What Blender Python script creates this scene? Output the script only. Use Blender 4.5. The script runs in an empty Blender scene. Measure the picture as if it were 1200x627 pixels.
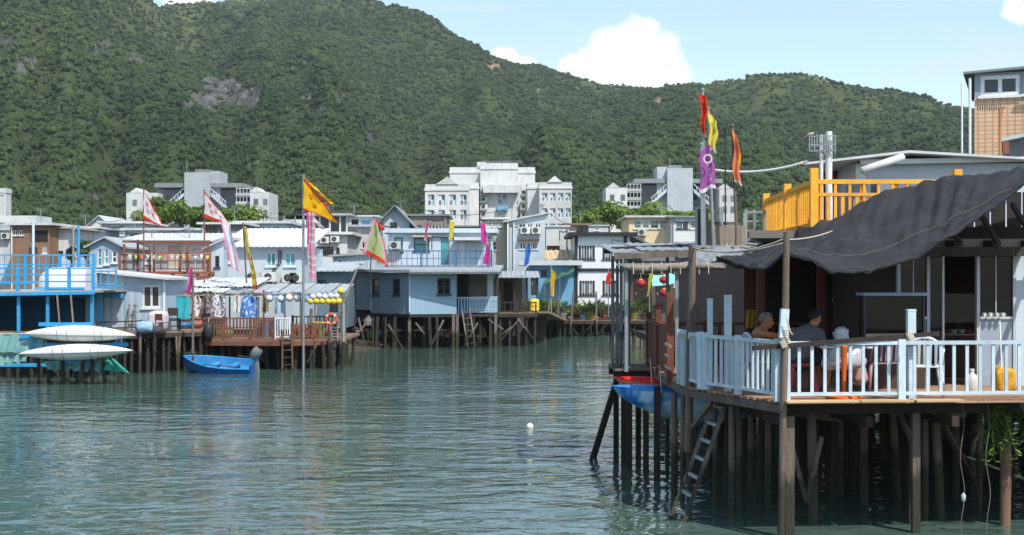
import bpy, bmesh, math, random
import numpy as np
from mathutils import Vector, Matrix, noise as mnoise

R = math.radians
rnd = random.Random(7)
scn = bpy.context.scene
COL = scn.collection

# ---------------------------------------------------------------- camera, sky, sun, exposure
F, YH, H = 1667.0, 325.0, 3.5          # focal length in photo pixels, horizon row, eye height over the water
cam_d = bpy.data.cameras.new('camera')
cam_d.sensor_width = 36.0
cam_d.lens = F / 1200 * 36
cam_d.shift_y = (YH - 313.5) / 1200
cam_d.clip_start, cam_d.clip_end = 0.1, 20000
cam = bpy.data.objects.new('camera', cam_d)
COL.objects.link(cam)
cam.location = (0, 0, H)
cam.rotation_euler = (R(90), 0, 0)
scn.camera = cam

SUN_AZ, SUN_EL = R(146), R(53)         # azimuth clockwise from +Y
sun_v = Vector((math.sin(SUN_AZ) * math.cos(SUN_EL), math.cos(SUN_AZ) * math.cos(SUN_EL), math.sin(SUN_EL)))
sl = bpy.data.lights.new('sun', 'SUN')
sl.energy, sl.angle, sl.color = 3.25, R(0.55), (1.0, 0.95, 0.87)
so = bpy.data.objects.new('sun', sl)
COL.objects.link(so)
so.rotation_euler = sun_v.to_track_quat('Z', 'Y').to_euler()
so.location = (30, -30, 60)

world = bpy.data.worlds.new('World')
scn.world = world
world.use_nodes = True
wt = world.node_tree
wt.nodes.clear()
def wn(t, **k):
    n = wt.nodes.new(t)
    for a, b in k.items(): setattr(n, a, b)
    return n
def wl(a, b): wt.links.new(a, b)
def wmath(op, a, b=None, c=None, clamp=False):
    n = wn('ShaderNodeMath', operation=op, use_clamp=clamp)
    for i, v in enumerate((a, b, c)):
        if v is None: continue
        if isinstance(v, (int, float)): n.inputs[i].default_value = v
        else: wl(v, n.inputs[i])
    return n.outputs[0]
SKY_S = 0.14
sky = wn('ShaderNodeTexSky', sky_type='NISHITA')
sky.sun_disc = False
sky.sun_elevation, sky.sun_rotation = SUN_EL, SUN_AZ
sky.altitude, sky.air_density, sky.dust_density, sky.ozone_density = 5, 1.0, .8, 1.6
tc = wn('ShaderNodeTexCoord')
D = tc.outputs['Generated']
def pdir(px, py): return Vector(((px - 600) / F, 1, (YH - py) / F)).normalized()
# cumulus: soft union of puffs round a few directions, frayed by noise (direction based, so it stays put in the sky)
nz = wn('ShaderNodeTexNoise'); nz.inputs['Scale'].default_value = 42; nz.inputs['Detail'].default_value = 7; nz.inputs['Roughness'].default_value = .58
wl(D, nz.inputs['Vector'])
puffs = [(735, 62, 40), (718, 84, 46), (765, 82, 44), (748, 42, 26), (695, 84, 28), (790, 92, 28), (745, 100, 60), (670, 78, 16), (682, 90, 24),
         (598, 70, 14), (612, 76, 14), (584, 66, 10), (622, 76, 10), (1196, 10, 20), (1215, 2, 26),
         (350, -2, 16), (372, 4, 14), (205, -10, 22), (235, -6, 16), (330, -6, 12),
         (-200, 60, 60), (-160, 30, 50), (1450, 70, 50), (1500, 50, 60), (1560, 80, 50)]
acc = None
for px, py, r in puffs:
    d = wn('ShaderNodeVectorMath', operation='DISTANCE')
    wl(D, d.inputs[0]); d.inputs[1].default_value = pdir(px, py)
    v = wmath('MULTIPLY_ADD', d.outputs['Value'], -F / r, 1.0)
    acc = v if acc is None else wmath('MAXIMUM', acc, v)
fld = wmath('ADD', wmath('MINIMUM', acc, .8), wmath('MULTIPLY_ADD', nz.outputs['Fac'], 1.6, -.82))
ss = wn('ShaderNodeMapRange', interpolation_type='SMOOTHSTEP'); wl(fld, ss.inputs['Value'])
ss.inputs['From Min'].default_value = -.02; ss.inputs['From Max'].default_value = .34
cum = ss.outputs['Result']
# thin high streaks everywhere
mp = wn('ShaderNodeMapping'); wl(D, mp.inputs['Vector']); mp.inputs['Scale'].default_value = (3.2, 3.2, 17); mp.inputs['Rotation'].default_value = (0, R(5), 0); mp.inputs['Location'].default_value = (.35, .2, .15)
n2 = wn('ShaderNodeTexNoise'); n2.inputs['Scale'].default_value = 2.2; n2.inputs['Detail'].default_value = 6; n2.inputs['Roughness'].default_value = .6; n2.inputs['Distortion'].default_value = .6
wl(mp.outputs[0], n2.inputs['Vector'])
s2 = wn('ShaderNodeMapRange', interpolation_type='SMOOTHSTEP'); wl(n2.outputs['Fac'], s2.inputs['Value'])
s2.inputs['From Min'].default_value = .44; s2.inputs['From Max'].default_value = .74; s2.inputs['To Max'].default_value = .75
mx1 = wn('ShaderNodeMix', data_type='RGBA'); wl(s2.outputs['Result'], mx1.inputs['Factor']); wl(sky.outputs[0], mx1.inputs['A'])
mx1.inputs['B'].default_value = (3.6, 4.1, 4.3, 1)
mx2 = wn('ShaderNodeMix', data_type='RGBA'); wl(cum, mx2.inputs['Factor']); wl(mx1.outputs['Result'], mx2.inputs['A'])
n3 = wn('ShaderNodeTexNoise'); n3.inputs['Scale'].default_value = 34; n3.inputs['Detail'].default_value = 5; wl(D, n3.inputs['Vector'])
mx3 = wn('ShaderNodeMix', data_type='RGBA'); wl(n3.outputs['Fac'], mx3.inputs['Factor'])
mx3.inputs['A'].default_value = (4.3, 4.6, 4.8, 1); mx3.inputs['B'].default_value = (5.9, 5.9, 5.8, 1)
wl(mx3.outputs['Result'], mx2.inputs['B'])
bg = wn('ShaderNodeBackground'); wl(mx2.outputs['Result'], bg.inputs['Color']); bg.inputs['Strength'].default_value = SKY_S
wo = wn('ShaderNodeOutputWorld'); wl(bg.outputs[0], wo.inputs['Surface'])

vs = scn.view_settings
vs.view_transform, vs.look, vs.exposure, vs.gamma = 'Standard', 'None', 0.75, 1.0
vs.use_curve_mapping = False
scn.cycles.max_bounces = 6
scn.cycles.diffuse_bounces = 3
scn.cycles.glossy_bounces = 3
scn.cycles.transmission_bounces = 4
scn.cycles.transparent_max_bounces = 6
scn.cycles.caustics_reflective = False
scn.cycles.caustics_refractive = False

# ---------------------------------------------------------------- pixel helpers
def X(px, Y): return (px - 600) * Y / F
def Z(py, Y): return H - (py - YH) * Y / F
def P(px, py, Y): return Vector((X(px, Y), Y, Z(py, Y)))
def WY(py): return H * F / (py - YH)          # distance of a point on the water

# ---------------------------------------------------------------- materials
def S(h):
    h = h.lstrip('#')
    c = [int(h[i:i + 2], 16) / 255 for i in (0, 2, 4)]
    return tuple(v / 12.92 if v <= .04045 else ((v + .055) / 1.055) ** 2.4 for v in c)
MATS = {}
def mat(name, col, rough=.75, var=.22, scale=1.5, st=(1, 1, 1), bump=0., bs=None, metal=0., dirt=None, dc=(.09, .075, .06), ribs=None, transl=0., spec=.4, grad=.12, ang=0, tide=0.):
    """procedural surface: base colour, soft tone noise, streaky dirt, fine relief, optional sheet ribs (axis, pitch, depth)"""
    if name in MATS: return MATS[name]
    if isinstance(col, str): col = S(col)
    m = bpy.data.materials.new(name); m.use_nodes = True
    t = m.node_tree; N = t.nodes; b = N['Principled BSDF']; L = t.links.new
    b.inputs['Roughness'].default_value = rough; b.inputs['Metallic'].default_value = metal
    b.inputs['Specular IOR Level'].default_value = spec
    g = N.new('ShaderNodeNewGeometry'); mpn = N.new('ShaderNodeMapping'); mpn.inputs['Scale'].default_value = st; mpn.inputs['Rotation'].default_value = (0, 0, R(ang))
    L(g.outputs['Position'], mpn.inputs['Vector'])
    n = N.new('ShaderNodeTexNoise'); n.inputs['Scale'].default_value = scale; n.inputs['Detail'].default_value = 6; n.inputs['Roughness'].default_value = .62
    L(mpn.outputs[0], n.inputs['Vector'])
    r = N.new('ShaderNodeMapRange'); L(n.outputs['Fac'], r.inputs['Value'])
    r.inputs['From Min'].default_value = .3; r.inputs['From Max'].default_value = .7
    r.inputs['To Min'].default_value = 1 - var; r.inputs['To Max'].default_value = 1 + var
    oi = N.new('ShaderNodeObjectInfo')
    r2 = N.new('ShaderNodeMapRange'); L(oi.outputs['Random'], r2.inputs['Value']); r2.inputs['To Min'].default_value = 1 - grad; r2.inputs['To Max'].default_value = 1 + grad
    mu = N.new('ShaderNodeMath'); mu.operation = 'MULTIPLY'; L(r.outputs[0], mu.inputs[0]); L(r2.outputs[0], mu.inputs[1])
    vm = N.new('ShaderNodeVectorMath'); vm.operation = 'SCALE'; vm.inputs[0].default_value = col; L(mu.outputs[0], vm.inputs['Scale'])
    out = vm.outputs[0]
    if dirt:
        m2 = N.new('ShaderNodeMapping'); m2.inputs['Scale'].default_value = (1.0, 1.0, .22); L(g.outputs['Position'], m2.inputs['Vector'])
        nd = N.new('ShaderNodeTexNoise'); nd.inputs['Scale'].default_value = 2.3; nd.inputs['Detail'].default_value = 8; nd.inputs['Roughness'].default_value = .7; L(m2.outputs[0], nd.inputs['Vector'])
        rd = N.new('ShaderNodeMapRange'); L(nd.outputs['Fac'], rd.inputs['Value']); rd.inputs['From Min'].default_value = .5; rd.inputs['From Max'].default_value = .75; rd.inputs['To Max'].default_value = dirt
        mx = N.new('ShaderNodeMix'); mx.data_type = 'RGBA'; L(rd.outputs[0], mx.inputs['Factor']); L(out, mx.inputs['A']); mx.inputs['B'].default_value = (*dc, 1)
        out = mx.outputs['Result']
    if tide:      # algae and mud below the high water mark
        sz = N.new('ShaderNodeSeparateXYZ'); L(g.outputs['Position'], sz.inputs[0]); nt = N.new('ShaderNodeTexNoise'); nt.inputs['Scale'].default_value = 6; L(g.outputs['Position'], nt.inputs['Vector'])
        ma = N.new('ShaderNodeMath'); ma.operation = 'MULTIPLY_ADD'; L(nt.outputs['Fac'], ma.inputs[0]); ma.inputs[1].default_value = -.5; L(sz.outputs['Z'], ma.inputs[2])
        rt = N.new('ShaderNodeMapRange'); L(ma.outputs[0], rt.inputs['Value']); rt.inputs['From Min'].default_value = tide - .30; rt.inputs['From Max'].default_value = tide - .10; rt.inputs['To Min'].default_value = .88; rt.inputs['To Max'].default_value = 0
        mt = N.new('ShaderNodeMix'); mt.data_type = 'RGBA'; L(rt.outputs[0], mt.inputs['Factor']); L(out, mt.inputs['A']); mt.inputs['B'].default_value = (.022, .024, .012, 1); out = mt.outputs['Result']
    L(out, b.inputs['Base Color'])
    hsrc = None
    if bump:
        nb = N.new('ShaderNodeTexNoise'); nb.inputs['Scale'].default_value = bs or scale * 8; nb.inputs['Detail'].default_value = 4; L(mpn.outputs[0], nb.inputs['Vector'])
        bn = N.new('ShaderNodeBump'); bn.inputs['Strength'].default_value = min(1, bump * 2); bn.inputs['Distance'].default_value = bump * .05; L(nb.outputs['Fac'], bn.inputs['Height'])
        hsrc = bn
    if ribs:
        ax, pitch, dep = ribs
        w = N.new('ShaderNodeTexWave'); w.wave_type = 'BANDS'; w.bands_direction = ax; w.inputs['Scale'].default_value = 2 * math.pi / (20 * pitch)
        m3 = N.new('ShaderNodeMapping'); m3.inputs['Rotation'].default_value = (0, 0, R(ang)); L(g.outputs['Position'], m3.inputs['Vector']); L(m3.outputs[0], w.inputs['Vector'])
        b2 = N.new('ShaderNodeBump'); b2.inputs['Strength'].default_value = .8; b2.inputs['Distance'].default_value = dep; L(w.outputs['Fac'], b2.inputs['Height'])
        if hsrc: L(hsrc.outputs[0], b2.inputs['Normal'])
        hsrc = b2
    if hsrc: L(hsrc.outputs[0], b.inputs['Normal'])
    if transl:
        tr = N.new('ShaderNodeBsdfTranslucent'); L(out, tr.inputs['Color'])
        ms = N.new('ShaderNodeMixShader'); ms.inputs['Fac'].default_value = transl
        L(b.outputs[0], ms.inputs[1]); L(tr.outputs[0], ms.inputs[2]); L(ms.outputs[0], N['Material Output'].inputs['Surface'])
    MATS[name] = m
    return m
def glass(name, col, rough=.06, spec=.6):
    return mat(name, col, rough=rough, var=.35, scale=.8, spec=spec, grad=.35)

# ---------------------------------------------------------------- object helpers
WM = {}
def Wof(o): return WM.get(o.name, Matrix.Identity(4)) if o is not None else Matrix.Identity(4)
def tag(o, label=None, cat=None, group=None, kind=None):
    if label: o['label'] = label
    if cat: o['category'] = cat
    if group: o['group'] = group
    if kind: o['kind'] = kind
    return o
def thing(name, label, cat, loc=(0, 0, 0), rotz=0, group=None):
    o = bpy.data.objects.new(name, None); COL.objects.link(o)
    o.empty_display_size = .2
    o.location = loc; o.rotation_euler = (0, 0, rotz)
    WM[o.name] = Matrix.Translation(loc) @ Matrix.Rotation(rotz, 4, 'Z')
    return tag(o, label, cat, group)
def place(name, me, parent, M):
    o = bpy.data.objects.new(name, me); COL.objects.link(o)
    if parent is not None:
        o.parent = parent
        o.matrix_basis = Wof(parent).inverted() @ M
    else: o.matrix_basis = M
    WM[o.name] = M.copy()
    return o
class MB:
    """collects faces (optionally through a frame matrix) and links them as one mesh object"""
    def __init__(s, M=None): s.v, s.f, s.mi, s.M, s.sm = [], [], [], M, False
    def poly(s, pts, mi=0):
        b = len(s.v); s.v += [Vector(p) for p in pts]; s.f.append(tuple(range(b, b + len(pts)))); s.mi.append(mi); return s
    def add(s, vs, fs, mi=0):
        b = len(s.v); s.v += [Vector(p) for p in vs]
        for f in fs: s.f.append(tuple(b + i for i in f)); s.mi.append(mi)
        return s
    def box(s, x0, x1, y0, y1, z0, z1, mi=0):
        return s.add([(x0, y0, z0), (x1, y0, z0), (x1, y1, z0), (x0, y1, z0), (x0, y0, z1), (x1, y0, z1), (x1, y1, z1), (x0, y1, z1)],
                     [(0, 3, 2, 1), (4, 5, 6, 7), (0, 1, 5, 4), (1, 2, 6, 5), (2, 3, 7, 6), (3, 0, 4, 7)], mi)
    def prism(s, pts, ext, mi=0):
        """closed outline (list of 3D points) extruded by a vector"""
        n = len(pts); e = Vector(ext); a = [Vector(p) for p in pts]; b = [p + e for p in a]
        s.add(a + b, [tuple(range(n - 1, -1, -1)), tuple(range(n, 2 * n))] + [(i, (i + 1) % n, n + (i + 1) % n, n + i) for i in range(n)], mi); return s
    def tube(s, pts, r, n=6, mi=0, cap=True):
        pts = [Vector(p) for p in pts]; rs = r if isinstance(r, (list, tuple)) else [r] * len(pts)
        b = len(s.v); k = len(pts)
        for i, p in enumerate(pts):
            d = (pts[min(i + 1, k - 1)] - pts[max(i - 1, 0)]).normalized()
            up = Vector((0, 0, 1)) if abs(d.z) < .9 else Vector((0, 1, 0))
            a = d.cross(up).normalized(); c = a.cross(d)
            for j in range(n):
                t = 2 * math.pi * j / n; s.v.append(p + (a * math.cos(t) + c * math.sin(t)) * rs[i])
        for i in range(k - 1):
            for j in range(n):
                s.f.append((b + i * n + j, b + i * n + (j + 1) % n, b + (i + 1) * n + (j + 1) % n, b + (i + 1) * n + j)); s.mi.append(mi)
        if cap:
            s.f.append(tuple(b + j for j in range(n))[::-1]); s.mi.append(mi); s.f.append(tuple(b + (k - 1) * n + j for j in range(n))); s.mi.append(mi)
        return s
    def bar(s, p0, p1, w, h, mi=0):
        M = align(p0, p1, w, h)
        return s.add([M @ Vector(c) for c in UBV], UBF, mi)
    def lathe(s, prof, c=(0, 0, 0), n=16, mi=0, axis='Z'):
        b = len(s.v); k = len(prof)
        for r, z in prof:
            for j in range(n):
                t = 2 * math.pi * j / n; q = (r * math.cos(t), r * math.sin(t), z)
                if axis == 'Y': q = (q[0], q[2], q[1])
                if axis == 'X': q = (q[2], q[0], q[1])
                s.v.append(Vector(c) + Vector(q))
        for i in range(k - 1):
            for j in range(n):
                s.f.append((b + i * n + j, b + i * n + (j + 1) % n, b + (i + 1) * n + (j + 1) % n, b + (i + 1) * n + j)); s.mi.append(mi)
        return s
    def grid(s, fn, nu, nv, mi=None, smooth=True):
        b = len(s.v)
        for i in range(nu + 1):
            for j in range(nv + 1): s.v.append(Vector(fn(i / nu, j / nv)))
        for i in range(nu):
            for j in range(nv):
                a = b + i * (nv + 1) + j
                s.f.append((a, a + nv + 1, a + nv + 2, a + 1)); s.mi.append(mi((i + .5) / nu, (j + .5) / nv) if mi else 0)
        if smooth: s.sm = True
        return s
    def mesh(s, name, mats, inv=None):
        me = bpy.data.meshes.new(name)
        T = Matrix.Identity(4)
        if s.M is not None: T = s.M
        if inv is not None: T = inv @ T
        me.from_pydata([T @ p for p in s.v], [], s.f)
        for m in (mats if isinstance(mats, (list, tuple)) else [mats]): me.materials.append(m)
        if any(s.mi): me.polygons.foreach_set('material_index', s.mi)
        if s.sm: me.shade_smooth()
        me.update(); return me
    def build(s, name, mats, parent=None, smooth=None):
        if smooth is not None: s.sm = smooth
        W = Wof(parent)
        me = s.mesh(name, mats, W.inverted())
        o = bpy.data.objects.new(name, me); COL.objects.link(o)
        if parent is not None: o.parent = parent
        WM[o.name] = W.copy()
        return o
UBV = [(-.5, -.5, 0), (.5, -.5, 0), (.5, .5, 0), (-.5, .5, 0), (-.5, -.5, 1), (.5, -.5, 1), (.5, .5, 1), (-.5, .5, 1)]
UBF = [(0, 3, 2, 1), (4, 5, 6, 7), (0, 1, 5, 4), (1, 2, 6, 5), (2, 3, 7, 6), (3, 0, 4, 7)]
def align(p0, p1, w, h):
    p0, p1 = Vector(p0), Vector(p1); d = p1 - p0; L = d.length; d.normalize()
    a = Vector((1, 0, 0)) if abs(d.z) > .85 else Vector((0, 0, 1)).cross(d).normalized()
    if abs(d.z) > .85: a = (a - d * a.dot(d)).normalized()
    b = d.cross(a)
    M = Matrix(((a.x * w, b.x * h, d.x * L, p0.x), (a.y * w, b.y * h, d.y * L, p0.y), (a.z * w, b.z * h, d.z * L, p0.z), (0, 0, 0, 1)))
    return M
_U = {}
def unit(shape, m):
    k = (shape, m.name)
    if k not in _U:
        q = MB()
        if shape == 'box': q.add(UBV, UBF)
        else:
            rr = random.Random(shape)
            prof = [(0, .5), (.25, .49), (.5, .47), (.75, .48), (1, .44)]
            b = []
            for z, r in prof:
                ox, oy = rr.uniform(-.05, .05), rr.uniform(-.05, .05)
                for j in range(8):
                    t = 2 * math.pi * j / 8; q_ = r * (1 + rr.uniform(-.07, .07)); b.append((q_ * math.cos(t) + ox, q_ * math.sin(t) + oy, z))
            fs = [(i * 8 + j, i * 8 + (j + 1) % 8, (i + 1) * 8 + (j + 1) % 8, (i + 1) * 8 + j) for i in range(4) for j in range(8)]
            q.add(b, fs + [tuple(range(7, -1, -1)), tuple(range(32, 40))])
        _U[k] = q.mesh(shape + '_' + m.name, m)
        if shape != 'box': _U[k].shade_smooth()
    return _U[k]
def bar(name, parent, p0, p1, w, h, m): return place(name, unit('box', m), parent, align(p0, p1, w, h))
def post(name, parent, p0, p1, r, m, k=None):
    return place(name, unit('post%d' % (rnd.randrange(4) if k is None else k), m), parent, align(p0, p1, 2 * r, 2 * r))
def pole(name, parent, p0, p1, r, m): return place(name, unit('postr', m), parent, align(p0, p1, 2 * r, 2 * r))
def rope(name, parent, p0, p1, r, m, sag=.0, n=10):
    p0, p1 = Vector(p0), Vector(p1)
    pts = [p0.lerp(p1, i / n) - Vector((0, 0, sag * 4 * (i / n) * (1 - i / n))) for i in range(n + 1)]
    return MB().tube(pts, r, 5).build(name, m, parent, True)

# ================================================================ the setting: ground with hills, water, wood
RIDGE = [(-2600, 200, 700), (-1500, 60, 800), (-600, -90, 850), (-250, -95, 850), (0, -62, 880), (120, -32, 900), (185, 1, 960), (225, 4, 1080), (262, 1, 1180), (300, -3, 1250), (325, 0, 1290), (350, 5, 1300),
         (372, 0, 1310), (396, -6, 1320), (415, 0, 1320), (440, 14, 1310), (462, 20, 1300), (490, 22, 1290), (520, 35, 1280), (550, 52, 1270), (575, 65, 1260), (600, 74, 1250), (640, 80, 1240),
         (690, 95, 1220), (720, 103, 1200), (760, 106, 1150), (790, 107, 1080), (815, 103, 1020), (850, 94, 960), (890, 89, 930), (930, 90, 920), (970, 95, 910), (1000, 99, 900), (1040, 107, 900),
         (1080, 116, 900), (1110, 121, 900), (1140, 124, 900), (1200, 128, 900), (1500, 150, 900), (2200, 240, 900), (4000, 300, 900)]
_rp = np.array([r[0] for r in RIDGE]); _ry = np.array([r[1] for r in RIDGE]); _rr = np.array([r[2] for r in RIDGE])
def fbm(x, y, z=0., o=4):
    return mnoise.fractal(Vector((x, y, z)), .9, 2.1, o, noise_basis='PERLIN_ORIGINAL')
# where the mud bank starts, by pixel column
_bp = np.array([-3000, -200, 0, 230, 330, 420, 560, 600, 760, 900, 1200, 3000]); _bd = np.array([46, 46, 50, 56, 60, 68, 76, 88, 92, 92, 70, 60])
def ground_z(x, y):
    r = math.hypot(x, y); px = 600 + F * x / y if y > 1 else (5000 if x > 0 else -5000)
    px = max(-3500, min(4500, px))
    bd = float(np.interp(px, _bp, _bd))
    if y < 1: return -2.2
    if y < bd: return max(-2.2, -.15 - (bd - y) * .16)
    z = 1.15 * (1 - math.exp(-(y - bd) / 7)) - .15
    z += max(0, y - 130) * .012
    if y > 235:
        py = float(np.interp(px, _rp, _ry)); rr = float(np.interp(px, _rp, _rr))
        rf = 240.0
        zr = (YH - py) * rr / F
        t = (y - rf) / (rr - rf)
        spur = fbm(px / 150, y / 420, 3.1, 3) * .5 + fbm(px / 75, y / 360, 9.7, 2) * .13
        win = max(0, 5.4 * t * (1 - t) ** 1.6) if t < 1 else 0
        if t <= 1:
            s = .62 * t + .38 * t * t * (3 - 2 * t)
            z += (zr - z) * s + spur * win * zr * .30
        else:
            z = zr * max(-.2, 1 - (t - 1) * 1.1)
        z += fbm(x / 38, y / 38, 1.7, 4) * 5.5 * min(1, max(0, t) * 3)
        if abs(t - 1) < .06: z += fbm(x / 17, y / 17, 5, 2) * 2.0
    return z
# rocky places on the slope (photo pixels), found by marching along the ray
ROCKS = [(238, 118, 34, 17), (262, 112, 30, 20), (292, 118, 18, 15), (28, 78, 18, 12), (117, 56, 15, 12), (156, 68, 10, 8), (36, 72, 9, 9), (360, 112, 10, 10), (378, 128, 9, 10), (432, 158, 6, 12), (250, 68, 7, 6),
         (345, 135, 7, 6), (110, 232, 12, 7), (64, 240, 7, 8), (85, 216, 8, 3), (402, 116, 7, 8), (300, 104, 8, 6), (8, 46, 10, 8)]
SCARS = [(578, 78, 12, 4), (630, 108, 6, 4), (772, 118, 7, 6), (705, 215, 4, 3)]
def march(px, py):
    d = Vector(((px - 600) / F, 1, (YH - py) / F)); y = 245.
    while y < 1500:
        if ground_z(d.x * y, y) > H + d.z * y: return Vector((d.x * y, y, H + d.z * y))
        y += 3
    return None
def rockmask(px, py, L=ROCKS):
    m = 0
    for a, b, w, h in L:
        w, h = w * .72, h * .72
        q = ((px - a) / w) ** 2 + ((py - b) / h) ** 2
        if q < 1.6: m = max(m, 1.25 - q * .75)
    return min(1, max(0, m))
def terrain():
    pxs = np.concatenate([np.linspace(-3400, -700, 24, endpoint=False), np.linspace(-700, -60, 40, endpoint=False), np.linspace(-60, 1260, 330, endpoint=False), np.linspace(1260, 1900, 40, endpoint=False), np.linspace(1900, 4400, 22)])
    ys = np.concatenate([np.linspace(2, 40, 8, endpoint=False), np.linspace(40, 110, 50, endpoint=False), np.linspace(110, 240, 14, endpoint=False), np.geomspace(240, 1500, 190, endpoint=False), np.geomspace(1500, 6000, 8)])
    vs = []; att = []
    for y in ys:
        for px in pxs:
            x = (px - 600) / F * y; z = ground_z(x, y)
            vs.append((x, y, z)); py = YH - (z - H) / y * F
            rk = rockmask(px, py) if y > 245 else 0
            sc = rockmask(px, py, SCARS) if y > 245 else 0
            rg = float(np.interp(px, _rp, _rr)); tt_ = (y - 240) / (rg - 240); att.append((rk, sc, 1 if y > 225 else 0, min(1, max(0, (tt_ - .62) / .3 + .5 * fbm(px / 40, y / 90, 7, 3)))))
    n = len(pxs); fs = [(i * n + j, i * n + j + 1, (i + 1) * n + j + 1, (i + 1) * n + j) for i in range(len(ys) - 1) for j in range(n - 1)]
    # a flat skirt of seabed behind the camera so that the sheet reaches the horizon all round
    b = len(vs); vs += [(-6000, -6000, -2.2), (6000, -6000, -2.2), (6000, 2, -2.2), (-6000, 2, -2.2)]; att += [(0, 0, 0, 1)] * 4; fs.append((b, b + 1, b + 2, b + 3))
    me = bpy.data.meshes.new('ground'); me.from_pydata(vs, [], fs)
    ca = me.color_attributes.new('zone', 'FLOAT_COLOR', 'POINT'); ca.data.foreach_set('color', np.array(att, 'f').ravel())
    me.shade_smooth()
    m = bpy.data.materials.new('ground_and_hill'); m.use_nodes = True; t = m.node_tree; N = t.nodes; L = t.links.new; bs = N['Principled BSDF']; bs.inputs['Roughness'].default_value = .95; bs.inputs['Specular IOR Level'].default_value = .1
    at = N.new('ShaderNodeAttribute'); at.attribute_name = 'zone'; sp = N.new('ShaderNodeSeparateColor'); L(at.outputs['Color'], sp.inputs[0])
    g = N.new('ShaderNodeNewGeometry')
    def nzz(sc, d=6, stt=(1, 1, 1)):
        mm = N.new('ShaderNodeMapping'); mm.inputs['Scale'].default_value = stt; L(g.outputs['Position'], mm.inputs[0])
        q = N.new('ShaderNodeTexNoise'); q.inputs['Scale'].default_value = sc; q.inputs['Detail'].default_value = d; q.inputs['Roughness'].default_value = .65; L(mm.outputs[0], q.inputs['Vector']); return q.outputs['Fac']
    def ramp(f, a, b, p0=.35, p1=.65):
        c = N.new('ShaderNodeValToRGB'); L(f, c.inputs[0]); c.color_ramp.elements[0].position = p0; c.color_ramp.elements[1].position = p1
        c.color_ramp.elements[0].color = (*a, 1); c.color_ramp.elements[1].color = (*b, 1); return c.outputs[0]
    def mixc(f, a, b):
        q = N.new('ShaderNodeMix'); q.data_type = 'RGBA'; L(f, q.inputs['Factor']); L(a, q.inputs['A']); L(b, q.inputs['B']); return q.outputs['Result']
    mud = ramp(nzz(1.2), (.05, .042, .032), (.12, .10, .075))
    grass = ramp(nzz(.05), (.028, .045, .015), (.06, .08, .028))
    rock = ramp(nzz(.35, 8, (1, 1, .35)), (.045, .044, .043), (.15, .145, .14))
    soil = ramp(nzz(.5), (.30, .19, .11), (.42, .30, .20))
    grass = mixc(at.outputs['Alpha'], grass, ramp(nzz(.08), (.075, .092, .030), (.13, .145, .055)))
    c = mixc(sp.outputs['Blue'], mud, grass); c = mixc(sp.outputs['Red'], c, rock); c = mixc(sp.outputs['Green'], c, soil)
    L(c, bs.inputs['Base Color'])
    bn = N.new('ShaderNodeBump'); bn.inputs['Distance'].default_value = 2.0; bn.inputs['Strength'].default_value = .8; L(nzz(.3, 8, (1, 1, .4)), bn.inputs['Height']); L(bn.outputs[0], bs.inputs['Normal'])
    me.materials.append(m)
    o = bpy.data.objects.new('ground', me); COL.objects.link(o); tag(o, kind='structure')
terrain()

# ---- rock faces standing proud of the slope
m_rock = mat('hill_rock', (.10, .098, .094), .9, .5, .5, (1, 1, .3), bump=.9, bs=.9, spec=.1)
rk = random.Random(5)
for a, b, w, h in ROCKS[:16]:
    c = march(a, b)
    if c is None: continue
    s = c.y / F; q = MB()
    for i in range(5):
        px, py = a + rk.uniform(-.75, .75) * w, b + rk.uniform(-.7, .7) * h
        p = march(px, py)
        if p is None or abs(p.y - c.y) > 120: continue
        bm = bmesh.new(); bmesh.ops.create_icosphere(bm, subdivisions=2, radius=1)
        sx, sy, sz = w * s * rk.uniform(.22, .4), w * s * .2, h * s * rk.uniform(.35, .7)
        off = rk.uniform(0, 90)
        vv = []
        for v in bm.verts:
            k = 1 + .55 * mnoise.noise(v.co * 1.7 + Vector((off, 0, 0))) + .2 * mnoise.noise(v.co * 4.5 + Vector((off, 3, 0)))
            vv.append((p.x + v.co.x * sx * k, p.y + 1.0 + v.co.y * sy * k, p.z + v.co.z * sz * k))
        q.add(vv, [tuple(v.index for v in f.verts) for f in bm.faces]); bm.free()
    if q.f: tag(q.build('rock_outcrop', m_rock), kind='structure')

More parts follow.
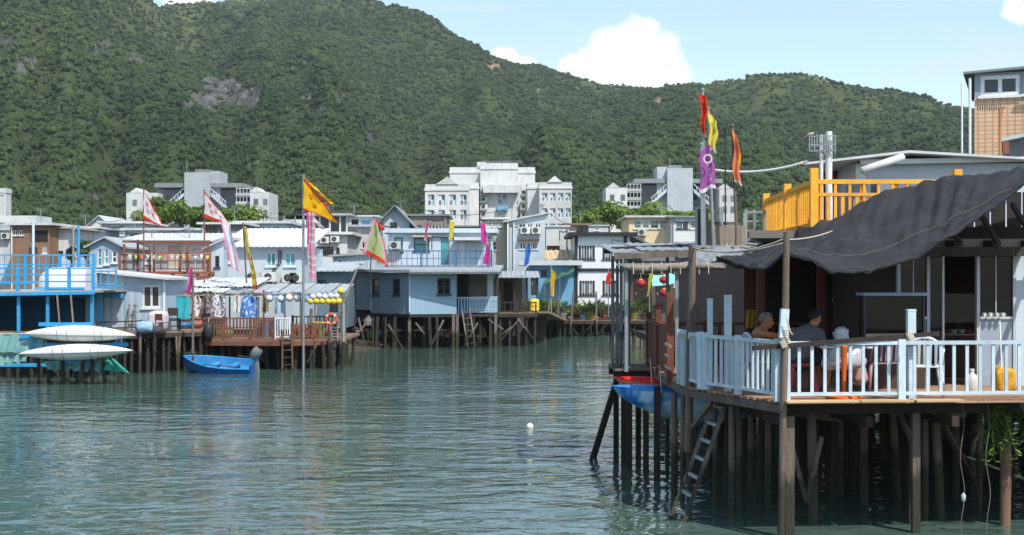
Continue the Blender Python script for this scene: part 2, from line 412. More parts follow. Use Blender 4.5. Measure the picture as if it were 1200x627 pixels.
# ---- water: one sheet, murky green, rippled by relief
def water():
    me = bpy.data.meshes.new('water'); me.from_pydata([(-6000, -6000, 0), (6000, -6000, 0), (6000, 130, 0), (-6000, 130, 0)], [], [(0, 1, 2, 3)])
    m = bpy.data.materials.new('creek_water'); m.use_nodes = True; t = m.node_tree; N = t.nodes; L = t.links.new; b = N['Principled BSDF']
    b.inputs['Base Color'].default_value = (.058, .100, .080, 1); b.inputs['Roughness'].default_value = .05; b.inputs['IOR'].default_value = 1.33; b.inputs['Specular IOR Level'].default_value = .5
    g = N.new('ShaderNodeNewGeometry')
    def nn(sc, d, st, rot=0, dist=0.):
        mm = N.new('ShaderNodeMapping'); mm.inputs['Scale'].default_value = st; mm.inputs['Rotation'].default_value = (0, 0, R(rot)); L(g.outputs['Position'], mm.inputs[0])
        q = N.new('ShaderNodeTexNoise'); q.inputs['Scale'].default_value = sc; q.inputs['Detail'].default_value = d; q.inputs['Roughness'].default_value = .5; q.inputs['Distortion'].default_value = dist; L(mm.outputs[0], q.inputs['Vector']); return q.outputs['Fac']
    def mth(op, a, b_=None, c_=None):
        q = N.new('ShaderNodeMath'); q.operation = op
        for i, v in enumerate((a, b_, c_)):
            if v is None: continue
            if isinstance(v, (int, float)): q.inputs[i].default_value = v
            else: L(v, q.inputs[i])
        return q.outputs[0]
    h = mth('MULTIPLY', nn(1.4, 2.2, (.72, 1.15, 1), 8, .4), .052)
    h = mth('ADD', h, mth('MULTIPLY', nn(4.4, 2.0, (.8, 1, 1), -14, .3), .008))
    h = mth('ADD', h, mth('MULTIPLY', nn(.33, 1.5, (.8, 1, 1), 20), .05))
    patch = nn(.06, 3, (.5, 1.3, 1), 5)      # calmer and livelier patches
    pr = N.new('ShaderNodeMapRange'); L(patch, pr.inputs['Value']); pr.inputs['From Min'].default_value = .35; pr.inputs['From Max'].default_value = .65; pr.inputs['To Min'].default_value = .45; pr.inputs['To Max'].default_value = 1.5
    h = mth('MULTIPLY', h, pr.outputs[0])
    sy = N.new('ShaderNodeSeparateXYZ'); L(g.outputs['Position'], sy.inputs[0])      # the water lies calmer in the lee of the far bank
    lee = N.new('ShaderNodeMapRange'); lee.interpolation_type = 'SMOOTHSTEP'; L(sy.outputs['Y'], lee.inputs['Value']); lee.inputs['From Min'].default_value = 38; lee.inputs['From Max'].default_value = 62; lee.inputs['To Min'].default_value = 1.15; lee.inputs['To Max'].default_value = .42
    h = mth('MULTIPLY', h, lee.outputs[0])
    bn = N.new('ShaderNodeBump'); bn.inputs['Strength'].default_value = 1; bn.inputs['Distance'].default_value = 1.0; L(h, bn.inputs['Height']); L(bn.outputs[0], b.inputs['Normal'])
    me.materials.append(m)
    o = bpy.data.objects.new('water', me); COL.objects.link(o); tag(o, kind='structure')
water()

# ---- the wood on the hills: leafy crowns scattered over the slope, one mass
def leaf_mat(name, a, b, transl=.25, sc=.02):
    m = bpy.data.materials.new(name); m.use_nodes = True; t = m.node_tree; N = t.nodes; L = t.links.new; bs = N['Principled BSDF']; bs.inputs['Roughness'].default_value = .65; bs.inputs['Specular IOR Level'].default_value = .2
    oi = N.new('ShaderNodeObjectInfo'); g = N.new('ShaderNodeNewGeometry')
    n = N.new('ShaderNodeTexNoise'); n.inputs['Scale'].default_value = sc; n.inputs['Detail'].default_value = 4; L(g.outputs['Position'], n.inputs['Vector'])
    ad = N.new('ShaderNodeMath'); ad.operation = 'MULTIPLY_ADD'; L(oi.outputs['Random'], ad.inputs[0]); ad.inputs[1].default_value = .55
    mr = N.new('ShaderNodeMapRange'); L(n.outputs['Fac'], mr.inputs['Value']); mr.inputs['From Min'].default_value = .3; mr.inputs['From Max'].default_value = .7; mr.inputs['To Min'].default_value = -.1; mr.inputs['To Max'].default_value = .55; L(mr.outputs[0], ad.inputs[2])
    c = N.new('ShaderNodeValToRGB'); L(ad.outputs[0], c.inputs[0]); c.color_ramp.elements[0].color = (*a, 1); c.color_ramp.elements[1].color = (*b, 1)
    L(c.outputs[0], bs.inputs['Base Color'])
    tr = N.new('ShaderNodeBsdfTranslucent'); L(c.outputs[0], tr.inputs['Color']); ms = N.new('ShaderNodeMixShader'); ms.inputs['Fac'].default_value = transl
    L(bs.outputs[0], ms.inputs[1]); L(tr.outputs[0], ms.inputs[2]); L(ms.outputs[0], N['Material Output'].inputs['Surface'])
    return m
m_wood = leaf_mat('hill_wood_leaves', (.020, .044, .012), (.085, .125, .040), .15, .011)
m_leaf = leaf_mat('shrub_leaves', (.08, .15, .025), (.22, .31, .06), .4, .3)
m_leafd = leaf_mat('dark_leaves', (.03, .065, .018), (.09, .14, .04), .3, .3)
def clump(name, seed, m, nleaf=110, ls=.28):
    rr = random.Random(seed); q = MB()
    lobes = [(Vector((rr.uniform(-.5, .5), rr.uniform(-.5, .5), rr.uniform(.15, .65))), rr.uniform(.3, .52)) for _ in range(6)]
    for i in range(nleaf):
        c, r0 = rr.choice(lobes)
        d = Vector((rr.gauss(0, 1), rr.gauss(0, 1), rr.gauss(.25, 1))).normalized()
        p = c + d * r0 * rr.uniform(.75, 1.05)
        n = (d + Vector((rr.uniform(-.7, .7), rr.uniform(-.7, .7), rr.uniform(-.3, .9)))).normalized()
        a = n.orthogonal().normalized(); b = n.cross(a); s = ls * rr.uniform(.6, 1.2)
        th = rr.uniform(0, 6.3); a, b = a * math.cos(th) + b * math.sin(th), b * math.cos(th) - a * math.sin(th)
        q.poly([p - a * s * .5, p + b * s * .32, p + a * s * .5, p - b * s * .32])
    for c, r0 in lobes:      # solid hearts so that crowns are not see-through
        bm = bmesh.new(); bmesh.ops.create_icosphere(bm, subdivisions=1, radius=r0 * .84)
        q.add([c + v.co * (1 + .25 * mnoise.noise(v.co * 5 + c)) for v in bm.verts], [tuple(v.index for v in f.verts) for f in bm.faces]); bm.free()
    return q.mesh(name, m)
def wood():
    src = bpy.data.collections.new('wood_crowns')
    for i in range(6):
        o = bpy.data.objects.new('crown_source', clump('hill_crown', 40 + i, m_wood)); src.objects.link(o)
    rr = random.Random(11); pts = []; sc = []; rz = []
    y = 243.0
    while y < 1420:
        step = 2.5 if y < 420 else (2.7 if y < 800 else 3.4)
        px = -90.0
        while px < 1290:
            x = (px - 600) / F * y + rr.uniform(-.6, .6) * step; yy = y + rr.uniform(-.6, .6) * step
            rrg = float(np.interp(px, _rp, _rr))
            if yy < rrg * 1.02 + 8:
                z = ground_z(x, yy); py = YH - (z - H) / yy * F; ppx = 600 + F * x / yy
                if -18 < py < 300:
                    k = rockmask(ppx, py); k2 = rockmask(ppx, py, SCARS)
                    dens = .72 + .28 * min(1, max(0, (fbm(x / 60, yy / 60, 4.4, 3) + .6))); dens *= 1 - .55 * min(1, max(0, (min(1, yy / rrg) - .68) / .3 + .5 * fbm(ppx / 40, yy / 90, 7, 3)))
                    t = min(1, yy / rrg)
                    if rr.random() < dens and rr.random() > k * .8 and rr.random() > k2 * 1.3:
                        s = step * rr.choice((.4, .5, .56, .62, .7, .95)) * (1 - .45 * max(0, t - .7) / .3)
                        pts.append((x, yy, z - .12 * s)); sc.append((s, s, s * rr.uniform(.75, 1.15))); rz.append(rr.uniform(0, 6.28))
            px += step / y * F
        y += step * .92
    me = bpy.data.meshes.new('hill_wood'); me.from_pydata(pts, [], [])
    a = me.attributes.new('size', 'FLOAT_VECTOR', 'POINT'); a.data.foreach_set('vector', np.array(sc, 'f').ravel())
    a = me.attributes.new('turn', 'FLOAT', 'POINT'); a.data.foreach_set('value', np.array(rz, 'f'))
    print('wood crowns', len(pts))
    o = bpy.data.objects.new('hill_wood', me); COL.objects.link(o); tag(o, 'dense green wood covering the steep hillsides', 'wood', kind='stuff')
    ng = bpy.data.node_groups.new('scatter_crowns', 'GeometryNodeTree')
    ng.interface.new_socket('Geometry', in_out='INPUT', socket_type='NodeSocketGeometry'); ng.interface.new_socket('Geometry', in_out='OUTPUT', socket_type='NodeSocketGeometry')
    N = ng.nodes; L = ng.links.new
    gi = N.new('NodeGroupInput'); go = N.new('NodeGroupOutput'); ip = N.new('GeometryNodeInstanceOnPoints'); ci = N.new('GeometryNodeCollectionInfo')
    ci.inputs['Collection'].default_value = src; ci.inputs['Separate Children'].default_value = True; ci.inputs['Reset Children'].default_value = True
    na = N.new('GeometryNodeInputNamedAttribute'); na.data_type = 'FLOAT_VECTOR'; na.inputs['Name'].default_value = 'size'
    nb = N.new('GeometryNodeInputNamedAttribute'); nb.data_type = 'FLOAT'; nb.inputs['Name'].default_value = 'turn'
    cx = N.new('ShaderNodeCombineXYZ'); L(nb.outputs['Attribute'], cx.inputs['Z'])
    e2r = N.new('FunctionNodeEulerToRotation'); L(cx.outputs[0], e2r.inputs[0])
    rv = N.new('FunctionNodeRandomValue'); rv.data_type = 'INT'; rv.inputs[4].default_value = 0; rv.inputs[5].default_value = 5
    ip.inputs['Pick Instance'].default_value = True
    L(gi.outputs[0], ip.inputs['Points']); L(ci.outputs[0], ip.inputs['Instance']); L(na.outputs['Attribute'], ip.inputs['Scale']); L(e2r.outputs[0], ip.inputs['Rotation']); L(rv.outputs[2], ip.inputs['Instance Index']); L(ip.outputs[0], go.inputs[0])
    md = o.modifiers.new('scatter', 'NODES'); md.node_group = ng
wood()

# ---- single trees and shrubs between the houses and the hill
def tree(name, label, px, pytop, pybot, Y, wpx, seed, m=None, group=None, nleaf=2200, ls=.5, cat='tree'):
    m = m or m_leaf; rr = random.Random(seed); s = Y / F
    x = X(px, Y); zt = Z(pytop, Y); zb = Z(pybot + 6, Y); zg = ground_z(x, Y) - .1; rx = wpx * s / 2; hz = (zt - zb)
    t = thing(name, label, cat, (x, Y, zg), 0, group)
    q = MB(); q.tube([(x, Y, zg), (x + .1, Y, zb), (x, Y, zb + hz * .5)], [.16, .12, .06], 7)
    tips = []
    for i in range(5):
        a = i * 1.26 + rr.uniform(-.3, .3); e = (x + math.cos(a) * rx * .6, Y + math.sin(a) * rx * .6, zb + hz * rr.uniform(.35, .75)); tips.append(e)
        q.tube([(x + .05, Y, zb + hz * .1), e], [.06, .02], 5)
    q.build('trunk', mat('bark', '#5b4a3a', .9, .3, 6), t, True)
    lobes = [(Vector(e), rx * rr.uniform(.42, .6)) for e in tips] + [(Vector((x + rr.uniform(-.6, .6) * rx, Y + rr.uniform(-.5, .5) * rx, zb + hz * rr.uniform(.2, .85))), rx * rr.uniform(.35, .5)) for _ in range(8)]
    q = MB()
    for i in range(nleaf):
        c, r0 = rr.choice(lobes); d = Vector((rr.gauss(0, 1), rr.gauss(0, 1), rr.gauss(.2, 1))).normalized()
        p = c + Vector((d.x, d.y, d.z * .85)) * r0 * rr.uniform(.45, 1.08); p.z = min(p.z, zt + rr.uniform(-.2, .15))
        n = (d + Vector((rr.uniform(-.8, .8), rr.uniform(-.8, .8), rr.uniform(-.2, 1)))).normalized(); a = n.orthogonal().normalized(); b = n.cross(a); th = rr.uniform(0, 6.3)
        a, b = a * math.cos(th) + b * math.sin(th), b * math.cos(th) - a * math.sin(th); k = ls * rr.uniform(.6, 1.2)
        q.poly([p - a * k * .5, p + b * k * .28, p + a * k * .5, p - b * k * .28])
    q.build('crown', m, t)
    return t

# ================================================================ materials of the village
white = mat('white_render', '#c4c6c3', .8, .10, .5, dirt=.55, dc=(.25, .24, .22))
white2 = mat('old_white_render', '#bfc2c0', .85, .16, .8, dirt=.55, dc=(.20, .19, .17))
grey_c = mat('grey_concrete', '#a7adb0', .9, .12, .4, dirt=.3, dc=(.2, .2, .2))
dgrey_c = mat('dark_concrete', '#7d8285', .9, .15, .6, dirt=.3)
lblue = mat('light_blue_paint', '#b4c1ca', .7, .1, .6, dirt=.4, dc=(.3, .32, .33))
lblue2 = mat('light_blue_sheet', '#a9bccb', .6, .08, .6, dirt=.35, dc=(.3, .33, .35), ribs=('X', .30, .02))
bluegrey = mat('blue_grey_cladding', '#7f8f9c', .6, .09, .5, dirt=.35, dc=(.22, .25, .28), ribs=('X', .16, .012))  # stilt house cladding, shade of its left-turned sides put into the colour
blueface = mat('lit_blue_cladding', '#8ba5b8', .6, .09, .5, dirt=.35, dc=(.28, .33, .36), ribs=('X', .16, .012))  # same cladding, sunlight on the front facet put into a lighter colour
shopblue = mat('shop_blue_paint', '#6a9fc0', .7, .1, .8, dirt=.2)
beige = mat('beige_render', '#b4a790', .85, .15, .8, dirt=.7, dc=(.13, .09, .06))
cream = mat('cream_render', '#d8c49a', .8, .1, .6, dirt=.3, dc=(.3, .22, .13))
brownw = mat('brown_cladding', '#80644f', .8, .2, 1.2, (1, 1, .3), ribs=('X', .25, .02))
rust = mat('rusty_red_iron', '#7c4b3a', .7, .25, 3)
redwood = mat('red_brown_timber', '#6d4635', .75, .25, 3, (1, 1, 1), dirt=.3)
dwood = mat('dark_weathered_wood', '#3b342e', .9, .35, 4, (1, 1, .2), bump=.4, dirt=.5, dc=(.03, .026, .02))
gwood = mat('grey_weathered_wood', '#6a6158', .9, .3, 4, (1, 1, .2), bump=.4, dirt=.5, dc=(.06, .05, .04), tide=.75)
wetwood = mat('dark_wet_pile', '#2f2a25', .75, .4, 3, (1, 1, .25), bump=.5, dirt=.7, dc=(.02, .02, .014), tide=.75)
plankm = mat('deck_plank', '#84705c', .85, .25, 4, (1, 1, 1), bump=.2)
steel = mat('galvanised_steel', '#9aa0a2', .5, .15, 4, metal=.6, dirt=.3)
tin = mat('grey_tin_roof', '#a9afb0', .55, .14, 1.2, metal=.25, dirt=.45, dc=(.22, .18, .15))
wtin = mat('white_tin_roof', '#c0c4c6', .6, .12, 1, dirt=.35, dc=(.35, .33, .3))
dtin = mat('dark_tin_roof', '#5d6164', .6, .2, 1.5, dirt=.4)
tanroof = mat('tan_tile_roof', '#c0a987', .85, .2, 2)
black = mat('black_paint', '#25272b', .6, .2, 2)
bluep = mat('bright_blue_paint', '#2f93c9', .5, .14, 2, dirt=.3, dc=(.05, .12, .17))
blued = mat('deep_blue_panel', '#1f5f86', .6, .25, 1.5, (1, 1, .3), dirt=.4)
wframe = mat('white_window_frame', '#d2d4d2', .5, .08, 2)
dframe = mat('dark_window_frame', '#33383c', .5, .1, 2)
gl_dark = glass('dark_window_glass', '#1d2226')
gl_teal = glass('teal_curtain_glass', '#3f9aa3', .12)
gl_blue = glass('blue_curtain_glass', '#8fb4c4', .12)
gl_pale = glass('pale_barred_glass', '#8d989e', .2)
gl_grey = glass('grey_window_glass', '#59666c')
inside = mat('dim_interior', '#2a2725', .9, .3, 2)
junkm = [mat('junk_%s' % n, c, .7, .25, 5) for n, c in (('rust', '#7a5138'), ('blue', '#3f78a8'), ('green', '#5d7a4a'), ('yellow', '#c9a63a'), ('white', '#c9c9c4'), ('red', '#a3463c'), ('grey', '#6f7274'))]
ropem = mat('pale_rope', '#b9ad98', .9, .2, 8)
cablem = mat('black_cable', '#2c2c2c', .7, .1, 5)

# ================================================================ house builder
class Fr:
    """vertical facade plane: left edge at pixel column px0 and distance Y0, turned by ang degrees (positive: right side farther)"""
    def __init__(s, px0, Y0, ang=0.):
        s.o = Vector((X(px0, Y0), Y0)); s.c, s.s = math.cos(R(ang)), math.sin(R(ang)); s.ang = R(ang)
    def u(s, px):
        k = (px - 600) / F      # o + u*(c,s) = t*(k,1)
        return (k * s.o.y - s.o.x) / (s.c - k * s.s)
    def Y(s, px): return s.o.y + s.u(px) * s.s
    def z(s, px, py): return Z(py, s.Y(px))
    def M(s, zb=0): return Matrix.Translation((s.o.x, s.o.y, zb)) @ Matrix.Rotation(s.ang, 4, 'Z')
def holed_wall(q, u0, u1, z0, z1, holes, y=0., th=.14):
    us = sorted({u0, u1, *[h[0] for h in holes], *[h[1] for h in holes]}); zs = sorted({z0, z1, *[h[2] for h in holes], *[h[3] for h in holes]})
    us = [a for a in us if u0 <= a <= u1]; zs = [a for a in zs if z0 <= a <= z1]
    for i in range(len(us) - 1):
        for j in range(len(zs) - 1):
            cu, cz = (us[i] + us[i + 1]) / 2, (zs[j] + zs[j + 1]) / 2
            if any(h[0] < cu < h[1] and h[2] < cz < h[3] for h in holes): continue
            q.poly([(us[i], y, zs[j]), (us[i + 1], y, zs[j]), (us[i + 1], y, zs[j + 1]), (us[i], y, zs[j + 1])])
    for a, b, c, d in holes:
        q.poly([(a, y, c), (b, y, c), (b, y + th, c), (a, y + th, c)]); q.poly([(a, y, d), (a, y + th, d), (b, y + th, d), (b, y, d)])
        q.poly([(a, y, c), (a, y + th, c), (a, y + th, d), (a, y, d)]); q.poly([(b, y, c), (b, y, d), (b, y + th, d), (b, y + th, c)])
def window(t, M, u0, u1, z0, z1, cols=2, rows=1, fm=None, pm=None, y=0., sill=True, fw=.05, name='window'):
    fm = fm or wframe; q = MB(M); yf = y + .03; yb = y + .10
    q.box(u0, u1, yf, yb, z0, z0 + fw); q.box(u0, u1, yf, yb, z1 - fw, z1); q.box(u0, u0 + fw, yf, yb, z0 + fw, z1 - fw); q.box(u1 - fw, u1, yf, yb, z0 + fw, z1 - fw)
    cw = (u1 - u0) / cols; rh = (z1 - z0) / rows
    for i in range(1, cols): q.box(u0 + i * cw - fw / 2, u0 + i * cw + fw / 2, yf + .005, yb - .005, z0 + fw, z1 - fw)
    for j in range(1, rows): q.box(u0 + fw, u1 - fw, yf + .008, yb - .008, z0 + j * rh - fw / 2, z0 + j * rh + fw / 2)
    if sill: q.box(u0 - .06, u1 + .06, y - .07, y - .003, z0 - .06, z0)
    w = q.build(name, fm, t)
    for i in range(cols):
        for j in range(rows):
            MB(M).poly([(u0 + i * cw, yb - .03, z0 + j * rh), (u0 + (i + 1) * cw, yb - .03, z0 + j * rh), (u0 + (i + 1) * cw, yb - .03, z0 + (j + 1) * rh), (u0 + i * cw, yb - .03, z0 + (j + 1) * rh)]).build('pane', pm[(i + j) % len(pm)] if isinstance(pm, list) else (pm or gl_dark), w)
    return w
def aircon(t, M, u, z, y=0., w=.62, h=.44):
    q = MB(M); q.box(u, u + w, y - .38, y - .06, z, z + h); q.box(u + .1, u + .16, y - .36, y + .0, z - .05, z - .003); q.box(u + w - .16, u + w - .1, y - .36, y + .0, z - .05, z - .003)
    a = q.build('air_conditioner', mat('aircon_casing', '#c4c6c0', .6, .1, 3, dirt=.4), t)
    g = MB(M); c = (u + w * .4, y - .385, z + h / 2)
    g.lathe([(.02, 0), (h * .2, -.012), (h * .4, 0)], c, 14, 0, 'Y'); g.build('fan_grille', mat('aircon_fan', '#3a3d3f', .5, .1, 3), a)
def roof_sheet(M, u0, u1, y0, y1, zf, zb, th=.05, pitch=.25, amp=.03):
    """corrugated sheet, ribs running front to back"""
    q = MB(M); n = max(2, int((u1 - u0) / pitch * 2)); vs = []
    for i in range(n + 1):
        u = u0 + (u1 - u0) * i / n; dz = amp * (i % 2)
        vs += [(u, y0, zf + dz), (u, y1, zb + dz), (u, y0, zf + dz - th), (u, y1, zb + dz - th)]
    fs = []
    for i in range(n):
        a = 4 * i; b = a + 4; fs += [(a, b, b + 1, a + 1), (a + 2, a + 3, b + 3, b + 2), (a, a + 2, b + 2, b), (a + 1, b + 1, b + 3, a + 3)]
    fs += [(0, 1, 3, 2), (4 * n, 4 * n + 2, 4 * n + 3, 4 * n + 1)]
    return q.add(vs, fs)
def house(name, label, px0, px1, pytop, Y, wall, wins=(), ang=0., depth=6., roof=('flat', .25, .15), rm=None, zb=None, cat='house', group=None, ac=(), doors=(), pybot=None):
    """wins: (px0, py0, px1, py1, cols, rows, frame, pane); doors: (px0, py0, px1, py1, mat)"""
    fr = Fr(px0, Y, ang); w = fr.u(px1); pc = (px0 + px1) / 2
    zt = fr.z(pc, pytop)
    if zb is None: zb = fr.z(pc, pybot) if pybot is not None else min(ground_z(fr.o.x, Y + 3), ground_z(X(px1, Y), Y + 3)) - .3
    t = thing(name, label, cat, (fr.o.x, fr.o.y, zb), fr.ang, group); M = fr.M()
    H_ = []
    for wdw in wins: H_.append((fr.u(wdw[0]), fr.u(wdw[2]), fr.z(wdw[0], wdw[3]), fr.z(wdw[0], wdw[1])))
    for d in doors: H_.append((fr.u(d[0]), fr.u(d[2]), max(zb + .02, fr.z(d[0], d[3])), fr.z(d[0], d[1])))
    q = MB(M); holed_wall(q, 0, w, zb, zt, H_)
    q.poly([(0, depth, zb), (0, 0, zb), (0, 0, zt), (0, depth, zt)]); q.poly([(w, 0, zb), (w, depth, zb), (w, depth, zt), (w, 0, zt)]); q.poly([(w, depth, zb), (0, depth, zb), (0, depth, zt), (w, depth, zt)])
    q.poly([(0, 0, zt), (w, 0, zt), (w, depth, zt), (0, depth, zt)])
    k, *ra = roof; rm = rm or tin
    if k == 'gable':      # ridge runs back, triangle to the front
        q.poly([(0, 0, zt), (w, 0, zt), (w / 2, 0, zt + ra[0])]); q.poly([(0, depth, zt), (w / 2, depth, zt + ra[0]), (w, depth, zt)])
    q.build('wall', wall, t)
    for wdw, h in zip(wins, H_): window(t, M, *h, wdw[4] if len(wdw) > 4 else 2, wdw[5] if len(wdw) > 5 else 1, wdw[6] if len(wdw) > 6 else None, wdw[7] if len(wdw) > 7 else None, fw=wdw[8] if len(wdw) > 8 else .05)
    for d, h in zip(doors, H_[len(wins):]):
        dm = d[4] if len(d) > 4 else dframe
        o = MB(M).box(h[0], h[1], .06, .11, h[2], h[3]).build('door', dm, t)
        MB(M).box(h[0] + (h[1] - h[0]) * .12, h[0] + (h[1] - h[0]) * .12 + .06, .02, .058, h[2] + (h[3] - h[2]) * .46, h[2] + (h[3] - h[2]) * .53).build('handle', steel, o)
    if w > 1.5 and Y > 75:      # rain pipe and a run of cable down the wall
        pu = rnd.choice((.12, w - .12)); MB(M).tube([(pu, -.06, zb + .3), (pu, -.06, zt - .05)], .045, 6).build('drainpipe', rnd.choice((wframe, dgrey_c, steel)), t)
        cu = w * rnd.uniform(.3, .7); MB(M).tube([(pu, -.03, zt - .25), ((pu + cu) / 2, -.03, zt - .34), (cu, -.03, zt - .22), (cu, -.03, zt - .9)], .02, 5).build('wall_cable', cablem, t)
    for a in ac: aircon(t, M, fr.u(a[0]), fr.z(a[0], a[1]))
    if k == 'flat':
        ov, th = ra; MB(M).box(-ov, w + ov, -ov, depth + ov, zt + .003, zt + th).build('roof', rm, t)
    elif k == 'parapet':
        ph = ra[0]; q = MB(M); q.box(-.06, w + .06, -.06, .12, zt + .003, zt + ph); q.box(-.06, .12, .123, depth, zt + .003, zt + ph); q.box(w - .12, w + .06, .123, depth, zt + .003, zt + ph); q.build('parapet', rm, t)
    elif k == 'gable':
        ri, ov = ra[0], ra[1] if len(ra) > 1 else .3; sl = ri / (w / 2); q = MB(M)
        for sg in (-1, 1):
            a = (w / 2, zt + ri + .02); b = (w / 2 + sg * (w / 2 + ov), zt - sl * ov + .02)
            q.prism([(a[0], -ov, a[1]), (b[0], -ov, b[1]), (b[0], -ov, b[1] + .08), (a[0], -ov, a[1] + .08)], (0, depth + 2 * ov, 0))
        q.build('roof', rm, t)
    elif k == 'mono':     # low front, high back
        ri, ov = ra[0], ra[1]; sl = ri / depth
        roof_sheet(M, -ov, w + ov, -ov, depth + ov, zt + .06 - sl * ov, zt + .06 + ri + sl * ov).build('roof', rm, t)
    elif k == 'side':     # rises to the right (positive) or left
        ri, ov = ra; sl = ri / w
        q = MB(M); q.prism([(-ov, -ov, zt + .01 - sl * ov + min(0, 0)), (w + ov, -ov, zt + .01 + ri + sl * ov), (w + ov, -ov, zt + .11 + ri + sl * ov), (-ov, -ov, zt + .11 - sl * ov)], (0, depth + 2 * ov, 0)); q.build('roof', rm, t)
        g = MB(M); g.poly([(0, .002, zt), (w, .002, zt), (w, .002, zt + ri)]); g.poly([(0, depth, zt), (w, depth, zt + ri), (w, depth, zt)]); g.poly([(w, 0, zt), (w, depth, zt), (w, depth, zt + ri), (w, 0, zt + ri)]); g.build('gable_wall', wall, t)
    return t, fr, M, w, zb, zt
def railing(name, label, pts, h, m, sp=.16, pw=.07, bw=.035, group=None, parent=None, posts=True, mids=0, bottom=.1, ph=None, cat='railing', every=None):
    """pts: base points along the run; every bar an object of its own"""
    pts = [Vector(p) for p in pts]
    t = parent or thing(name, label, cat, pts[0], 0, group); up = Vector((0, 0, 1))
    for a, b in zip(pts, pts[1:]):
        L = (b - a).length; n = max(1, round(L / sp))
        bar('top_rail', t, a + up * h, b + up * h, .06, .05, m); bar('bottom_rail', t, a + up * bottom, b + up * bottom, .045, .045, m)
        for k in range(mids): z = bottom + (h - bottom) * (k + 1) / (mids + 1); bar('middle_rail', t, a + up * z, b + up * z, .035, .035, m)
        if sp < 50:
            for i in range(1, n):
                p = a.lerp(b, i / n); bar('baluster', t, p + up * (bottom + .022), p + up * (h - .025), bw, bw * .7, m)
        if every:
            k = max(1, round(L / every))
            for i in range(1, k): p = a.lerp(b, i / k); bar('post', t, p, p + up * (ph or h + .05), pw, pw, m)
    if posts:
        for p in pts: bar('post', t, p, p + up * (ph or h + .05), pw, pw, m)
    return t

# ================================================================ institution blocks in front of the hill
def school():
    Y = 200.; s = Y / F; zg = ground_z(X(580, Y), Y) - .5
    t = thing('school_building', 'large white institutional block with two gabled wings and a flat central tower', 'building', (X(498, Y), Y, zg))
    cw, gw = white, mat('white_stained_render', '#c4c5c2', .85, .12, .25, dirt=.6, dc=(.3, .29, .27))
    def blk(nm, px0, px1, pt, y0, d, m, wins=(), gable=None, pb=330, sills=True):
        fr = Fr(px0, y0); M = fr.M(); w = fr.u(px1); zt = fr.z(px0, pt); q = MB(M)
        hs = [(fr.u(a), fr.u(c), fr.z(a, e), fr.z(a, b)) for a, b, c, e in wins]
        holed_wall(q, 0, w, zg, zt, hs, th=.3)
        q.poly([(0, d, zg), (0, 0, zg), (0, 0, zt), (0, d, zt)]); q.poly([(w, 0, zg), (w, d, zg), (w, d, zt), (w, 0, zt)]); q.poly([(w, d, zg), (0, d, zg), (0, d, zt), (w, d, zt)]); q.poly([(0, 0, zt), (w, 0, zt), (w, d, zt), (0, d, zt)])
        o = q.build(nm, m, t)
        for h in hs: window(o, M, *h, 2, 2, wframe, [gl_grey, gl_blue, gl_dark], y=.1, fw=.08)
        if gable:
            a, c, pk = fr.u(gable[0]), fr.u(gable[1]), fr.z(px0, gable[2]); g = MB(M)
            g.prism([(a, -.15, zt + .003), (c, -.15, zt + .003), ((a + c) / 2, -.15, pk)], (0, d * .9, 0)); g.build('gable', m, o)
        MB(M).box(-.12, w + .12, -.12, .2, zt - .9, zt - .6).build('cornice', m, o)
        return o
    blk('wing', 498, 549, 216, 198, 14, gw, [(a, 228, a + 8, 241) for a in (501, 513.5, 526.5, 539)] + [(a, 246, a + 8, 258) for a in (501, 513.5, 526.5, 539)] + [(a, 264, a + 8, 276) for a in (501, 513.5, 526.5, 539)], (511, 537, 207))
    blk('wing', 632, 670, 213.5, 198, 14, gw, [(a, 226, a + 6.5, 236) for a in (635, 644.5, 653.5, 662.5)] + [(a, 244, a + 6.5, 255) for a in (635, 644.5, 653.5, 662.5)] + [(a, 262, a + 6.5, 273) for a in (635, 644.5, 653.5, 662.5)], (641, 659, 206))
    blk('wing_return', 549.5, 561, 214, 203, 8, cw)
    blk('wing_return', 618, 631.5, 214, 203, 8, cw)
    c = blk('tower', 563, 607, 191, 204, 16, cw, [(583, 226, 594, 240), (583, 247, 594, 252), (583, 262, 594, 275)])
    blk('rear_block', 527, 627, 196, 212, 14, white)
    fr = Fr(563, 203.2); M = fr.M()
    MB(M).box(fr.u(566), fr.u(608), -.5, .78, fr.z(580, 226), fr.z(580, 217)).build('balcony_band', cw, t)
    MB(M).box(fr.u(582.5), fr.u(595), .2, .78, fr.z(580, 246.5), fr.z(580, 241)).build('balcony_panel', shopblue, t)
    for px in (562, 609):
        for py in (228, 236, 245, 254, 262):
            MB(M).box(fr.u(px), fr.u(px + 8), .1, .75, fr.z(580, py + 2), fr.z(580, py)).build('ledge', dgrey_c, t)
            aircon(t, M, fr.u(px + 1), fr.z(580, py), .7, 1.0, .7)
    fr = Fr(558, 205); M = fr.M(); q = MB(M)
    for i in range(17): u = fr.u(564 + i * 2.9); q.box(u, u + .06, 0, .06, fr.z(580, 191), fr.z(580, 189))
    q.box(fr.u(564), fr.u(612), 0, .06, fr.z(580, 189), fr.z(580, 188.6)); q.build('roof_rail', steel, t)
    MB(M).box(fr.u(559), fr.u(569), .5, 4, fr.z(580, 196), fr.z(580, 189.5)).build('roof_cabin', white, t)
    fr = Fr(560, 203.5); M = fr.M()
    for px in (560.5, 617): MB(M).tube([(fr.u(px), -.1, zg), (fr.u(px), -.1, fr.z(px, 215))], .09, 6).build('drainpipe', wframe, t)
school()
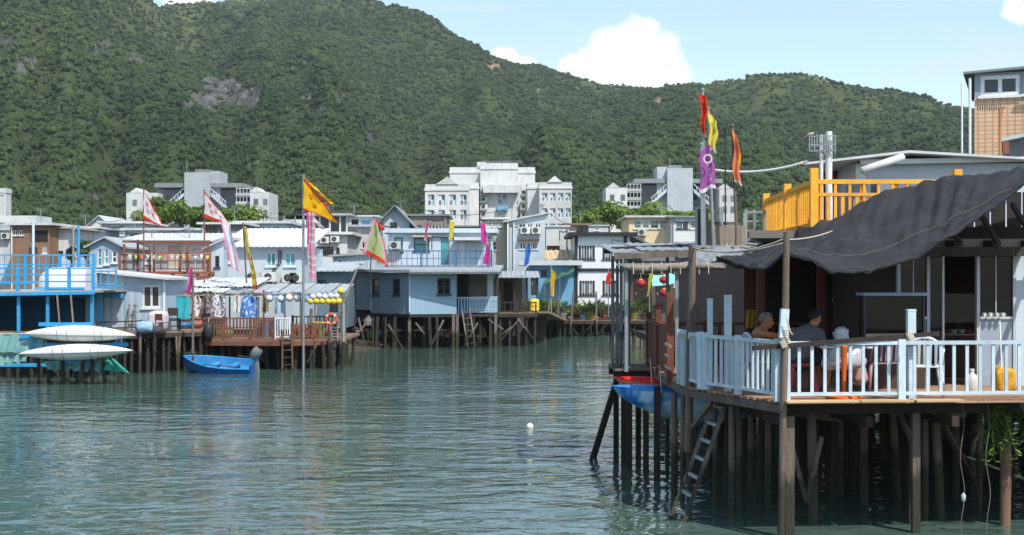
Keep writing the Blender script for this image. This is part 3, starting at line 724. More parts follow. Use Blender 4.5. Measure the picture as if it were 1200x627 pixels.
def block(name, label, px0, cx, px1, Y, dy, mirror=False):
    """grey concrete block: square stair tower in the middle, flat cap slabs, balconies and stepped wings (offsets in photo pixels from the tower)"""
    zg = ground_z(X(cx, Y), Y) - .5; t = thing(name, label, 'building', (X(cx, Y), Y, zg)); g = -1 if mirror else 1
    def b(nm, a, c, pt, pb, y, d, m, par=t):
        if mirror: a, c = -c, -a
        y0 = Y + y; return MB().box(X(cx + a, y0), X(cx + c, y0), y0, y0 + d, max(zg, Z(pb + dy, y0)), Z(pt + dy, y0)).build(nm, m, par)
    tw = b('stair_tower', -15, 15, 202, 400, 0, 5, grey_c); b('stair_tower_side', 15.1, 27, 200.5, 400, 1.2, 6, grey_c); b('lift_room', -2, 14, 198.5, 202, 1, 3, dgrey_c)
    for a, c, pt, y in ((-46, -15, 219, 1.5), (15, 50, 219, 1.5)):
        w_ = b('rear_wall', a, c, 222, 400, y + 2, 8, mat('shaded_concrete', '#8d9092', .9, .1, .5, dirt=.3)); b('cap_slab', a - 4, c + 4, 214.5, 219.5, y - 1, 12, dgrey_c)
    for a, c in ((-20, -15.2), (15.2, 20)):
        for pt in (221, 232): b('stairwell_opening', a, c, pt, pt + 7, 1.3, .3, inside)
    for sg in (-1, 1):       # sloping stair flights
        y0 = Y - .2; q = MB()
        q.prism([P(cx + sg * 16 * 1, 226 + dy, y0), P(cx + sg * 34, 242 + dy, y0), P(cx + sg * 34, 246 + dy, y0), P(cx + sg * 16, 230 + dy, y0)], (0, 1.2, 0)); q.build('stair_flight', lblue, t)
        for k in range(1, 6): MB().tube([P(cx + sg * (16 + 3.4 * k), 226 + 3.1 * k + dy, y0 - .05), P(cx + sg * (16 + 3.4 * k), 221 + 3.1 * k + dy, y0 - .05)], .05, 5).build('stair_baluster', wframe, t)
        MB().tube([P(cx + sg * 16, 221 + dy, y0 - .05), P(cx + sg * 34, 237 + dy, y0 - .05)], .06, 5).build('handrail', wframe, t)
    a0, a1 = px0 - cx, px1 - cx
    if mirror: a0, a1 = -a1, -a0
    for k, pt in enumerate((226, 236, 246)):       # balcony stacks between tower and end wing
        b('balcony_slab', 45, 62, pt, pt + 3.5, 0, 5, grey_c); b('balcony_recess', 46, 62, pt + 3.6, pt + 10, 2, .3, inside)
        for j in range(5): b('balcony_post', 46 + j * 4, 46.5 + j * 4, pt - 5, pt, .1, .1, wframe)
        b('balcony_rail', 45, 62, pt - 5.6, pt - 5, .1, .1, wframe)
    for (a, c, top, y) in ((62, a1, 225, -2), (a0, -46, 226, -2)):
        wn_ = b('end_wing', a, c, top, 400, y, 9, white); y0 = Y + y
        if mirror: a, c = -c, -a
        m_ = a + (c - a) * (.3 if not mirror else .35); q = MB()
        q.prism([P(cx + m_ - 8, top + dy, y0 - .05), P(cx + m_ + 8, top + dy, y0 - .05), P(cx + m_, top - 6 + dy, y0 - .05)], (0, 6, 0)); q.build('gable', white, wn_)
        for wi in range(2):
            for fl in range(2):
                u = cx + a + (c - a) * (.2 + .5 * wi); MB().box(X(u, y0), X(u + 5, y0), y0 - .06, y0 - .004, Z(top + 15 + 13 * fl + dy, y0), Z(top + 8 + 13 * fl + dy, y0)).build('window', gl_grey, wn_)
    MB().tube([P(cx - 12, 202 + dy, Y + 1), P(cx - 12, 190 + dy, Y + 1)], .06, 5).build('lightning_rod', steel, t)
block('concrete_block', 'grey concrete block with stair tower, behind the two red and white flags', 148, 231, 315, 230, 0)
block('concrete_block', 'grey concrete block with stair tower, beyond the cream house and round green trees', 710, 797, 862, 235, -5, True)

# shrubs and trees in front of them
for i, (px, pt, pb, Y, w, lab) in enumerate([
        (171, 246, 268, 150, 34, 'small round tree at the left end of the terrace below the concrete block'), (188, 231, 264, 165, 44, 'bushy green tree against the white end wing of the concrete block'),
        (212, 233, 264, 160, 42, 'green tree below the stair tower between the red and white flags'), (233, 238, 264, 152, 32, 'low green tree beneath the grey stair tower'),
        (288, 240, 266, 165, 44, 'wide green shrub tree below the balconies of the concrete block'), (262, 244, 268, 150, 32, 'small green tree behind the torn red and white flag')]):
    tree('leafy_tree', lab, px, pt, pb, Y, w, 60 + i, group='trees below the concrete block')
for i, (px, pt, pb, Y, w, lab) in enumerate([
        (712, 236, 272, 150, 46, 'large bright round tree left of the cream house'), (686, 246, 274, 148, 34, 'bright green tree beside the white wing of the large white block'),
        (736, 243, 270, 155, 34, 'light green tree touching the large round tree by the cream house'), (788, 248, 266, 150, 34, 'low bright shrub above the cream house roof'),
        (756, 244, 268, 160, 34, 'shrub between the large round tree and the palms'), (812, 248, 262, 155, 20, 'small green tree beneath the blue stair flight')]):
    tree('leafy_tree', lab, px, pt, pb, Y, w, 80 + i, group='trees behind the cream house', m=m_leaf)
for i, (px, pt, pb, Y, w, lab) in enumerate([(101, 278, 302, 90, 20, 'dark green bush beside the grey blue gabled cottage'), (114, 281, 296, 84, 12, 'small bush leaning over the cottage gable'), (83, 284, 302, 95, 12, 'narrow bush behind the blue roof terrace')]):
    tree('bush', lab, px, pt, pb, Y, w, 95 + i, m_leafd, ls=.3, cat='bush', nleaf=500)
def palm(label, px, pytop, pybot, Y, seed):
    rr = random.Random(seed); x = X(px, Y); zc = Z(pytop + 6, Y); zg = ground_z(x, Y) - .1
    t = thing('palm_tree', label, 'palm', (x, Y, zg), 0, 'palms behind the cream house')
    MB().tube([(x, Y, zg), (x + .15, Y, (zg + zc) / 2), (x, Y, zc)], [.2, .15, .12], 8).build('trunk', mat('bark', '#5b4a3a', .9, .3, 6), t, True)
    for i in range(13):
        a = i * 2.4; L = rr.uniform(1.6, 2.3); e = rr.uniform(.1, .9); q = MB(); d = Vector((math.cos(a), math.sin(a), 0)); n = Vector((-d.y, d.x, 0)); c = [Vector((x, Y, zc)) + d * L * k / 7 + Vector((0, 0, e * L * k / 7 - 1.1 * L * (k / 7) ** 2)) for k in range(8)]
        for k in range(7):
            for sg in (-1, 1):
                w = .5 * math.sin(.3 + k / 7 * 2.6)
                q.poly([c[k], c[k + 1], c[k + 1] + n * sg * w - Vector((0, 0, .35 * w)) + d * .1, c[k] + n * sg * w * .8 - Vector((0, 0, .4 * w)) + d * .2])
        q.build('frond', m_leaf, t)
for i, (px, pt, lab) in enumerate([(768, 233, 'tall palm in front of the balconies of the concrete block'), (757, 240, 'shorter palm leaning over the round trees'), (822, 240, 'palm right of the stair tower behind the white annex'), (805, 244, 'small palm under the stair tower of the concrete block')]): palm(lab, px, pt, 262, 165 - i * 3, 5 + i)

# ================================================================ village houses, far rows first
W4 = (wframe, [gl_dark, gl_grey])
house('tower_house', 'narrow white tower house with side balconies at the foot of the hill', -60, 7, 226, 150, white, [(-20, 232, -12, 240, 2, 1), (-20, 246, -12, 254, 2, 1)], depth=1.6, roof=('parapet', .5), rm=white, cat='building')
house('flat_house', 'long grey white flat roofed house behind the brown clad house', -70, 42, 261, 120, grey_c, [(-30, 268, -20, 276), (2, 268, 9, 276)], depth=4, roof=('parapet', .6), rm=white)
house('flat_house', 'low white house with air conditioner beside the brown clad house', -40, 12, 270, 104, white2, [(-6, 273, 2, 281), (-25, 273, -15, 281)], depth=6, ac=[(3, 280)], roof=('flat', .3, .15), rm=grey_c)
house('clad_house', 'brown clad two storey house with row of small white windows', 12, 58, 264, 100, brownw, [(15, 269.5, 21, 276), (21.8, 269.5, 28, 276), (34, 290, 44, 297, 2, 1, dframe), (50, 289, 55, 297)], depth=8, roof=('flat', .35, .18), rm=wtin, doors=[(36, 270, 56, 284, inside)])
house('flat_house', 'white house with wooden awning right of the brown clad house', 58, 80, 268, 102, white, [(62, 294, 74, 298, 3, 1, dframe)], depth=7, roof=('flat', .5, .12), rm=beige)
house('flat_house', 'white and pale blue house with broad white roof slab', 79, 110, 268, 108, lblue, [(83, 273, 88, 278, 1, 1), (91, 271, 99, 278, 2, 1, wframe, gl_blue), (105, 273, 109, 277, 1, 1)], depth=7, roof=('flat', .5, .16), rm=wtin)
house('gable_house', 'white house with grey gable rising behind the cottages', 102, 131, 266, 132, white, [(118, 270, 122, 275)], depth=8, roof=('gable', 1.0), rm=grey_c)
house('flat_house', 'wide pale house with grey roller door behind the rusty terrace', 118, 166, 262, 122, white2, [(123, 266, 128, 272), (131, 265, 145, 276, 2, 1, wframe, gl_grey)], depth=8, roof=('flat', .3, .2), rm=white)
house('flat_house', 'low white walled house under the tree left of the dark glazed house', 146, 236, 270, 112, white, [(152, 273, 158, 278), (220, 273, 226, 278)], depth=7, roof=('flat', .3, .18), rm=wtin)
house('flat_house', 'house with long dark glazed front behind the blue house', 236, 283, 263, 104, dgrey_c, [(241, 265, 256, 274, 3, 1, dframe), (258, 265, 272, 274, 3, 1, dframe)], depth=7, roof=('flat', .3, .16), rm=white2)
house('flat_house', 'long pale blue house with small square windows left of the round canopy', 279, 336, 262, 110, lblue, [(291, 265, 298, 273, 2, 1), (322, 265, 327, 271, 1, 1, wframe, gl_dark), (304, 266, 310, 272, 2, 1)], depth=7, roof=('flat', .35, .2), rm=white)
# house with a rounded canopy over its roof terrace
t, fr, M, w, zb, zt = house('terrace_house', 'white house with dark rounded canopy over its roof terrace', 332, 376, 264, 116, white, [(337, 268, 343, 274), (352, 268, 358, 274), (364, 268, 372, 274, 3, 1, dframe)], depth=7, roof=('parapet', .5), rm=white, ac=[(345, 276), (340, 283)])
q = MB(M); cz = fr.z(350, 250)
q.grid(lambda a, b: (w * a, -.3 + 6 * b, cz - .9 * (2 * a - 1) ** 4 - .15 * (2 * b - 1) ** 2), 14, 4); q.build('canopy', dtin, t)
for u in (.1, w * .33, w * .66, w - .1):
    for y in (-.2, 5): bar('canopy_post', t, M @ Vector((u, y, zt)), M @ Vector((u, y, cz - .2)), .09, .09, steel)
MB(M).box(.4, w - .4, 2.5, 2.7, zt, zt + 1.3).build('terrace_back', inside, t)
t, fr, M, w, zb, zt = house('balcony_house', 'white house with wide balcony and air conditioners below the yellow flag', 362, 407, 275, 100, white, [(370, 289, 391, 298, 3, 1, dframe), (394, 290, 398, 297, 1, 1, dframe)], depth=7, roof=('flat', .4, .2), rm=white, ac=[(376, 285), (388, 284)])
for px in (362, 374, 386, 398, 406): bar('upper_post', t, M @ Vector((fr.u(px) , .3, zt + .2)), M @ Vector((fr.u(px), .3, zt + 1.35)), .12, .12, white2)
MB(M).box(-.3, w + .3, -.1, 5, zt + 1.353, zt + 1.5).build('upper_roof', grey_c, t); MB(M).box(.2, w - .2, 2.0, 2.2, zt + .2, zt + 1.35).build('upper_wall', dgrey_c, t)
house('flat_house', 'grey house with blue tarp on its roof left of the gabled grey house', 404, 447, 266, 106, white2, [(409, 284, 416, 291, 2, 1, wframe, [gl_blue, gl_dark]), (424, 284, 431, 291)], depth=6, roof=('flat', .35, .16), rm=grey_c)
house('roof_room', 'pale room on stilts with blue panel standing on the grey house roof', 406, 440, 254, 109, white2, [(412, 257, 420, 263, 2, 1, dframe)], depth=4, roof=('flat', .3, .1), rm=wtin, doors=[(424, 258, 434, 264, shopblue)])
house('gable_house', 'grey gabled house with open dark window above the light blue terrace house', 446, 480, 260, 98, lblue, [(457, 260.5, 465, 271, 2, 2, dframe)], depth=7, roof=('gable', 1.05, .5), rm=dgrey_c)
house('flat_house', 'weathered grey brown house joined to the gabled grey house', 480.5, 523, 253, 102, mat('weathered_wall', '#8f887d', .9, .2, .6, dirt=.5), [(484, 264, 494, 273, 2, 1, dframe, gl_grey), (502, 264, 518, 273, 4, 1)], depth=7, roof=('flat', .2, .12), rm=dgrey_c)
# light blue terrace house behind the stilt house
t, fr, M, w, zb, zt = house('terrace_house', 'light blue house with teal windows and a blue railed roof terrace in front', 455, 577, 273, 80, lblue, [(462, 278, 472, 295, 1, 2, dframe, gl_teal), (485, 279, 503, 294, 1, 2, dframe, gl_teal)], depth=5, roof=('flat', .3, .25), rm=lblue, doors=[(516.5, 278, 526, 312, gl_teal), (537, 282, 546, 312, wframe)], ac=[(457, 292)])
MB(M).box(fr.u(533), fr.u(571), -1.0, -.003, fr.z(550, 282), fr.z(550, 278.5)).build('awning', white2, t)
MB(M).box(fr.u(484), fr.u(506), -.4, -.003, fr.z(490, 278), fr.z(490, 276)).build('window_hood', beige, t)
a, b = P(452, 313, 74), P(576, 313, 74); a.z = b.z = Z(314, 74)
tr = railing('terrace_railing', 'dark blue steel railing along the roof terrace of the light blue house', [a, b], Z(294, 74) - a.z, mat('navy_steel', '#2f5b83', .5, .1, 3), .28, .08, .03, mids=1, every=2.2)
dish = thing('satellite_dish', 'white satellite dish with tilted bowl on the blue terrace house', 'dish', P(461, 313, 75))
q = MB(); q.tube([P(461, 313, 75), P(461, 303, 75)], .04, 6); q.build('mast', steel, dish)
q = MB(Matrix.Translation(P(460, 302, 75)) @ Matrix.Rotation(R(125), 4, 'X') @ Matrix.Rotation(R(30), 4, 'Y')); q.lathe([(.02, -.12), (.2, -.09), (.38, -.02), (.48, .06)], (0, 0, 0), 18); q.build('bowl', white, dish, True)
# beige, light blue and white tenements
house('tenement_house', 'stained beige tenement with white upper windows', 568, 593.5, 257, 95, beige, [(570, 260, 576, 266, 2, 2), (577, 260, 583, 266, 2, 2), (584, 260, 590, 266, 2, 2), (573, 283, 582, 293, 2, 2), (571, 308, 580, 312), (583, 308, 590, 312)], depth=8, roof=('flat', .2, .12), rm=white2, cat='house')
house('balcony_house', 'weathered timber balcony storey above the white awning', 536, 568, 266, 97, beige, [(540, 268, 552, 275, 3, 1, dframe), (554, 268, 565, 275, 3, 1, dframe)], depth=6, roof=('flat', .4, .1), rm=dgrey_c)
t, fr, M, w, zb, zt = house('tenement_house', 'light blue tenement with sloping roof edge and two air conditioners', 594, 639, 260, 94, lblue, [(608, 262, 616, 267, 2, 1, wframe), (618, 262, 624, 267, 2, 1, wframe), (627, 262, 634, 267, 2, 1, wframe), (609, 284, 616, 292, 2, 1), (617, 284, 622, 292, 1, 1), (623.5, 284, 630, 292, 2, 1)], depth=8, roof=('side', .5, .25), rm=white2, ac=[(610, 274), (623, 274)])
MB(M).box(fr.u(607), fr.u(632), -.35, -.003, fr.z(610, 282), fr.z(610, 280)).build('window_hood', redwood, t)
for px in (595, 602): MB(M).tube([(fr.u(px), -.08, zb), (fr.u(px), -.08, zt)], .06, 6).build('drainpipe', wframe, t)
house('annex_house', 'plain white annex with brown recess right of the light blue tenement', 640, 667, 266, 97, white, [], depth=6, roof=('flat', .1, .12), rm=white2, doors=[(641, 288, 656, 298, inside)])
house('annex_house', 'small brown roofed hut behind the black and white house', 665, 689, 264, 108, beige, [(668, 266, 673, 271), (676, 266, 683, 271, 2, 1, dframe)], depth=5, roof=('flat', .3, .15), rm=brownw)
house('roof_cabin', 'white rooftop cabin with vent left of the cream house', 690, 713, 265, 106, white, [(697, 267, 702, 270, 1, 1)], depth=4, roof=('flat', .1, .1), rm=grey_c)
t, fr, M, w, zb, zt = house('shop_house', 'bright blue shop under a white slab roof beside the green awning', 617, 673, 311, 88, shopblue, [(634, 317, 641, 323, 2, 1, dframe)], depth=5, roof=('flat', .5, .3), rm=wtin, doors=[(622, 318, 631, 346, dframe)])
q = roof_sheet(M, fr.u(639), fr.u(673), 1.5, 5, zt + .45, zt + 1.0, .06, .3, .08); q.build('tile_roof', tanroof, t)
# black and white house
t, fr, M, w, zb, zt = house('timbered_house', 'white two storey house with black corner trim and barred windows', 675, 738, 276.5, 88, mat('chalk_white_render', '#dcdfe0', .8, .05, .8, dirt=.12), [(678, 288, 697, 304, 2, 1, black, gl_pale, .13), (706, 288, 725, 304, 2, 1, black, gl_pale, .13), (679, 329, 697, 346, 2, 1, black, gl_pale, .13), (706, 329, 725, 346, 2, 1, black, gl_pale, .13)], depth=8, roof=('flat', .45, .22), rm=black, cat='house', zb=1.75)
for px in (673.2, 731): MB(M).box(fr.u(px), fr.u(px + 3.8), -.06, -.004, zb, zt).build('corner_trim', black, t)
MB(M).box(0, w, -.08, -.005, fr.z(700, 318), fr.z(700, 314.5)).build('belt_course', black, t)
for (a, b, c, d) in ((678, 288, 697, 304), (706, 288, 725, 304), (679, 329, 697, 346), (706, 329, 725, 346)):
    for k in range(1, 6): u = fr.u(a + (c - a) * k / 6); bar('window_bar', t, M @ Vector((u, -.03, fr.z(a, d))), M @ Vector((u, -.03, fr.z(a, b))), .025, .02, wframe)
q = MB(M); q.prism([(w - .3, -.4, zt + .1), (w + 1.3, -.4, zt - .6), (w + 1.3, -.4, zt - .5), (w - .3, -.4, zt + .2)], (0, 6, 0)); q.build('side_awning', dtin, t)
# cream house and its white neighbour
house('flat_house', 'cream house with a band of blue tinted windows under a flat roof', 737, 786, 255, 100, cream, [(743, 258, 751.5, 268, 1, 2, wframe, [gl_grey, gl_teal]), (752.5, 258, 761, 268, 1, 2, wframe, [gl_grey, gl_teal]), (762, 258, 771.5, 268, 1, 2, wframe, [gl_dark, gl_grey]), (772.5, 258, 782, 268, 1, 2, wframe, [gl_grey, gl_teal])], depth=7, roof=('flat', .3, .14), rm=white, ac=[(747, 276)])
house('flat_house', 'white annex with grey framed windows joined to the cream house', 786.5, 828, 255, 99, white, [(793, 260, 799, 268, 1, 1, dframe, gl_blue), (800, 260, 806, 268, 1, 1, dframe), (809, 258, 822, 268, 2, 1, wframe, gl_grey)], depth=7, roof=('flat', .3, .12), rm=dgrey_c)

# ================================================================ middle row at the left: houses just behind the decks
t, fr, M, w, zb, zt = house('cottage', 'grey blue gabled cottage with three tall windows behind the blue roof terrace', 105, 142, 289, 62, mat('cottage_blue_grey', '#8ea4b4', .7, .08, 1, dirt=.25), [(114, 292, 119.5, 312, 1, 2, wframe, gl_teal), (122, 292, 127.5, 310, 1, 2, wframe, gl_teal), (131, 294, 137, 308, 1, 2, wframe, gl_dark)], depth=6, roof=('gable', .35, .2), rm=tin, zb=1.2)
t, fr, M, w, zb, zt = house('flat_house', 'white house with curtained door behind the rusty red balcony', 142, 246, 283, 66, white, [(170, 291, 177, 309, 1, 2, wframe, gl_teal), (150, 290, 164, 300, 2, 1, wframe, gl_grey)], depth=5, roof=('mono', .45, .3), rm=wtin, zb=1.2, doors=[(197, 288, 213, 312, mat('beige_curtain', '#a79b8c', .9, .15, 3)), (226, 292, 238, 314, wframe)])
# rusty balcony
Yb = 61.; z0 = Z(318, Yb)
bal = thing('rusty_balcony', 'rusty red iron balcony with grey screens hung with small bunting', 'balcony', (X(140, Yb), Yb, z0))
MB().box(X(139, Yb), X(246, Yb), Yb - .1, Yb + 4.8, z0 - .12, z0).build('floor_slab', rust, bal)
bar('edge_beam', bal, (X(139, Yb), Yb - .16, z0 - .25), (X(246, Yb), Yb - .16, z0 - .25), .1, .16, rust)
railing('', '', [(X(140, Yb), Yb, z0), (X(246, Yb), Yb, z0)], .82, rust, .3, .09, .025, parent=bal, mids=1, every=1.5)
for px in (145, 161, 180, 219, 243): bar('tall_post', bal, (X(px, Yb), Yb + .08, z0), (X(px, Yb), Yb + .08, Z(281 + (px % 7), Yb)), .09, .09, rust)
bar('header_beam', bal, (X(143, Yb), Yb + .09, Z(283, Yb)), (X(245, Yb), Yb + .09, Z(283, Yb)), .08, .1, rust)
for a, b in ((142, 160), (182, 196), (214, 228), (229, 243)): MB().box(X(a, Yb), X(b, Yb), Yb + .05, Yb + .07, z0 + .1, z0 + .78).build('screen', mat('grey_screen', '#8e9293', .7, .15, 3, ribs=('X', .12, .01)), bal)
for px in (141, 170, 200, 230, 245): post('stilt', bal, (X(px, Yb), Yb + .3, -.5), (X(px, Yb), Yb + .3, z0 - .12), .09, rust)
# blue house with two teal windows
t, fr, M, w, zb, zt = house('blue_house', 'light blue house with two teal curtained windows and white sloping roof', 262, 357, 289, 63, lblue, [(312, 296, 323.5, 312, 2, 1, wframe, gl_teal), (334, 296, 346.5, 312, 2, 1, wframe, gl_teal), (268, 298, 273, 308, 1, 3, wframe, gl_dark)], depth=6, roof=('mono', .9, .35), rm=wtin, zb=1.2)
for (px, py) in ((289, 330), (309, 330), (332, 331), (341, 331)): aircon(t, M, fr.u(px), fr.z(px, py), 0, .62, .42)
for px in (327, 329.5): MB(M).tube([(fr.u(px), -.06, fr.z(px, 293)), (fr.u(px), -.06, fr.z(px, 308)), (fr.u(px - 7), -.06, fr.z(px, 316)), (fr.u(px - 9), -.06, fr.z(px, 326))], .025, 5).build('pipe', cablem, t, True)
house('shed_house', 'light blue shed with pitched side roof under the torn red and white flag', 243, 262, 291, 62, lblue, [(252, 300, 257, 313, 1, 3, dframe)], depth=5.5, roof=('side', .32, .2), rm=tin, zb=1.2)
# grey shack left of the stilt house
t, fr, M, w, zb, zt = house('shack', 'pale grey shack with sloping tin roof left of the blue stilt house', 390, 441, 301, 74, mat('pale_sheet', '#a7b5bb', .6, .1, 1, dirt=.4, ribs=('X', .2, .015)), [(396, 306, 402, 317, 1, 1, dframe)], depth=4, roof=('side', .15, .2), rm=tin, zb=1.2)
house('low_house', 'low grey house with dark doorway behind the buoy string', 340, 404, 318, 67, mat('worn_shaded_blue_wall', '#5f6f78', .8, .15, 1, dirt=.5), [(346, 330, 356, 342, 2, 1, dframe), (372, 328, 382, 340, 2, 1, dframe)], depth=5, roof=('mono', .4, .4), rm=tin, zb=1.1, doors=[(360, 330, 368, 366, inside), (386, 332, 396, 366, inside)])  # worn wall, colour darkened to stand for the dim interior under the canopy

# ================================================================ left bank: blue boathouse, decks, boats, stilt house
def stilts(parent, pts, ztop, r=.09, m=None, lean=.12, name='stilt', zb=-1.2):
    for x, y in pts:
        a, b = rnd.uniform(-lean, lean), rnd.uniform(-lean, lean)
        post(name, parent, (x + a, y + b, zb), (x, y, ztop), r * rnd.uniform(.7, 1.25), m or wetwood)
def cloth(name, parent, p00, p10, p01, p11, m, amp=.06, waves=4, nu=16, nv=8, sag=0., mi=None, seed=0):
    """wavy sheet between four corners (u along p00-p10, v towards p01)"""
    a, b, c, d = map(Vector, (p00, p10, p01, p11)); n = (b - a).cross(c - a).normalized()
    def f(u, v):
        p = a.lerp(b, u).lerp(c.lerp(d, u), v)
        return p + n * amp * (math.sin(u * waves * 6.28 + v * 2 + seed) + .5 * math.sin(u * waves * 11 + seed * 2 + v * 3)) * (.35 + .65 * v) - Vector((0, 0, sag * 4 * u * (1 - u)))
    return MB().grid(f, nu, nv, mi).build(name, m, parent)
# ---- blue steel boathouse with roof terrace
Yf = 49.
bh = thing('boathouse', 'bright blue steel framed boathouse with open roof terrace', 'boathouse', (X(55, Yf), Yf, -1))
zd, zr = Z(389, Yf), Z(345, Yf)
MB().box(X(-60, Yf), X(112, Yf), Yf, Yf + 7, zd - .15, zd).build('floor', plankm, bh)
MB().box(X(-60, Yf), X(112, Yf), Yf - .2, Yf + 7, zr + .06, zr + .12).build('roof_deck', mat('pale_roof_boards', '#a39a8d', .85, .2, 3), bh)
bar('roof_beam', bh, (X(-60, Yf), Yf - .22, zr - .02), (X(113, Yf), Yf - .22, zr + .06), .08, .11, bluep)
bar('roof_beam', bh, (X(-60, Yf), Yf + 3.4, zr - .08), (X(113, Yf), Yf + 3.4, zr - .08), .1, .15, bluep)
for px in (-30, 22, 56, 108): bar('column', bh, (X(px, Yf), Yf, zd), (X(px, Yf), Yf, zr), .1, .1, bluep)
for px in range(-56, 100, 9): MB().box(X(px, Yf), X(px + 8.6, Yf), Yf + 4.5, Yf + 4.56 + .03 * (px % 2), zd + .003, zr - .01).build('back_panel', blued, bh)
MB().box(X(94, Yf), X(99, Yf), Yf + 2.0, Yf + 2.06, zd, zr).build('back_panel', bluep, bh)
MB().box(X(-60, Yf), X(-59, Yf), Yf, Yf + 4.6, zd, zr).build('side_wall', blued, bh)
stilts(bh, [(X(px, Yf), Yf + dy) for px in (-30, -6, 8, 20, 34, 48, 64, 78, 92, 108) for dy in (.2, 2.2, 4.6)], zd - .15, .08)
for py, y in ((412, .1), (428, .15)): bar('tie_beam', bh, (X(-50, Yf), Yf + y, Z(py, Yf)), (X(60, Yf), Yf + y, Z(py, Yf)), .08, .12, bluep)
railing('terrace_railing', 'front blue railing of the boathouse terrace, beside the white hull', [(X(-60, Yf), Yf - .1, zr + .12), (X(22, Yf), Yf - .1, zr + .12), (X(56, Yf), Yf - .1, zr + .12), (X(82, Yf), Yf - .1, zr + .12), (X(110, Yf), Yf - .1, zr + .12)], .78, bluep, 99, .1, mids=1, bottom=.32)
railing('terrace_railing', 'rear blue railing with close bars behind the white hull', [(X(-60, 55), 55, zr + .12), (X(30, 55), 55, zr + .12), (X(70, 55), 55, zr + .12), (X(110, 55), 55, zr + .12)], Z(299, 55) - zr - .12, bluep, .28, .1, .03, mids=2, bottom=.25)
railing('stair_railing', 'small blue corner railing stepping out beside the light blue house', [(X(109, 50), 50, Z(336, 50)), (X(136, 50), 50, Z(336, 50)), (X(136, 52), 52, Z(336, 52))], .55, bluep, .3, .05, .03)
bar('stair_platform', bh, (X(108, 50), 50.6, Z(337, 50)), (X(137, 50), 50.6, Z(337, 50)), 1.4, .06, bluep)
for px, pt in ((39, 258), (92, 264), (86, 265)):
    t = thing('thin_mast', 'thin mast standing behind the boathouse terrace, %s' % {39: 'pale blue and alone', 92: 'bright blue of a pair', 86: 'grey of a pair'}[px], 'mast', (X(px, 56), 56, zr))
    pole('shaft', t, (X(px, 56), 56, zr), P(px, pt, 56), .06 if px != 86 else .045, {39: lblue, 92: bluep, 86: steel}[px])
    bar('cross_arm', t, P(px - 3, pt + 4, 56), P(px + 3, pt + 4, 56), .03, .03, steel)
# white fibreglass hull stored on the terrace
hl = thing('white_hull', 'white rounded fibreglass hull stored on the blue roof terrace', 'hull', (X(78, 52), 52, zr + .12))
a, b, zt = X(49, 52), X(107, 52), Z(313, 52)
def hf(u, v):
    th = math.pi * v; k = min(1, (u / .22)) ** .5 if u < .22 else 1
    return (a + (b - a) * u, 52 - .75 * math.cos(th) * (.55 + .45 * k), zr + .13 + (zt - zr - .13) * (math.sin(th) ** .35 if 0 < v < 1 else 0) * (.5 + .5 * k))
q = MB().grid(hf, 18, 16); q.poly([hf(1, j / 16) for j in range(17)]); q.build('shell', mat('white_gelcoat', '#d6d8d6', .35, .05, 1, dirt=.2, dc=(.4, .38, .34)), hl)
MB().bar((a, 51.2, zr + .2), (b, 51.2, zr + .2), .05, .06).build('gunwale', bluep, hl)
# ---- two upturned white canoes on a rack
Yc = 46.6
rack = thing('canoe_rack', 'blue and grey timber rack standing in the water under the canoes', 'rack', (X(90, Yc), Yc, -1))
for px in (72, 97, 108, 120): post('leg', rack, (X(px, Yc), Yc + rnd.uniform(-.3, .5), -1), (X(px, Yc), Yc, Z(404, Yc)), .07, gwood)
for px in (38, 50, 84, 134): post('leg', rack, (X(px, Yc), Yc + .6, -1), (X(px, Yc), Yc + .6, Z(394, Yc)), .06, wetwood)
for py, a_, b_, m in ((425, 68, 112, bluep), (404, 30, 150, bluep), (399, 55, 135, dwood), (380, 46, 108, bluep), (394.5, 24, 52, bluep), (411, 20, 48, bluep)): bar('cross_beam', rack, P(a_, py, Yc + .25), P(b_, py, Yc + .25), .12, .12, m)
for a_, b_ in (((70, 440), (90, 452)), ((112, 436), (84, 452)), ((60, 384), (40, 392)), ((108, 380), (122, 388))): bar('brace', rack, P(*a_, Yc + .1), P(*b_, Yc + .1), .06, .06, gwood)
for px in (67, 83): bar('hanging_strut', rack, P(px + 3, 380, Yc + .3), P(px, 346, Yc + .8), .05, .05, gwood)
gel = mat('white_canoe_gelcoat', '#c9cbc8', .45, .08, 2, dirt=.6, dc=(.35, .3, .24))
def canoe(label, x0, y0, x1, y1, pym, dep, Y):
    t = thing('white_canoe', label, 'canoe', (X((x0 + x1) / 2, Y), Y, Z(pym + 10, Y)), 0, 'upturned white canoes'); A, B = P(x0, y0, Y), P(x1, y1, Y); hb = .42
    top = Z(pym, Y); 
    def f(u, v):
        w = max(0.0, math.sin(math.pi * u)) ** .8; p = A.lerp(B, u); th = 2 * math.pi * v
        zz = math.sin(th); up = (top - (A.z + B.z) / 2) * w if zz > 0 else dep * w
        return p + Vector((0, math.cos(th) * hb * w, zz * up if zz < 0 else (abs(zz) ** .75) * up))
    MB().grid(f, 26, 18).build('hull', gel, t)
    q = MB(); q.tube([A.lerp(B, u) + Vector((0, -(hb + .012) * max(0, math.sin(math.pi * u)) ** .8, -.01)) for u in [i / 20 for i in range(21)]], .018, 5); q.build('gunwale', mat('grey_rubber_strip', '#9a9b98', .6, .1, 4), t)
    for u in (.33, .42, .66, .72):
        w = math.sin(math.pi * u) ** .8; c = A.lerp(B, u); pts = [c + Vector((0, math.cos(th) * (hb * w + .008), (abs(math.sin(th)) ** .75 * (top - (A.z + B.z) / 2) * w + .006) if math.sin(th) >= 0 else math.sin(th) * (dep * w + .01))) for th in [i * .314 for i in range(21)]]
        MB().tube(pts, .009, 4).build('strap', mat('blue_strap', '#5b7789', .8, .1, 4), t)
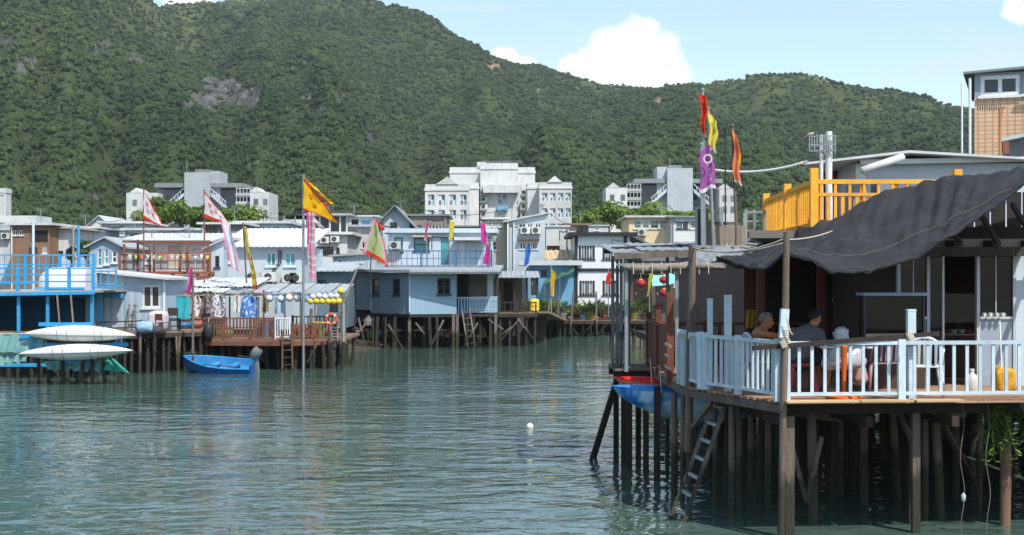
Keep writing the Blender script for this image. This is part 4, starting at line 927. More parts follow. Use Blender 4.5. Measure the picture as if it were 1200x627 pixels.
canoe('upper of two upturned white canoes on the rack', 27, 391, 159, 393, 381, .24, Yc)
canoe('lower of two upturned white canoes on the rack, with stained tips', 21, 414.5, 156, 410.5, 403, .27, Yc - .35)
netm = mat('turquoise_net', '#7fb0ae', .9, .25, 6, (1, 1, .3), transl=.3, dirt=.4, dc=(.12, .2, .2)); netg = mat('green_net', '#3f9c8c', .9, .25, 6, transl=.3)
for lab, c, m, am in (('pale turquoise net curtain hung along the boathouse edge', (-40, 391, 52, 391, -40, 412, 50, 413), netm, .09), ('bunched turquoise net hanging in points over the water', (-20, 414, 34, 413, -18, 430, 30, 424), netm, .14),
                      ('bright green net sagging from the right end of the canoe rack', (119, 417, 131, 418, 117, 434, 152, 437), netg, .08), ('torn green net draped beneath the lower canoe', (52, 424, 122, 423, 56, 434, 118, 434), netm, .09)):
    t = thing('fishing_net', lab, 'net', P(c[0], c[1], 47)); cloth('netting', t, P(c[0], c[1], 46.9), P(c[2], c[3], 46.9), P(c[4], c[5], 46.7), P(c[6], c[7], 46.7), m, am, 5 if c[2] > c[0] + 20 else 2, 30, 8, seed=c[0])
    bar('head_rope', t, P(c[0], c[1], 46.9), P(c[2], c[3], 46.9), .04, .04, ropem)
t = thing('blue_drum', 'small blue drum under the right end of the upper canoe', 'drum', P(137, 402, 47.5)); MB().lathe([(0, 0), (.17, 0), (.18, .05), (.17, .25), (.18, .4), (0, .42)], P(137, 402, 47.5), 14).build('shell', bluep, t); MB().lathe([(.185, .1), (.195, .12), (.185, .14)], P(137, 402, 47.5), 14).build('hoop', blued, t)

# ---- light blue sheet house on the walkway
Yh = 53.; fr = Fr(100, Yh); M = fr.M(); w = fr.u(192); zb = Z(390, Yh); zl, zr_ = Z(319, Yh), Z(328, Yh)
t = thing('sheet_house', 'light blue sheet metal house with brown two pane window and thin sloping roof', 'house', (fr.o.x, Yh, zb)); hole = (fr.u(166.5), fr.u(188), fr.z(170, 361), fr.z(170, 334)); q = MB(M)
holed_wall(q, 0, w, zb, zr_, [hole]); q.poly([(0, 0, zr_), (w, 0, zr_), (0, 0, zl)]); q.poly([(w, 0, zb), (w, 4, zb), (w, 4, zr_), (w, 0, zr_)]); q.poly([(0, 4, zb), (0, 0, zb), (0, 0, zl), (0, 4, zl)]); q.build('wall', lblue2, t)
window(t, M, *hole, 2, 1, wframe, glass('brown_glass', '#3a302b', .1), fw=.08)
q = MB(M); q.prism([(-.2, -.35, zl + .05), (w + .25, -.35, zr_ + .0), (w + .25, -.35, zr_ + .08), (-.2, -.35, zl + .13)], (0, 4.6, 0)); q.build('roof', wtin, t)
for px in (122, 146): MB(M).box(fr.u(px), fr.u(px) + .04, -.03, -.003, zb, zl - .1).build('seam_strip', mat('seam_grey_blue', '#8ba6b8', .6, .1, 3), t)
MB(M).box(fr.u(101), fr.u(120), -.04, -.004, zb, fr.z(110, 344)).build('door', mat('door_grey_blue', '#93b0c4', .6, .1, 3), t)
bar('stud', t, M @ Vector((w + .02, -.02, zb)), M @ Vector((w + .02, -.02, zr_)), .07, .07, wframe)
lad = thing('step_ladder', 'grey step ladder leaning on the light blue sheet house', 'ladder', (X(155, 52.6), 52.6, zb))
for px in (150, 159.5): bar('rail', lad, (X(px, 52.4), 52.35, zb), (X(px + (2 if px < 155 else -1), 52.9), 52.85, Z(356, 52.9)), .04, .05, gwood)
for k in range(5): z = zb + .12 + k * .22; bar('rung', lad, (X(150.5 + k * .4, 52.4), 52.42 + k * .09, z), (X(159.3 - k * .2, 52.4), 52.42 + k * .09, z), .05, .03, gwood)
# walkway in front
Yw = 50.5; zw = Z(391, Yw)
wk = thing('walkway', 'dark timber walkway on crooked stilts in front of the light blue sheet house', 'walkway', (X(170, Yw), Yw, -1))
MB().prism([(X(113, Yw), Yw, zw - .07), (X(244, 54), 54, zw - .07), (X(244, 54), 58, zw - .07), (X(113, Yw), 58, zw - .07)], (0, 0, .07)).build('deck', plankm, wk)
wy = lambda px: Yw + (px - 113) / 131 * 3.5
wx = lambda px: X(px, wy(px))
for dy in (.05, 1.5, 3): bar('joist', wk, (X(113, Yw), Yw + dy, zw - .15), (wx(244), 54 + dy, zw - .15), .1, .15, dwood)
stilts(wk, [(wx(px + rnd.uniform(-2, 2)), wy(px) + dy) for px in range(116, 244, 9) for dy in (.15, 1.9, 3.8)], zw - .2, .075)
stilts(wk, [(wx(px), wy(px) - .1) for px in (183, 207, 211)], zw - .2, .06, gwood)
for k in range(9): px = rnd.uniform(118, 225); bar('brace', wk, P(px, 396, wy(px) + rnd.uniform(.2, 2)), P(px + rnd.uniform(-20, 20), 420 + rnd.uniform(0, 10), wy(px) + rnd.uniform(.2, 2)), .06, .06, dwood)
for k in range(5): bar('cross_tie', wk, P(115 + k * 25, 412 + rnd.uniform(-4, 4), wy(115 + k * 25) + .3), P(140 + k * 25, 412 + rnd.uniform(-4, 4), wy(140 + k * 25) + .3), .07, .07, dwood)
railing('walkway_railing', 'dark wooden railing of the walkway before the light blue sheet house', [(wx(px), wy(px) + .1, zw) for px in (113, 164, 210, 244)], .40, dwood, 99, .07, bottom=.18, mids=0)
for px, pt in ((164.5, 376), (181, 372)): pole('mooring_post', wk, (wx(px), wy(px) - .12, -1.2), P(px, pt, wy(px) - .12), .06, gwood)
def lump(name, label, cat, px0, py0, px1, py1, Y, m, seed, dep=.6, group=None, noise=.12):
    t = thing(name, label, cat, (X((px0 + px1) / 2, Y), Y, Z(py1, Y)), 0, group); bm = bmesh.new(); bmesh.ops.create_icosphere(bm, subdivisions=3, radius=1); w, h = (X(px1, Y) - X(px0, Y)) / 2, (Z(py0, Y) - Z(py1, Y)) / 2; c = Vector((X((px0 + px1) / 2, Y), Y, Z((py0 + py1) / 2, Y))); vv = []
    for v in bm.verts:
        d = v.co; e = Vector([math.copysign(abs(k) ** .55, k) for k in d]); k = 1 + noise * mnoise.noise(d * 2.2 + Vector((seed, 0, 0))) + noise * .5 * mnoise.noise(d * 5 + Vector((0, seed, 0)))
        vv.append(c + Vector((e.x * w * k, e.y * dep / 2 * k, e.z * h * k)))
    q = MB().add(vv, [tuple(v.index for v in f.verts) for f in bm.faces]); bm.free(); q.build('cover', m, t, True); return t
t = lump('covered_chair', 'bulky seat wrapped in a pale floral cover by the window', 'chair', 174, 364, 196, 389, 52.2, mat('pale_floral_cover', '#c9bfc6', .9, .2, 9, dirt=.3, dc=(.45, .3, .36)), 3, .9)
for px in (177, 193): bar('leg', t, P(px, 392, 52.0), P(px, 386, 52.0), .05, .05, dwood)
t = lump('tarp_bundle', 'blue and white tarpaulin bundle beside the floral covered seat', 'tarp', 160, 376, 181, 390, 51.9, mat('blue_white_tarp', '#93b3d0', .7, .4, 5), 8, .7); rope('tie', t, P(161, 384, 51.5), P(180, 382, 51.5), .012, ropem)
def chair4(name, label, px, Y, zf, m, rz, s=1., group=None):
    c = Vector((X(px, Y), Y, zf)); t = thing(name, label, 'chair', c, rz, group); MM = Matrix.Translation(c) @ Matrix.Rotation(rz, 4, 'Z') @ Matrix.Scale(s, 4)
    for a in (-.2, .2):
        for b in (-.2, .2): bar('leg', t, MM @ Vector((a, b, 0)), MM @ Vector((a, b, .42)), .035 * s, .035 * s, m)
    MB(MM).box(-.23, .23, -.23, .23, .42, .46).build('seat', m, t); MB(MM).box(-.22, .22, .2, .24, .55, .85).build('backrest', m, t)
    for a in (-.2, .2): bar('back_post', t, MM @ Vector((a, .21, .46)), MM @ Vector((a, .22, .6)), .035 * s, .035 * s, m)
chair4('small_chair', 'dark wooden chair in front of the teal sheet', 203, 53.5, zw, dwood, .4); chair4('small_chair', 'dark wooden chair beside the floral covered seat', 190, 51.6, zw, redwood, 2.6, .8)
t = thing('teal_sheet', 'teal tarpaulin screen hung beside the light blue sheet house', 'tarp', P(208, 372, 55)); cloth('sheet', t, P(193, 346, 55), P(223, 347, 55), P(193, 376, 55), P(222, 375, 55), mat('teal_tarp', '#2d9aa5', .7, .15, 3), .05, 3); bar('hanging_rail', t, P(192, 346, 55), P(224, 347, 55), .04, .04, steel)

# ---- tin lean-to roofs over the laundry
def leanto(label, px0, px1, pf, pb, Y0, Y1, m, n, group=None):
    t = thing('tin_canopy', label, 'canopy', (X(px0, Y0), Y0, 1)); zf, zk = Z(pf, Y0), Z(pb, Y1)
    for i in range(n):
        a = X(px0 + (px1 - px0) * i / n, Y0); b = X(px0 + (px1 - px0) * (i + 1) / n, Y0) - .01; dz = .03 * (i % 2)
        roof_sheet(None, a, b, Y0, Y1, zf + dz, zk + dz, .03, .18, .025).build('roof_sheet', m, t)
    bar('eave_beam', t, (X(px0, Y0), Y0 + .1, zf - .08), (X(px1, Y0), Y0 + .1, zf - .08), .06, .08, steel)
    k = max(2, int((px1 - px0) / 30))
    for i in range(k + 1): x = X(px0 + (px1 - px0) * i / k, Y0); bar('canopy_post', t, (x, Y0 + .15, 1.0), (x, Y0 + .15, zf - .12), .06, .06, gwood)
    return t
leanto('whitish tin canopy above the hanging laundry', 197, 262, 342, 331, 56.5, 61, wtin, 5); leanto('long grey tin canopy above the blue shirt and the buoy string', 262, 404, 343, 333, 57, 60.5, tin, 9)
leanto('bleached sheet canopy below the rusty balcony', 205, 300, 336, 326, 58, 61.5, wtin, 6)
ll = thing('clothes_line', 'clothes line stretched under the tin canopies', 'line', P(196, 346, 55.6)); rope('cord', ll, P(196, 345, 55.6), P(402, 347, 55.6), .012, ropem, .06)
for px in (226, 262, 303, 352, 400): bar('line_post', ll, P(px, 398, 55.7), P(px, 343, 55.7), .05, .05, gwood)
def garment(label, px0, px1, pt, pb, m, seed, shirt=True):
    Y = 55.5; t = thing('hung_garment', label, 'laundry', P((px0 + px1) / 2, pb, Y)); cx = (px0 + px1) / 2; hw = (px1 - px0) / 2; r_ = random.Random(seed); ph = r_.uniform(0, 6)
    def f(u, v):
        k = (.45 + .55 * min(1, v / .22)) if shirt else 1; k *= 1 + .12 * v + .06 * math.sin(v * 9 + ph)
        return P(cx + (u * 2 - 1) * hw * k, pt + (pb - pt) * v * (1 + .06 * math.sin(u * 7 + ph)), Y) + Vector((0, .10 * math.sin(u * 9 + ph) * (.3 + v) + .05 * math.sin(u * 19 + v * 4), 0))
    MB().grid(f, 16, 12).build('cloth', m, t)
    for px in (cx - hw * .3, cx + hw * .3): bar('peg', t, P(px, pt + 1.5, Y - .03), P(px, pt - 2, Y - .03), .03, .03, junkm[3])
def pattern(name, a, b, sc):
    m = mat(name, a, .9, .1, 5); t = m.node_tree; N = t.nodes; L = t.links.new; v = N.new('ShaderNodeTexVoronoi'); v.inputs['Scale'].default_value = sc; g = N.new('ShaderNodeNewGeometry'); L(g.outputs['Position'], v.inputs['Vector'])
    c = N.new('ShaderNodeValToRGB'); c.color_ramp.elements[0].position = .38; c.color_ramp.elements[1].position = .5; c.color_ramp.elements[0].color = (*S(b), 1); c.color_ramp.elements[1].color = (*S(a), 1); L(v.outputs['Distance'], c.inputs[0]); L(c.outputs[0], N['Principled BSDF'].inputs['Base Color']); return m
fl1 = pattern('grey_floral_print', '#c6c6cb', '#77767f', 9.); fl2 = pattern('pale_pink_print', '#cdc4c2', '#86757a', 8.); bl1 = pattern('blue_print', '#4f7fbe', '#a7c2e0', 7.); gn1 = pattern('dark_mixed_print', '#7f7470', '#4a3c40', 8.)
garment('white floral shirt hung beside the teal sheet', 221, 236, 346, 372, fl2, 1); garment('dark mixed print shirt between two pale shirts on the line', 236, 248, 346, 368, gn1, 2); garment('wide pale grey floral shirt on the line', 246, 264, 345, 373, fl1, 3)
garment('bright blue patterned shirt hung over the red brown railing', 282, 301, 346, 373, bl1, 4); garment('narrow white towel beside the blue shirt', 274, 281, 346, 366, mat('towel_white', '#d0d0cc', .9, .1, 6), 5, False); garment('olive cloth right of the blue shirt', 308, 314, 347, 366, mat('olive_cloth', '#77784a', .9, .2, 6), 6, False)
garment('small cream cloth at the end of the line near the teal sheet', 215, 221, 345, 356, fl2, 7, False); garment('pale blue cloth behind the buoy string', 322, 334, 349, 367, mat('pale_blue_cloth', '#a3bccd', .9, .1, 5), 8, False)

# ---- red brown deck
Yd = 54.; zk = Z(397.5, Yd)
dk = thing('timber_deck', 'red brown timber deck on stilts carrying the laundry and the buoys', 'deck', (X(300, Yd), Yd, -1))
MB().prism([(X(240, Yd), Yd, zk - .1), (X(342, Yd), Yd - .3, zk - .1), (X(402, Yd), Yd + 1.2, zk - .1), (X(402, Yd), Yd + 6, zk - .1), (X(240, Yd), Yd + 6, zk - .1)], (0, 0, .1)).build('deck', mat('red_deck_board', '#7a5b4b', .85, .2, 3), dk)
bar('fascia', dk, (X(240, Yd), Yd - .04, zk - .16), (X(342, Yd), Yd - .34, zk - .16), .05, .16, redwood); bar('fascia', dk, (X(342, Yd), Yd - .34, zk - .16), (X(402, Yd), Yd + 1.16, zk - .16), .05, .16, redwood)
stilts(dk, [(X(px + rnd.uniform(-2, 2), Yd), Yd + dy) for px in range(246, 404, 11) for dy in (.3, 2., 4.4)], zk - .12, .075)
for px, pt, m in ((353, 352, steel), (363, 362, gwood), (386, 392, gwood), (401, 356, steel)): pole('pipe_pile', dk, (X(px, Yd), Yd - .1 + (.5 if px > 350 else 0), -1.2), (X(px, Yd), Yd - .1 + (.5 if px > 350 else 0), Z(pt, Yd)), .10 if pt > 370 else .07, m)
for a_, b_ in (((262, 400), (258, 420)), ((296, 404), (310, 425)), ((318, 402), (300, 425)), ((372, 402), (360, 425)), ((275, 402), (285, 424))): bar('brace', dk, P(*a_, Yd + .3), P(*b_, Yd + .3), .06, .06, gwood)
railing('deck_railing', 'red brown slatted railing along the deck, left of the white gate', [(X(240, Yd), Yd + .04, zk), (X(262, Yd), Yd - .03, zk), (X(294, Yd), Yd - .12, zk), (X(323, Yd), Yd - .2, zk)], .80, redwood, .125, .1, .06, mids=1)
railing('deck_railing', 'red brown slatted railing right of the white gate, under the life ring', [(X(343, Yd), Yd - .25, zk), (X(365, Yd), Yd + .3, zk), (X(389, Yd), Yd + .9, zk)], .56, redwood, .14, .1, .06)
railing('deck_railing', 'inner dark red railing at the back of the buoy deck', [(X(343, 58), 58, zk), (X(370, 58), 58, zk), (X(404, 58), 58, zk)], .75, redwood, .16, .09, .05)
railing('white_gate', 'white bar gate at the head of the deck ladder', [(X(324, Yd), Yd - .24, zk), (X(341, Yd), Yd - .28, zk)], .80, wframe, .085, .05, .03, cat='gate')
def ladder(label, p0, p1, q0, q1, n, m, rm=None, group=None, w=.06):
    """left rail p0-p1, right rail q0-q1 (bottom to top)"""
    p0, p1, q0, q1 = map(Vector, (p0, p1, q0, q1)); t = thing('ladder', label, 'ladder', p0, 0, group)
    bar('rail', t, p0, p1, w, w * 1.3, m); bar('rail', t, q0, q1, w, w * 1.3, m)
    for k in range(n): f = (k + .6) / (n + .2); bar('rung', t, p0.lerp(p1, f), q0.lerp(q1, f), w * .9, w * .7, rm or m)
    return t
ladder('weathered ladder going down from the white gate to the water', P(331, 433, Yd - .5), P(331, 388, Yd - .4), P(343, 432, Yd - .5), P(342, 388, Yd - .4), 5, redwood, gwood)
ladder('small grey ladder hung below the life ring', P(389, 400, Yd + .5), P(389, 382, Yd + .5), P(396, 400, Yd + .5), P(396, 382, Yd + .5), 5, steel, w=.035)
lr = thing('life_ring', 'orange life ring hung on the deck post', 'life ring', P(388, 382, Yd + .4)); org = mat('orange_ring', '#d9532c', .5, .1, 4); c = P(388, 374, Yd + .35)
def torus(q, c, R_, r_, a0=0, a1=6.2832, n=28, k=10): return q.grid(lambda u, v: c + Vector((math.cos(a0 + (a1 - a0) * u) * (R_ + r_ * math.cos(v * 6.2832)), r_ * math.sin(v * 6.2832), math.sin(a0 + (a1 - a0) * u) * (R_ + r_ * math.cos(v * 6.2832)))), n, k)
torus(MB(), c, .19, .05).build('ring', org, lr)
for a_ in (.78, 2.36, 3.93, 5.5): torus(MB(), c, .19, .053, a_ - .13, a_ + .13, 4).build('band', wframe, lr)
ft = thing('tyre_fender', 'black rubber fender hung from the deck corner by the blue boat', 'fender', P(244, 400, Yd - .2))
MB().lathe([(0, 0), (.14, .06), (.2, .25), (.2, .5), (.13, .68), (0, .72)], P(244, 400, Yd - .25), 14).build('body', black, ft, True); rope('rope', ft, P(244, 379, Yd - .25), P(245, 372, Yd), .012, ropem)
# float string
fb = {'w': wframe, 'b': mat('float_blue', '#3f7fc4', .45, .1, 4), 'y': mat('float_yellow', '#e2c438', .45, .1, 4), 'o': mat('float_orange', '#d8894c', .45, .1, 4)}
fs_ = thing('float_rail', 'rope rail carrying the row of blue, white and yellow floats', 'rope', P(310, 343, 54.6)); rope('cord', fs_, P(306, 344, 54.6), P(402, 342, 54.6), .015, ropem, .04)
for px in (309, 355, 401): bar('rail_post', fs_, P(px, 397, 54.7), P(px, 340, 54.7), .06, .06, redwood if px < 400 else gwood)
def flt(label, px, py, r, a_, b_, group):
    c = P(px, py, 54.5); t = thing('net_float', label, 'float', c - Vector((0, 0, r)), 0, group); mats_ = [fb[a_], fb[b_]]
    q = MB().grid(lambda u, v: c + Vector((math.cos(u * 6.2832) * math.sin(v * math.pi), -math.cos(v * math.pi), math.sin(u * 6.2832) * math.sin(v * math.pi))) * r, 16, 10, lambda u, v: 0 if v < .27 or v > .73 else 1); q.build('ball', mats_, t)
    MB().tube([c + Vector((0, 0, r * .95)), P(px, 343.6, 54.58)], .008, 4).build('lanyard', ropem, t)
for px in (316, 329, 339, 348.5, 358): flt('white float with blue ring hung apart at the laundry end of the string' if px not in (339,) else 'white and orange float between two blue ringed floats', px, 349 + (px % 3) * .4, .15, 'w', 'o' if px == 339 else 'b', 'single floats on the string')
for px in (367, 374, 381, 388, 394.5): flt('white and blue float in the crowded upper row of the string', px, 346.5 + (px % 2), .14, 'w', 'b', 'upper row floats')
for px in (364, 371, 377.5, 385, 391, 397): flt('yellow float in the crowded lower row of the string', px, 353, .13, 'y', 'y' if px % 2 else 'w', 'lower row floats')
flt('single yellow float at the top end of the string near the stilt house', 399, 341, .12, 'y', 'y', None)
# long slanting pole and mooring poles
t = thing('slanting_pole', 'long pale bamboo pole leaning from the deck towards the stilt house', 'pole', P(400, 392, Yd)); pole('shaft', t, P(398, 366, Yd + .3), P(418, 316, Yd + 3), .05, gwood); bar('wedge', t, P(396, 368, Yd + .3), P(401, 364, Yd + .3), .08, .06, gwood)
# ---- blue skiff with outboard
def hull(t, c, L, B, D, yaw, mo, mi_, bow=.28, flare=.75, rim=None, nm='hull', roll=-15):
    MM = Matrix.Translation(c) @ Matrix.Rotation(yaw, 4, 'Z') @ Matrix.Rotation(R(roll), 4, 'X')
    def sec(u):      # u 0 stern .. 1 bow
        b = B / 2 * (1 if u < .45 else max(.02, 1 - ((u - .45) / .55) ** 2.2)) * (.9 + .1 * min(1, u / .3)); return b, D * (.78 + bow * u ** 2.2), D * .0 + D * .55 * max(0, (u - .7) / .3) ** 2
    def f(u, v, off=0):
        b, zt, zk_ = sec(u); s = v * 2 - 1; k = abs(s); zz = zk_ + (zt - zk_) * (k ** 1.9); yy = math.copysign(b * (flare + (1 - flare) * k) * min(1, k * 1.7), s) if k > 0 else 0
        yy = math.copysign(max(0, abs(yy) - off), yy); return MM @ Vector((u * L - L / 2, yy, zz + off * (1 - k)))
    q = MB().grid(lambda u, v: f(u, v), 22, 14); q.poly([f(0, j / 14) for j in range(15)]); h_ = q.build(nm, mo, t)
    MB().grid(lambda u, v: f(.03 + u * .95, 1 - v, .03), 20, 14).build('inner_shell', mi_, t)
    for e in (0, 1): MB().tube([f(i / 20, e) for i in range(21)], .035, 6).build('gunwale', rim or mi_, h_, True)
    return MM, f
skb = mat('skiff_blue', '#11559c', .45, .14, 3, dirt=.5); ski = mat('skiff_inner_blue', '#2f84bf', .5, .12, 3, dirt=.45, dc=(.3, .4, .45))
sk = thing('skiff', 'small blue open skiff with grey outboard motor moored under the deck', 'boat', (X(258, 52.2), 52.2, 0))
MM, f = hull(sk, Vector((X(258, 52.2), 52.2, -.13)), 2.65, 1.2, .60, R(171), skb, ski, .50)
for u in (.3, .58): MB(MM).box(u * 2.75 - 1.5, u * 2.75 - 1.25, -.48, .48, .36, .40).build('thwart', ski, sk)
MB(MM).box(-1.37, -1.31, -.46, .46, .1, .56).build('transom', skb, sk)
om = MB(MM); om.box(-1.5, -1.36, -.06, .06, -.25, .62); o = om.build('outboard_motor', dgrey_c, sk)
q = MB(MM @ Matrix.Translation((-1.36, 0, .78)) @ Matrix.Rotation(R(-38), 4, 'Y')); q.grid(lambda u, v: (math.cos(v * 6.283) * .19 * math.sin(.25 + u * 2.6) ** .4, math.sin(v * 6.283) * .17 * math.sin(.25 + u * 2.6) ** .4, -.1 + u * .52), 8, 12); q.build('cowling', mat('cowling_grey', '#787c80', .4, .1, 4), o)
q = MB(MM); q.tube([(-1.2, 0, .75), (-.75, .08, .82)], .025, 6); q.build('tiller', black, o)
MB(MM).lathe([(.10, .14), (.16, .15), (.17, .19), (.12, .2), (.10, .17)], (-.2, .05, .02), 16).build('rope_coil', ropem, sk, True); bar('oar', sk, MM @ Vector((-.9, .2, .42)), MM @ Vector((.8, .12, .5)), .05, .03, gwood)
rope('mooring_line', sk, f(.98, .5), P(226, 400, 52.6), .012, ropem, .1)

# ================================================================ blue stilt house in the middle
cs = [(410, 73.6), (435, 72.2), (480, 70.0), (535, 70.6)]
sh = thing('stilt_house', 'blue grey stilt house with three dark windows and a porch on the right', 'house', (X(480, 70), 70, 1.5))
zb, zt = 1.68, 3.74; pts = [Vector((X(p, y), y)) for p, y in cs]; wh = {1: [(436, 327, 444.5, 346), (460, 327, 468.5, 346)], 2: [(512.5, 326, 528, 345.5)]}
for i in range(3):
    a, b = pts[i], pts[i + 1]; d = b - a; fr = Fr(cs[i][0], cs[i][1], math.degrees(math.atan2(d.y, d.x))); M = fr.M(); w = d.length; hs = [(fr.u(x0), fr.u(x1), fr.z(x0, y1), fr.z(x0, y0)) for x0, y0, x1, y1 in wh.get(i, [])]
    q = MB(M); holed_wall(q, 0, w, zb + (.16 if i == 0 else 0), zt, hs); wl_ = q.build('wall', blueface if i == 2 else bluegrey, sh)
    for h_ in hs: window(sh, M, *h_, 1 if i == 1 else 2, 2, dframe, gl_dark, fw=.06)
    bar('corner_strip', sh, (a.x, a.y - .02, zb + .1), (a.x, a.y - .02, zt), .06, .05, lblue)
e = pts[3]; q = MB(); q.poly([(pts[0].x, pts[0].y, zb), (pts[0].x, 77, zb), (pts[0].x, 77, zt), (pts[0].x, pts[0].y, zt)]); q.poly([(e.x, e.y, zb), (e.x, 77, zb), (e.x, 77, zt), (e.x, e.y, zt)]); q.poly([(pts[0].x, 77, zb), (e.x, 77, zb), (e.x, 77, zt), (pts[0].x, 77, zt)]); q.build('side_wall', bluegrey, sh)
q = MB(); q.prism([(p.x, p.y + .05, zb - .02) for p in pts] + [(X(583, 71), 71, zb - .02), (X(583, 76), 76, zb - .02), (pts[0].x, 76, zb - .02)], (0, 0, -.12)); q.build('floor', dwood, sh)
q = MB(); q.prism([Vector((X(404, 73.5), 73.5, zt + .05)), Vector((X(430, 71), 71.3, zt + .02)), Vector((X(480, 69.3), 69.3, zt + .0)), Vector((X(586, 69.8), 69.8, zt)), Vector((X(590, 77), 77, zt + .3)), Vector((X(405, 77.5), 77.5, zt + .3))], (0, 0, .13)); q.build('roof', tin, sh)
bar('eave_trim', sh, (X(480, 69.25), 69.25, zt - .02), (X(586, 69.75), 69.75, zt - .02), .05, .1, dtin)
# porch
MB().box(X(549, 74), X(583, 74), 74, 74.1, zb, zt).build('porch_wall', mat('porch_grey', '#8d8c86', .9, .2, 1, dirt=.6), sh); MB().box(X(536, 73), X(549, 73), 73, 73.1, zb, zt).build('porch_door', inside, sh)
MB().box(X(571, 71.4), X(578, 71.4), 71.4, 71.5, zb, zt - .1).build('porch_panel', white2, sh); MB().box(X(567, 71.3), X(569.5, 71.3), 71.3, 71.4, zb, zt - .5).build('porch_shutter', dframe, sh)
for px in (536, 549, 582.5): bar('porch_post', sh, (X(px, 71), 71.0, zb), (X(px, 71), 71.0, zt), .09, .09, dwood)
for k in range(6): z = zb + .12 + k * .125; bar('porch_board', sh, (X(549.5, 70.9), 70.9, z), (X(583, 70.9), 70.9, z), .03, .11, blueface)
for k in range(7): x = X(537.5 + k * 1.75, 70.9); bar('porch_baluster', sh, (x, 70.9, zb), (x, 70.9, zb + .78), .035, .03, bluep if k % 2 else lblue)
bar('porch_rail', sh, (X(536, 70.9), 70.9, zb + .8), (X(583, 70.9), 70.9, zb + .84), .06, .05, lblue)
r_ = random.Random(21)
stilts(sh, [(X(r_.uniform(411, 583), 71), r_.uniform(70.3, 76)) for _ in range(52)] + [(X(px, 70.4), 70.3) for px in (437, 452, 463, 480, 503, 512, 548, 575)], zb - .14, .085)
for px in (480, 531.5, 536, 581): bar('square_stilt', sh, (X(px, 70.3), 70.25, -1), (X(px, 70.3), 70.25, zb), .14, .14, gwood)
for a_, b_ in (((455, 380), (472, 408)), ((430, 378), (410, 400)), ((487, 378), (498, 392)), ((583, 395), (600, 383)), ((572, 374), (590, 386)), ((520, 375), (505, 405)), ((420, 372), (428, 404)), ((560, 378), (545, 404))): bar('brace', sh, P(*a_, 70.3), P(*b_, 70.2), .09, .07, gwood)
for k in range(4): bar('cross_tie', sh, P(412 + k * 40, 388 + r_.uniform(-5, 5), 70.6), P(455 + k * 40, 390 + r_.uniform(-5, 5), 70.6), .07, .07, dwood)
bar('fallen_timber', sh, P(409, 400, 70), P(433, 409, 70), .1, .1, gwood)
ladder('pale wooden ladder leaning from the porch of the blue stilt house to the water', P(548, 407, 69.2), P(541, 362, 70.6), P(557, 406, 69.2), P(550, 361, 70.6), 6, gwood)
JN = {m.name: m.name.split('_')[1] for m in junkm}; JN['junk_rust'] = 'rusty brown'
# flotsam lodged between the stilts
for i in range(26):
    px, py = r_.uniform(414, 575), r_.uniform(380, 402); Y = r_.uniform(71.5, 75); m = r_.choice(junkm); c = P(px, py, Y); gz = ground_z(c.x, c.y); c.z = max(c.z, gz + .05)
    t = thing('flotsam', 'small %s piece of flotsam lodged among the stilts of the blue house' % JN[m.name], 'debris', c, r_.uniform(0, 3), 'flotsam under the stilt house'); W_ = WM[t.name]; s = r_.uniform(.1, .26)
    q = MB(W_); q.lathe([(0, 0), (s, .02), (s * r_.uniform(.8, 1.1), s), (s * .5, s * 1.7), (s * .25, s * 2), (0, s * 2)], (0, 0, 0), 9); q.build('body', m, t); post('prop', t, c + Vector((0, 0, .02)), (c.x, c.y, min(gz, c.z) - .3), .04, wetwood)

# added dark walls standing for the gloom behind the stilts
def seawall(label, pts, zt):
    t = thing('added_dark_wall', label, 'wall', (*pts[0], -1)); m = mat('dark_sea_wall', '#4a453e', .95, .35, 1.2, bump=.8, bs=2.5, dirt=.6, dc=(.03, .03, .022)); rw = random.Random(9)
    for (x0, y0), (x1, y1) in zip(pts, pts[1:]):
        a, b = Vector((x0, y0, -1)), Vector((x1, y1, -1)); MB().prism([a, b, b + Vector((0, .6, 0)), a + Vector((0, .6, 0))], (0, 0, zt + 1)).build('wall_face', m, t)
        L = (b - a).length; n = int(L / .9)
        for r_i in range(4):
            for i in range(n):
                if rw.random() < .25: continue
                p = a.lerp(b, (i + .5 * (r_i % 2) + .1) / n); q_ = a.lerp(b, min(1, (i + .5 * (r_i % 2) + .95) / n)); z = -.1 + r_i * (zt + .1) / 4; d_ = rw.uniform(.04, .12); up = Vector((0, 0, z + 1 + (zt + .1) / 8)); bar('stone', t, p + up - Vector((0, d_ / 2, 0)), q_ + up - Vector((0, d_ / 2, 0)), d_, (zt + .1) / 4 * .88, m)
seawall('added dark stone wall standing for the gloom behind the blue stilt house', [(X(405, 77.2), 77.2), (X(640, 78), 78)], 1.6)
seawall('added dark stone wall standing for the gloom behind the timber deck and walkway', [(X(-60, 57), 57), (X(110, 58.5), 58.5), (X(405, 61), 61)], 1.05)

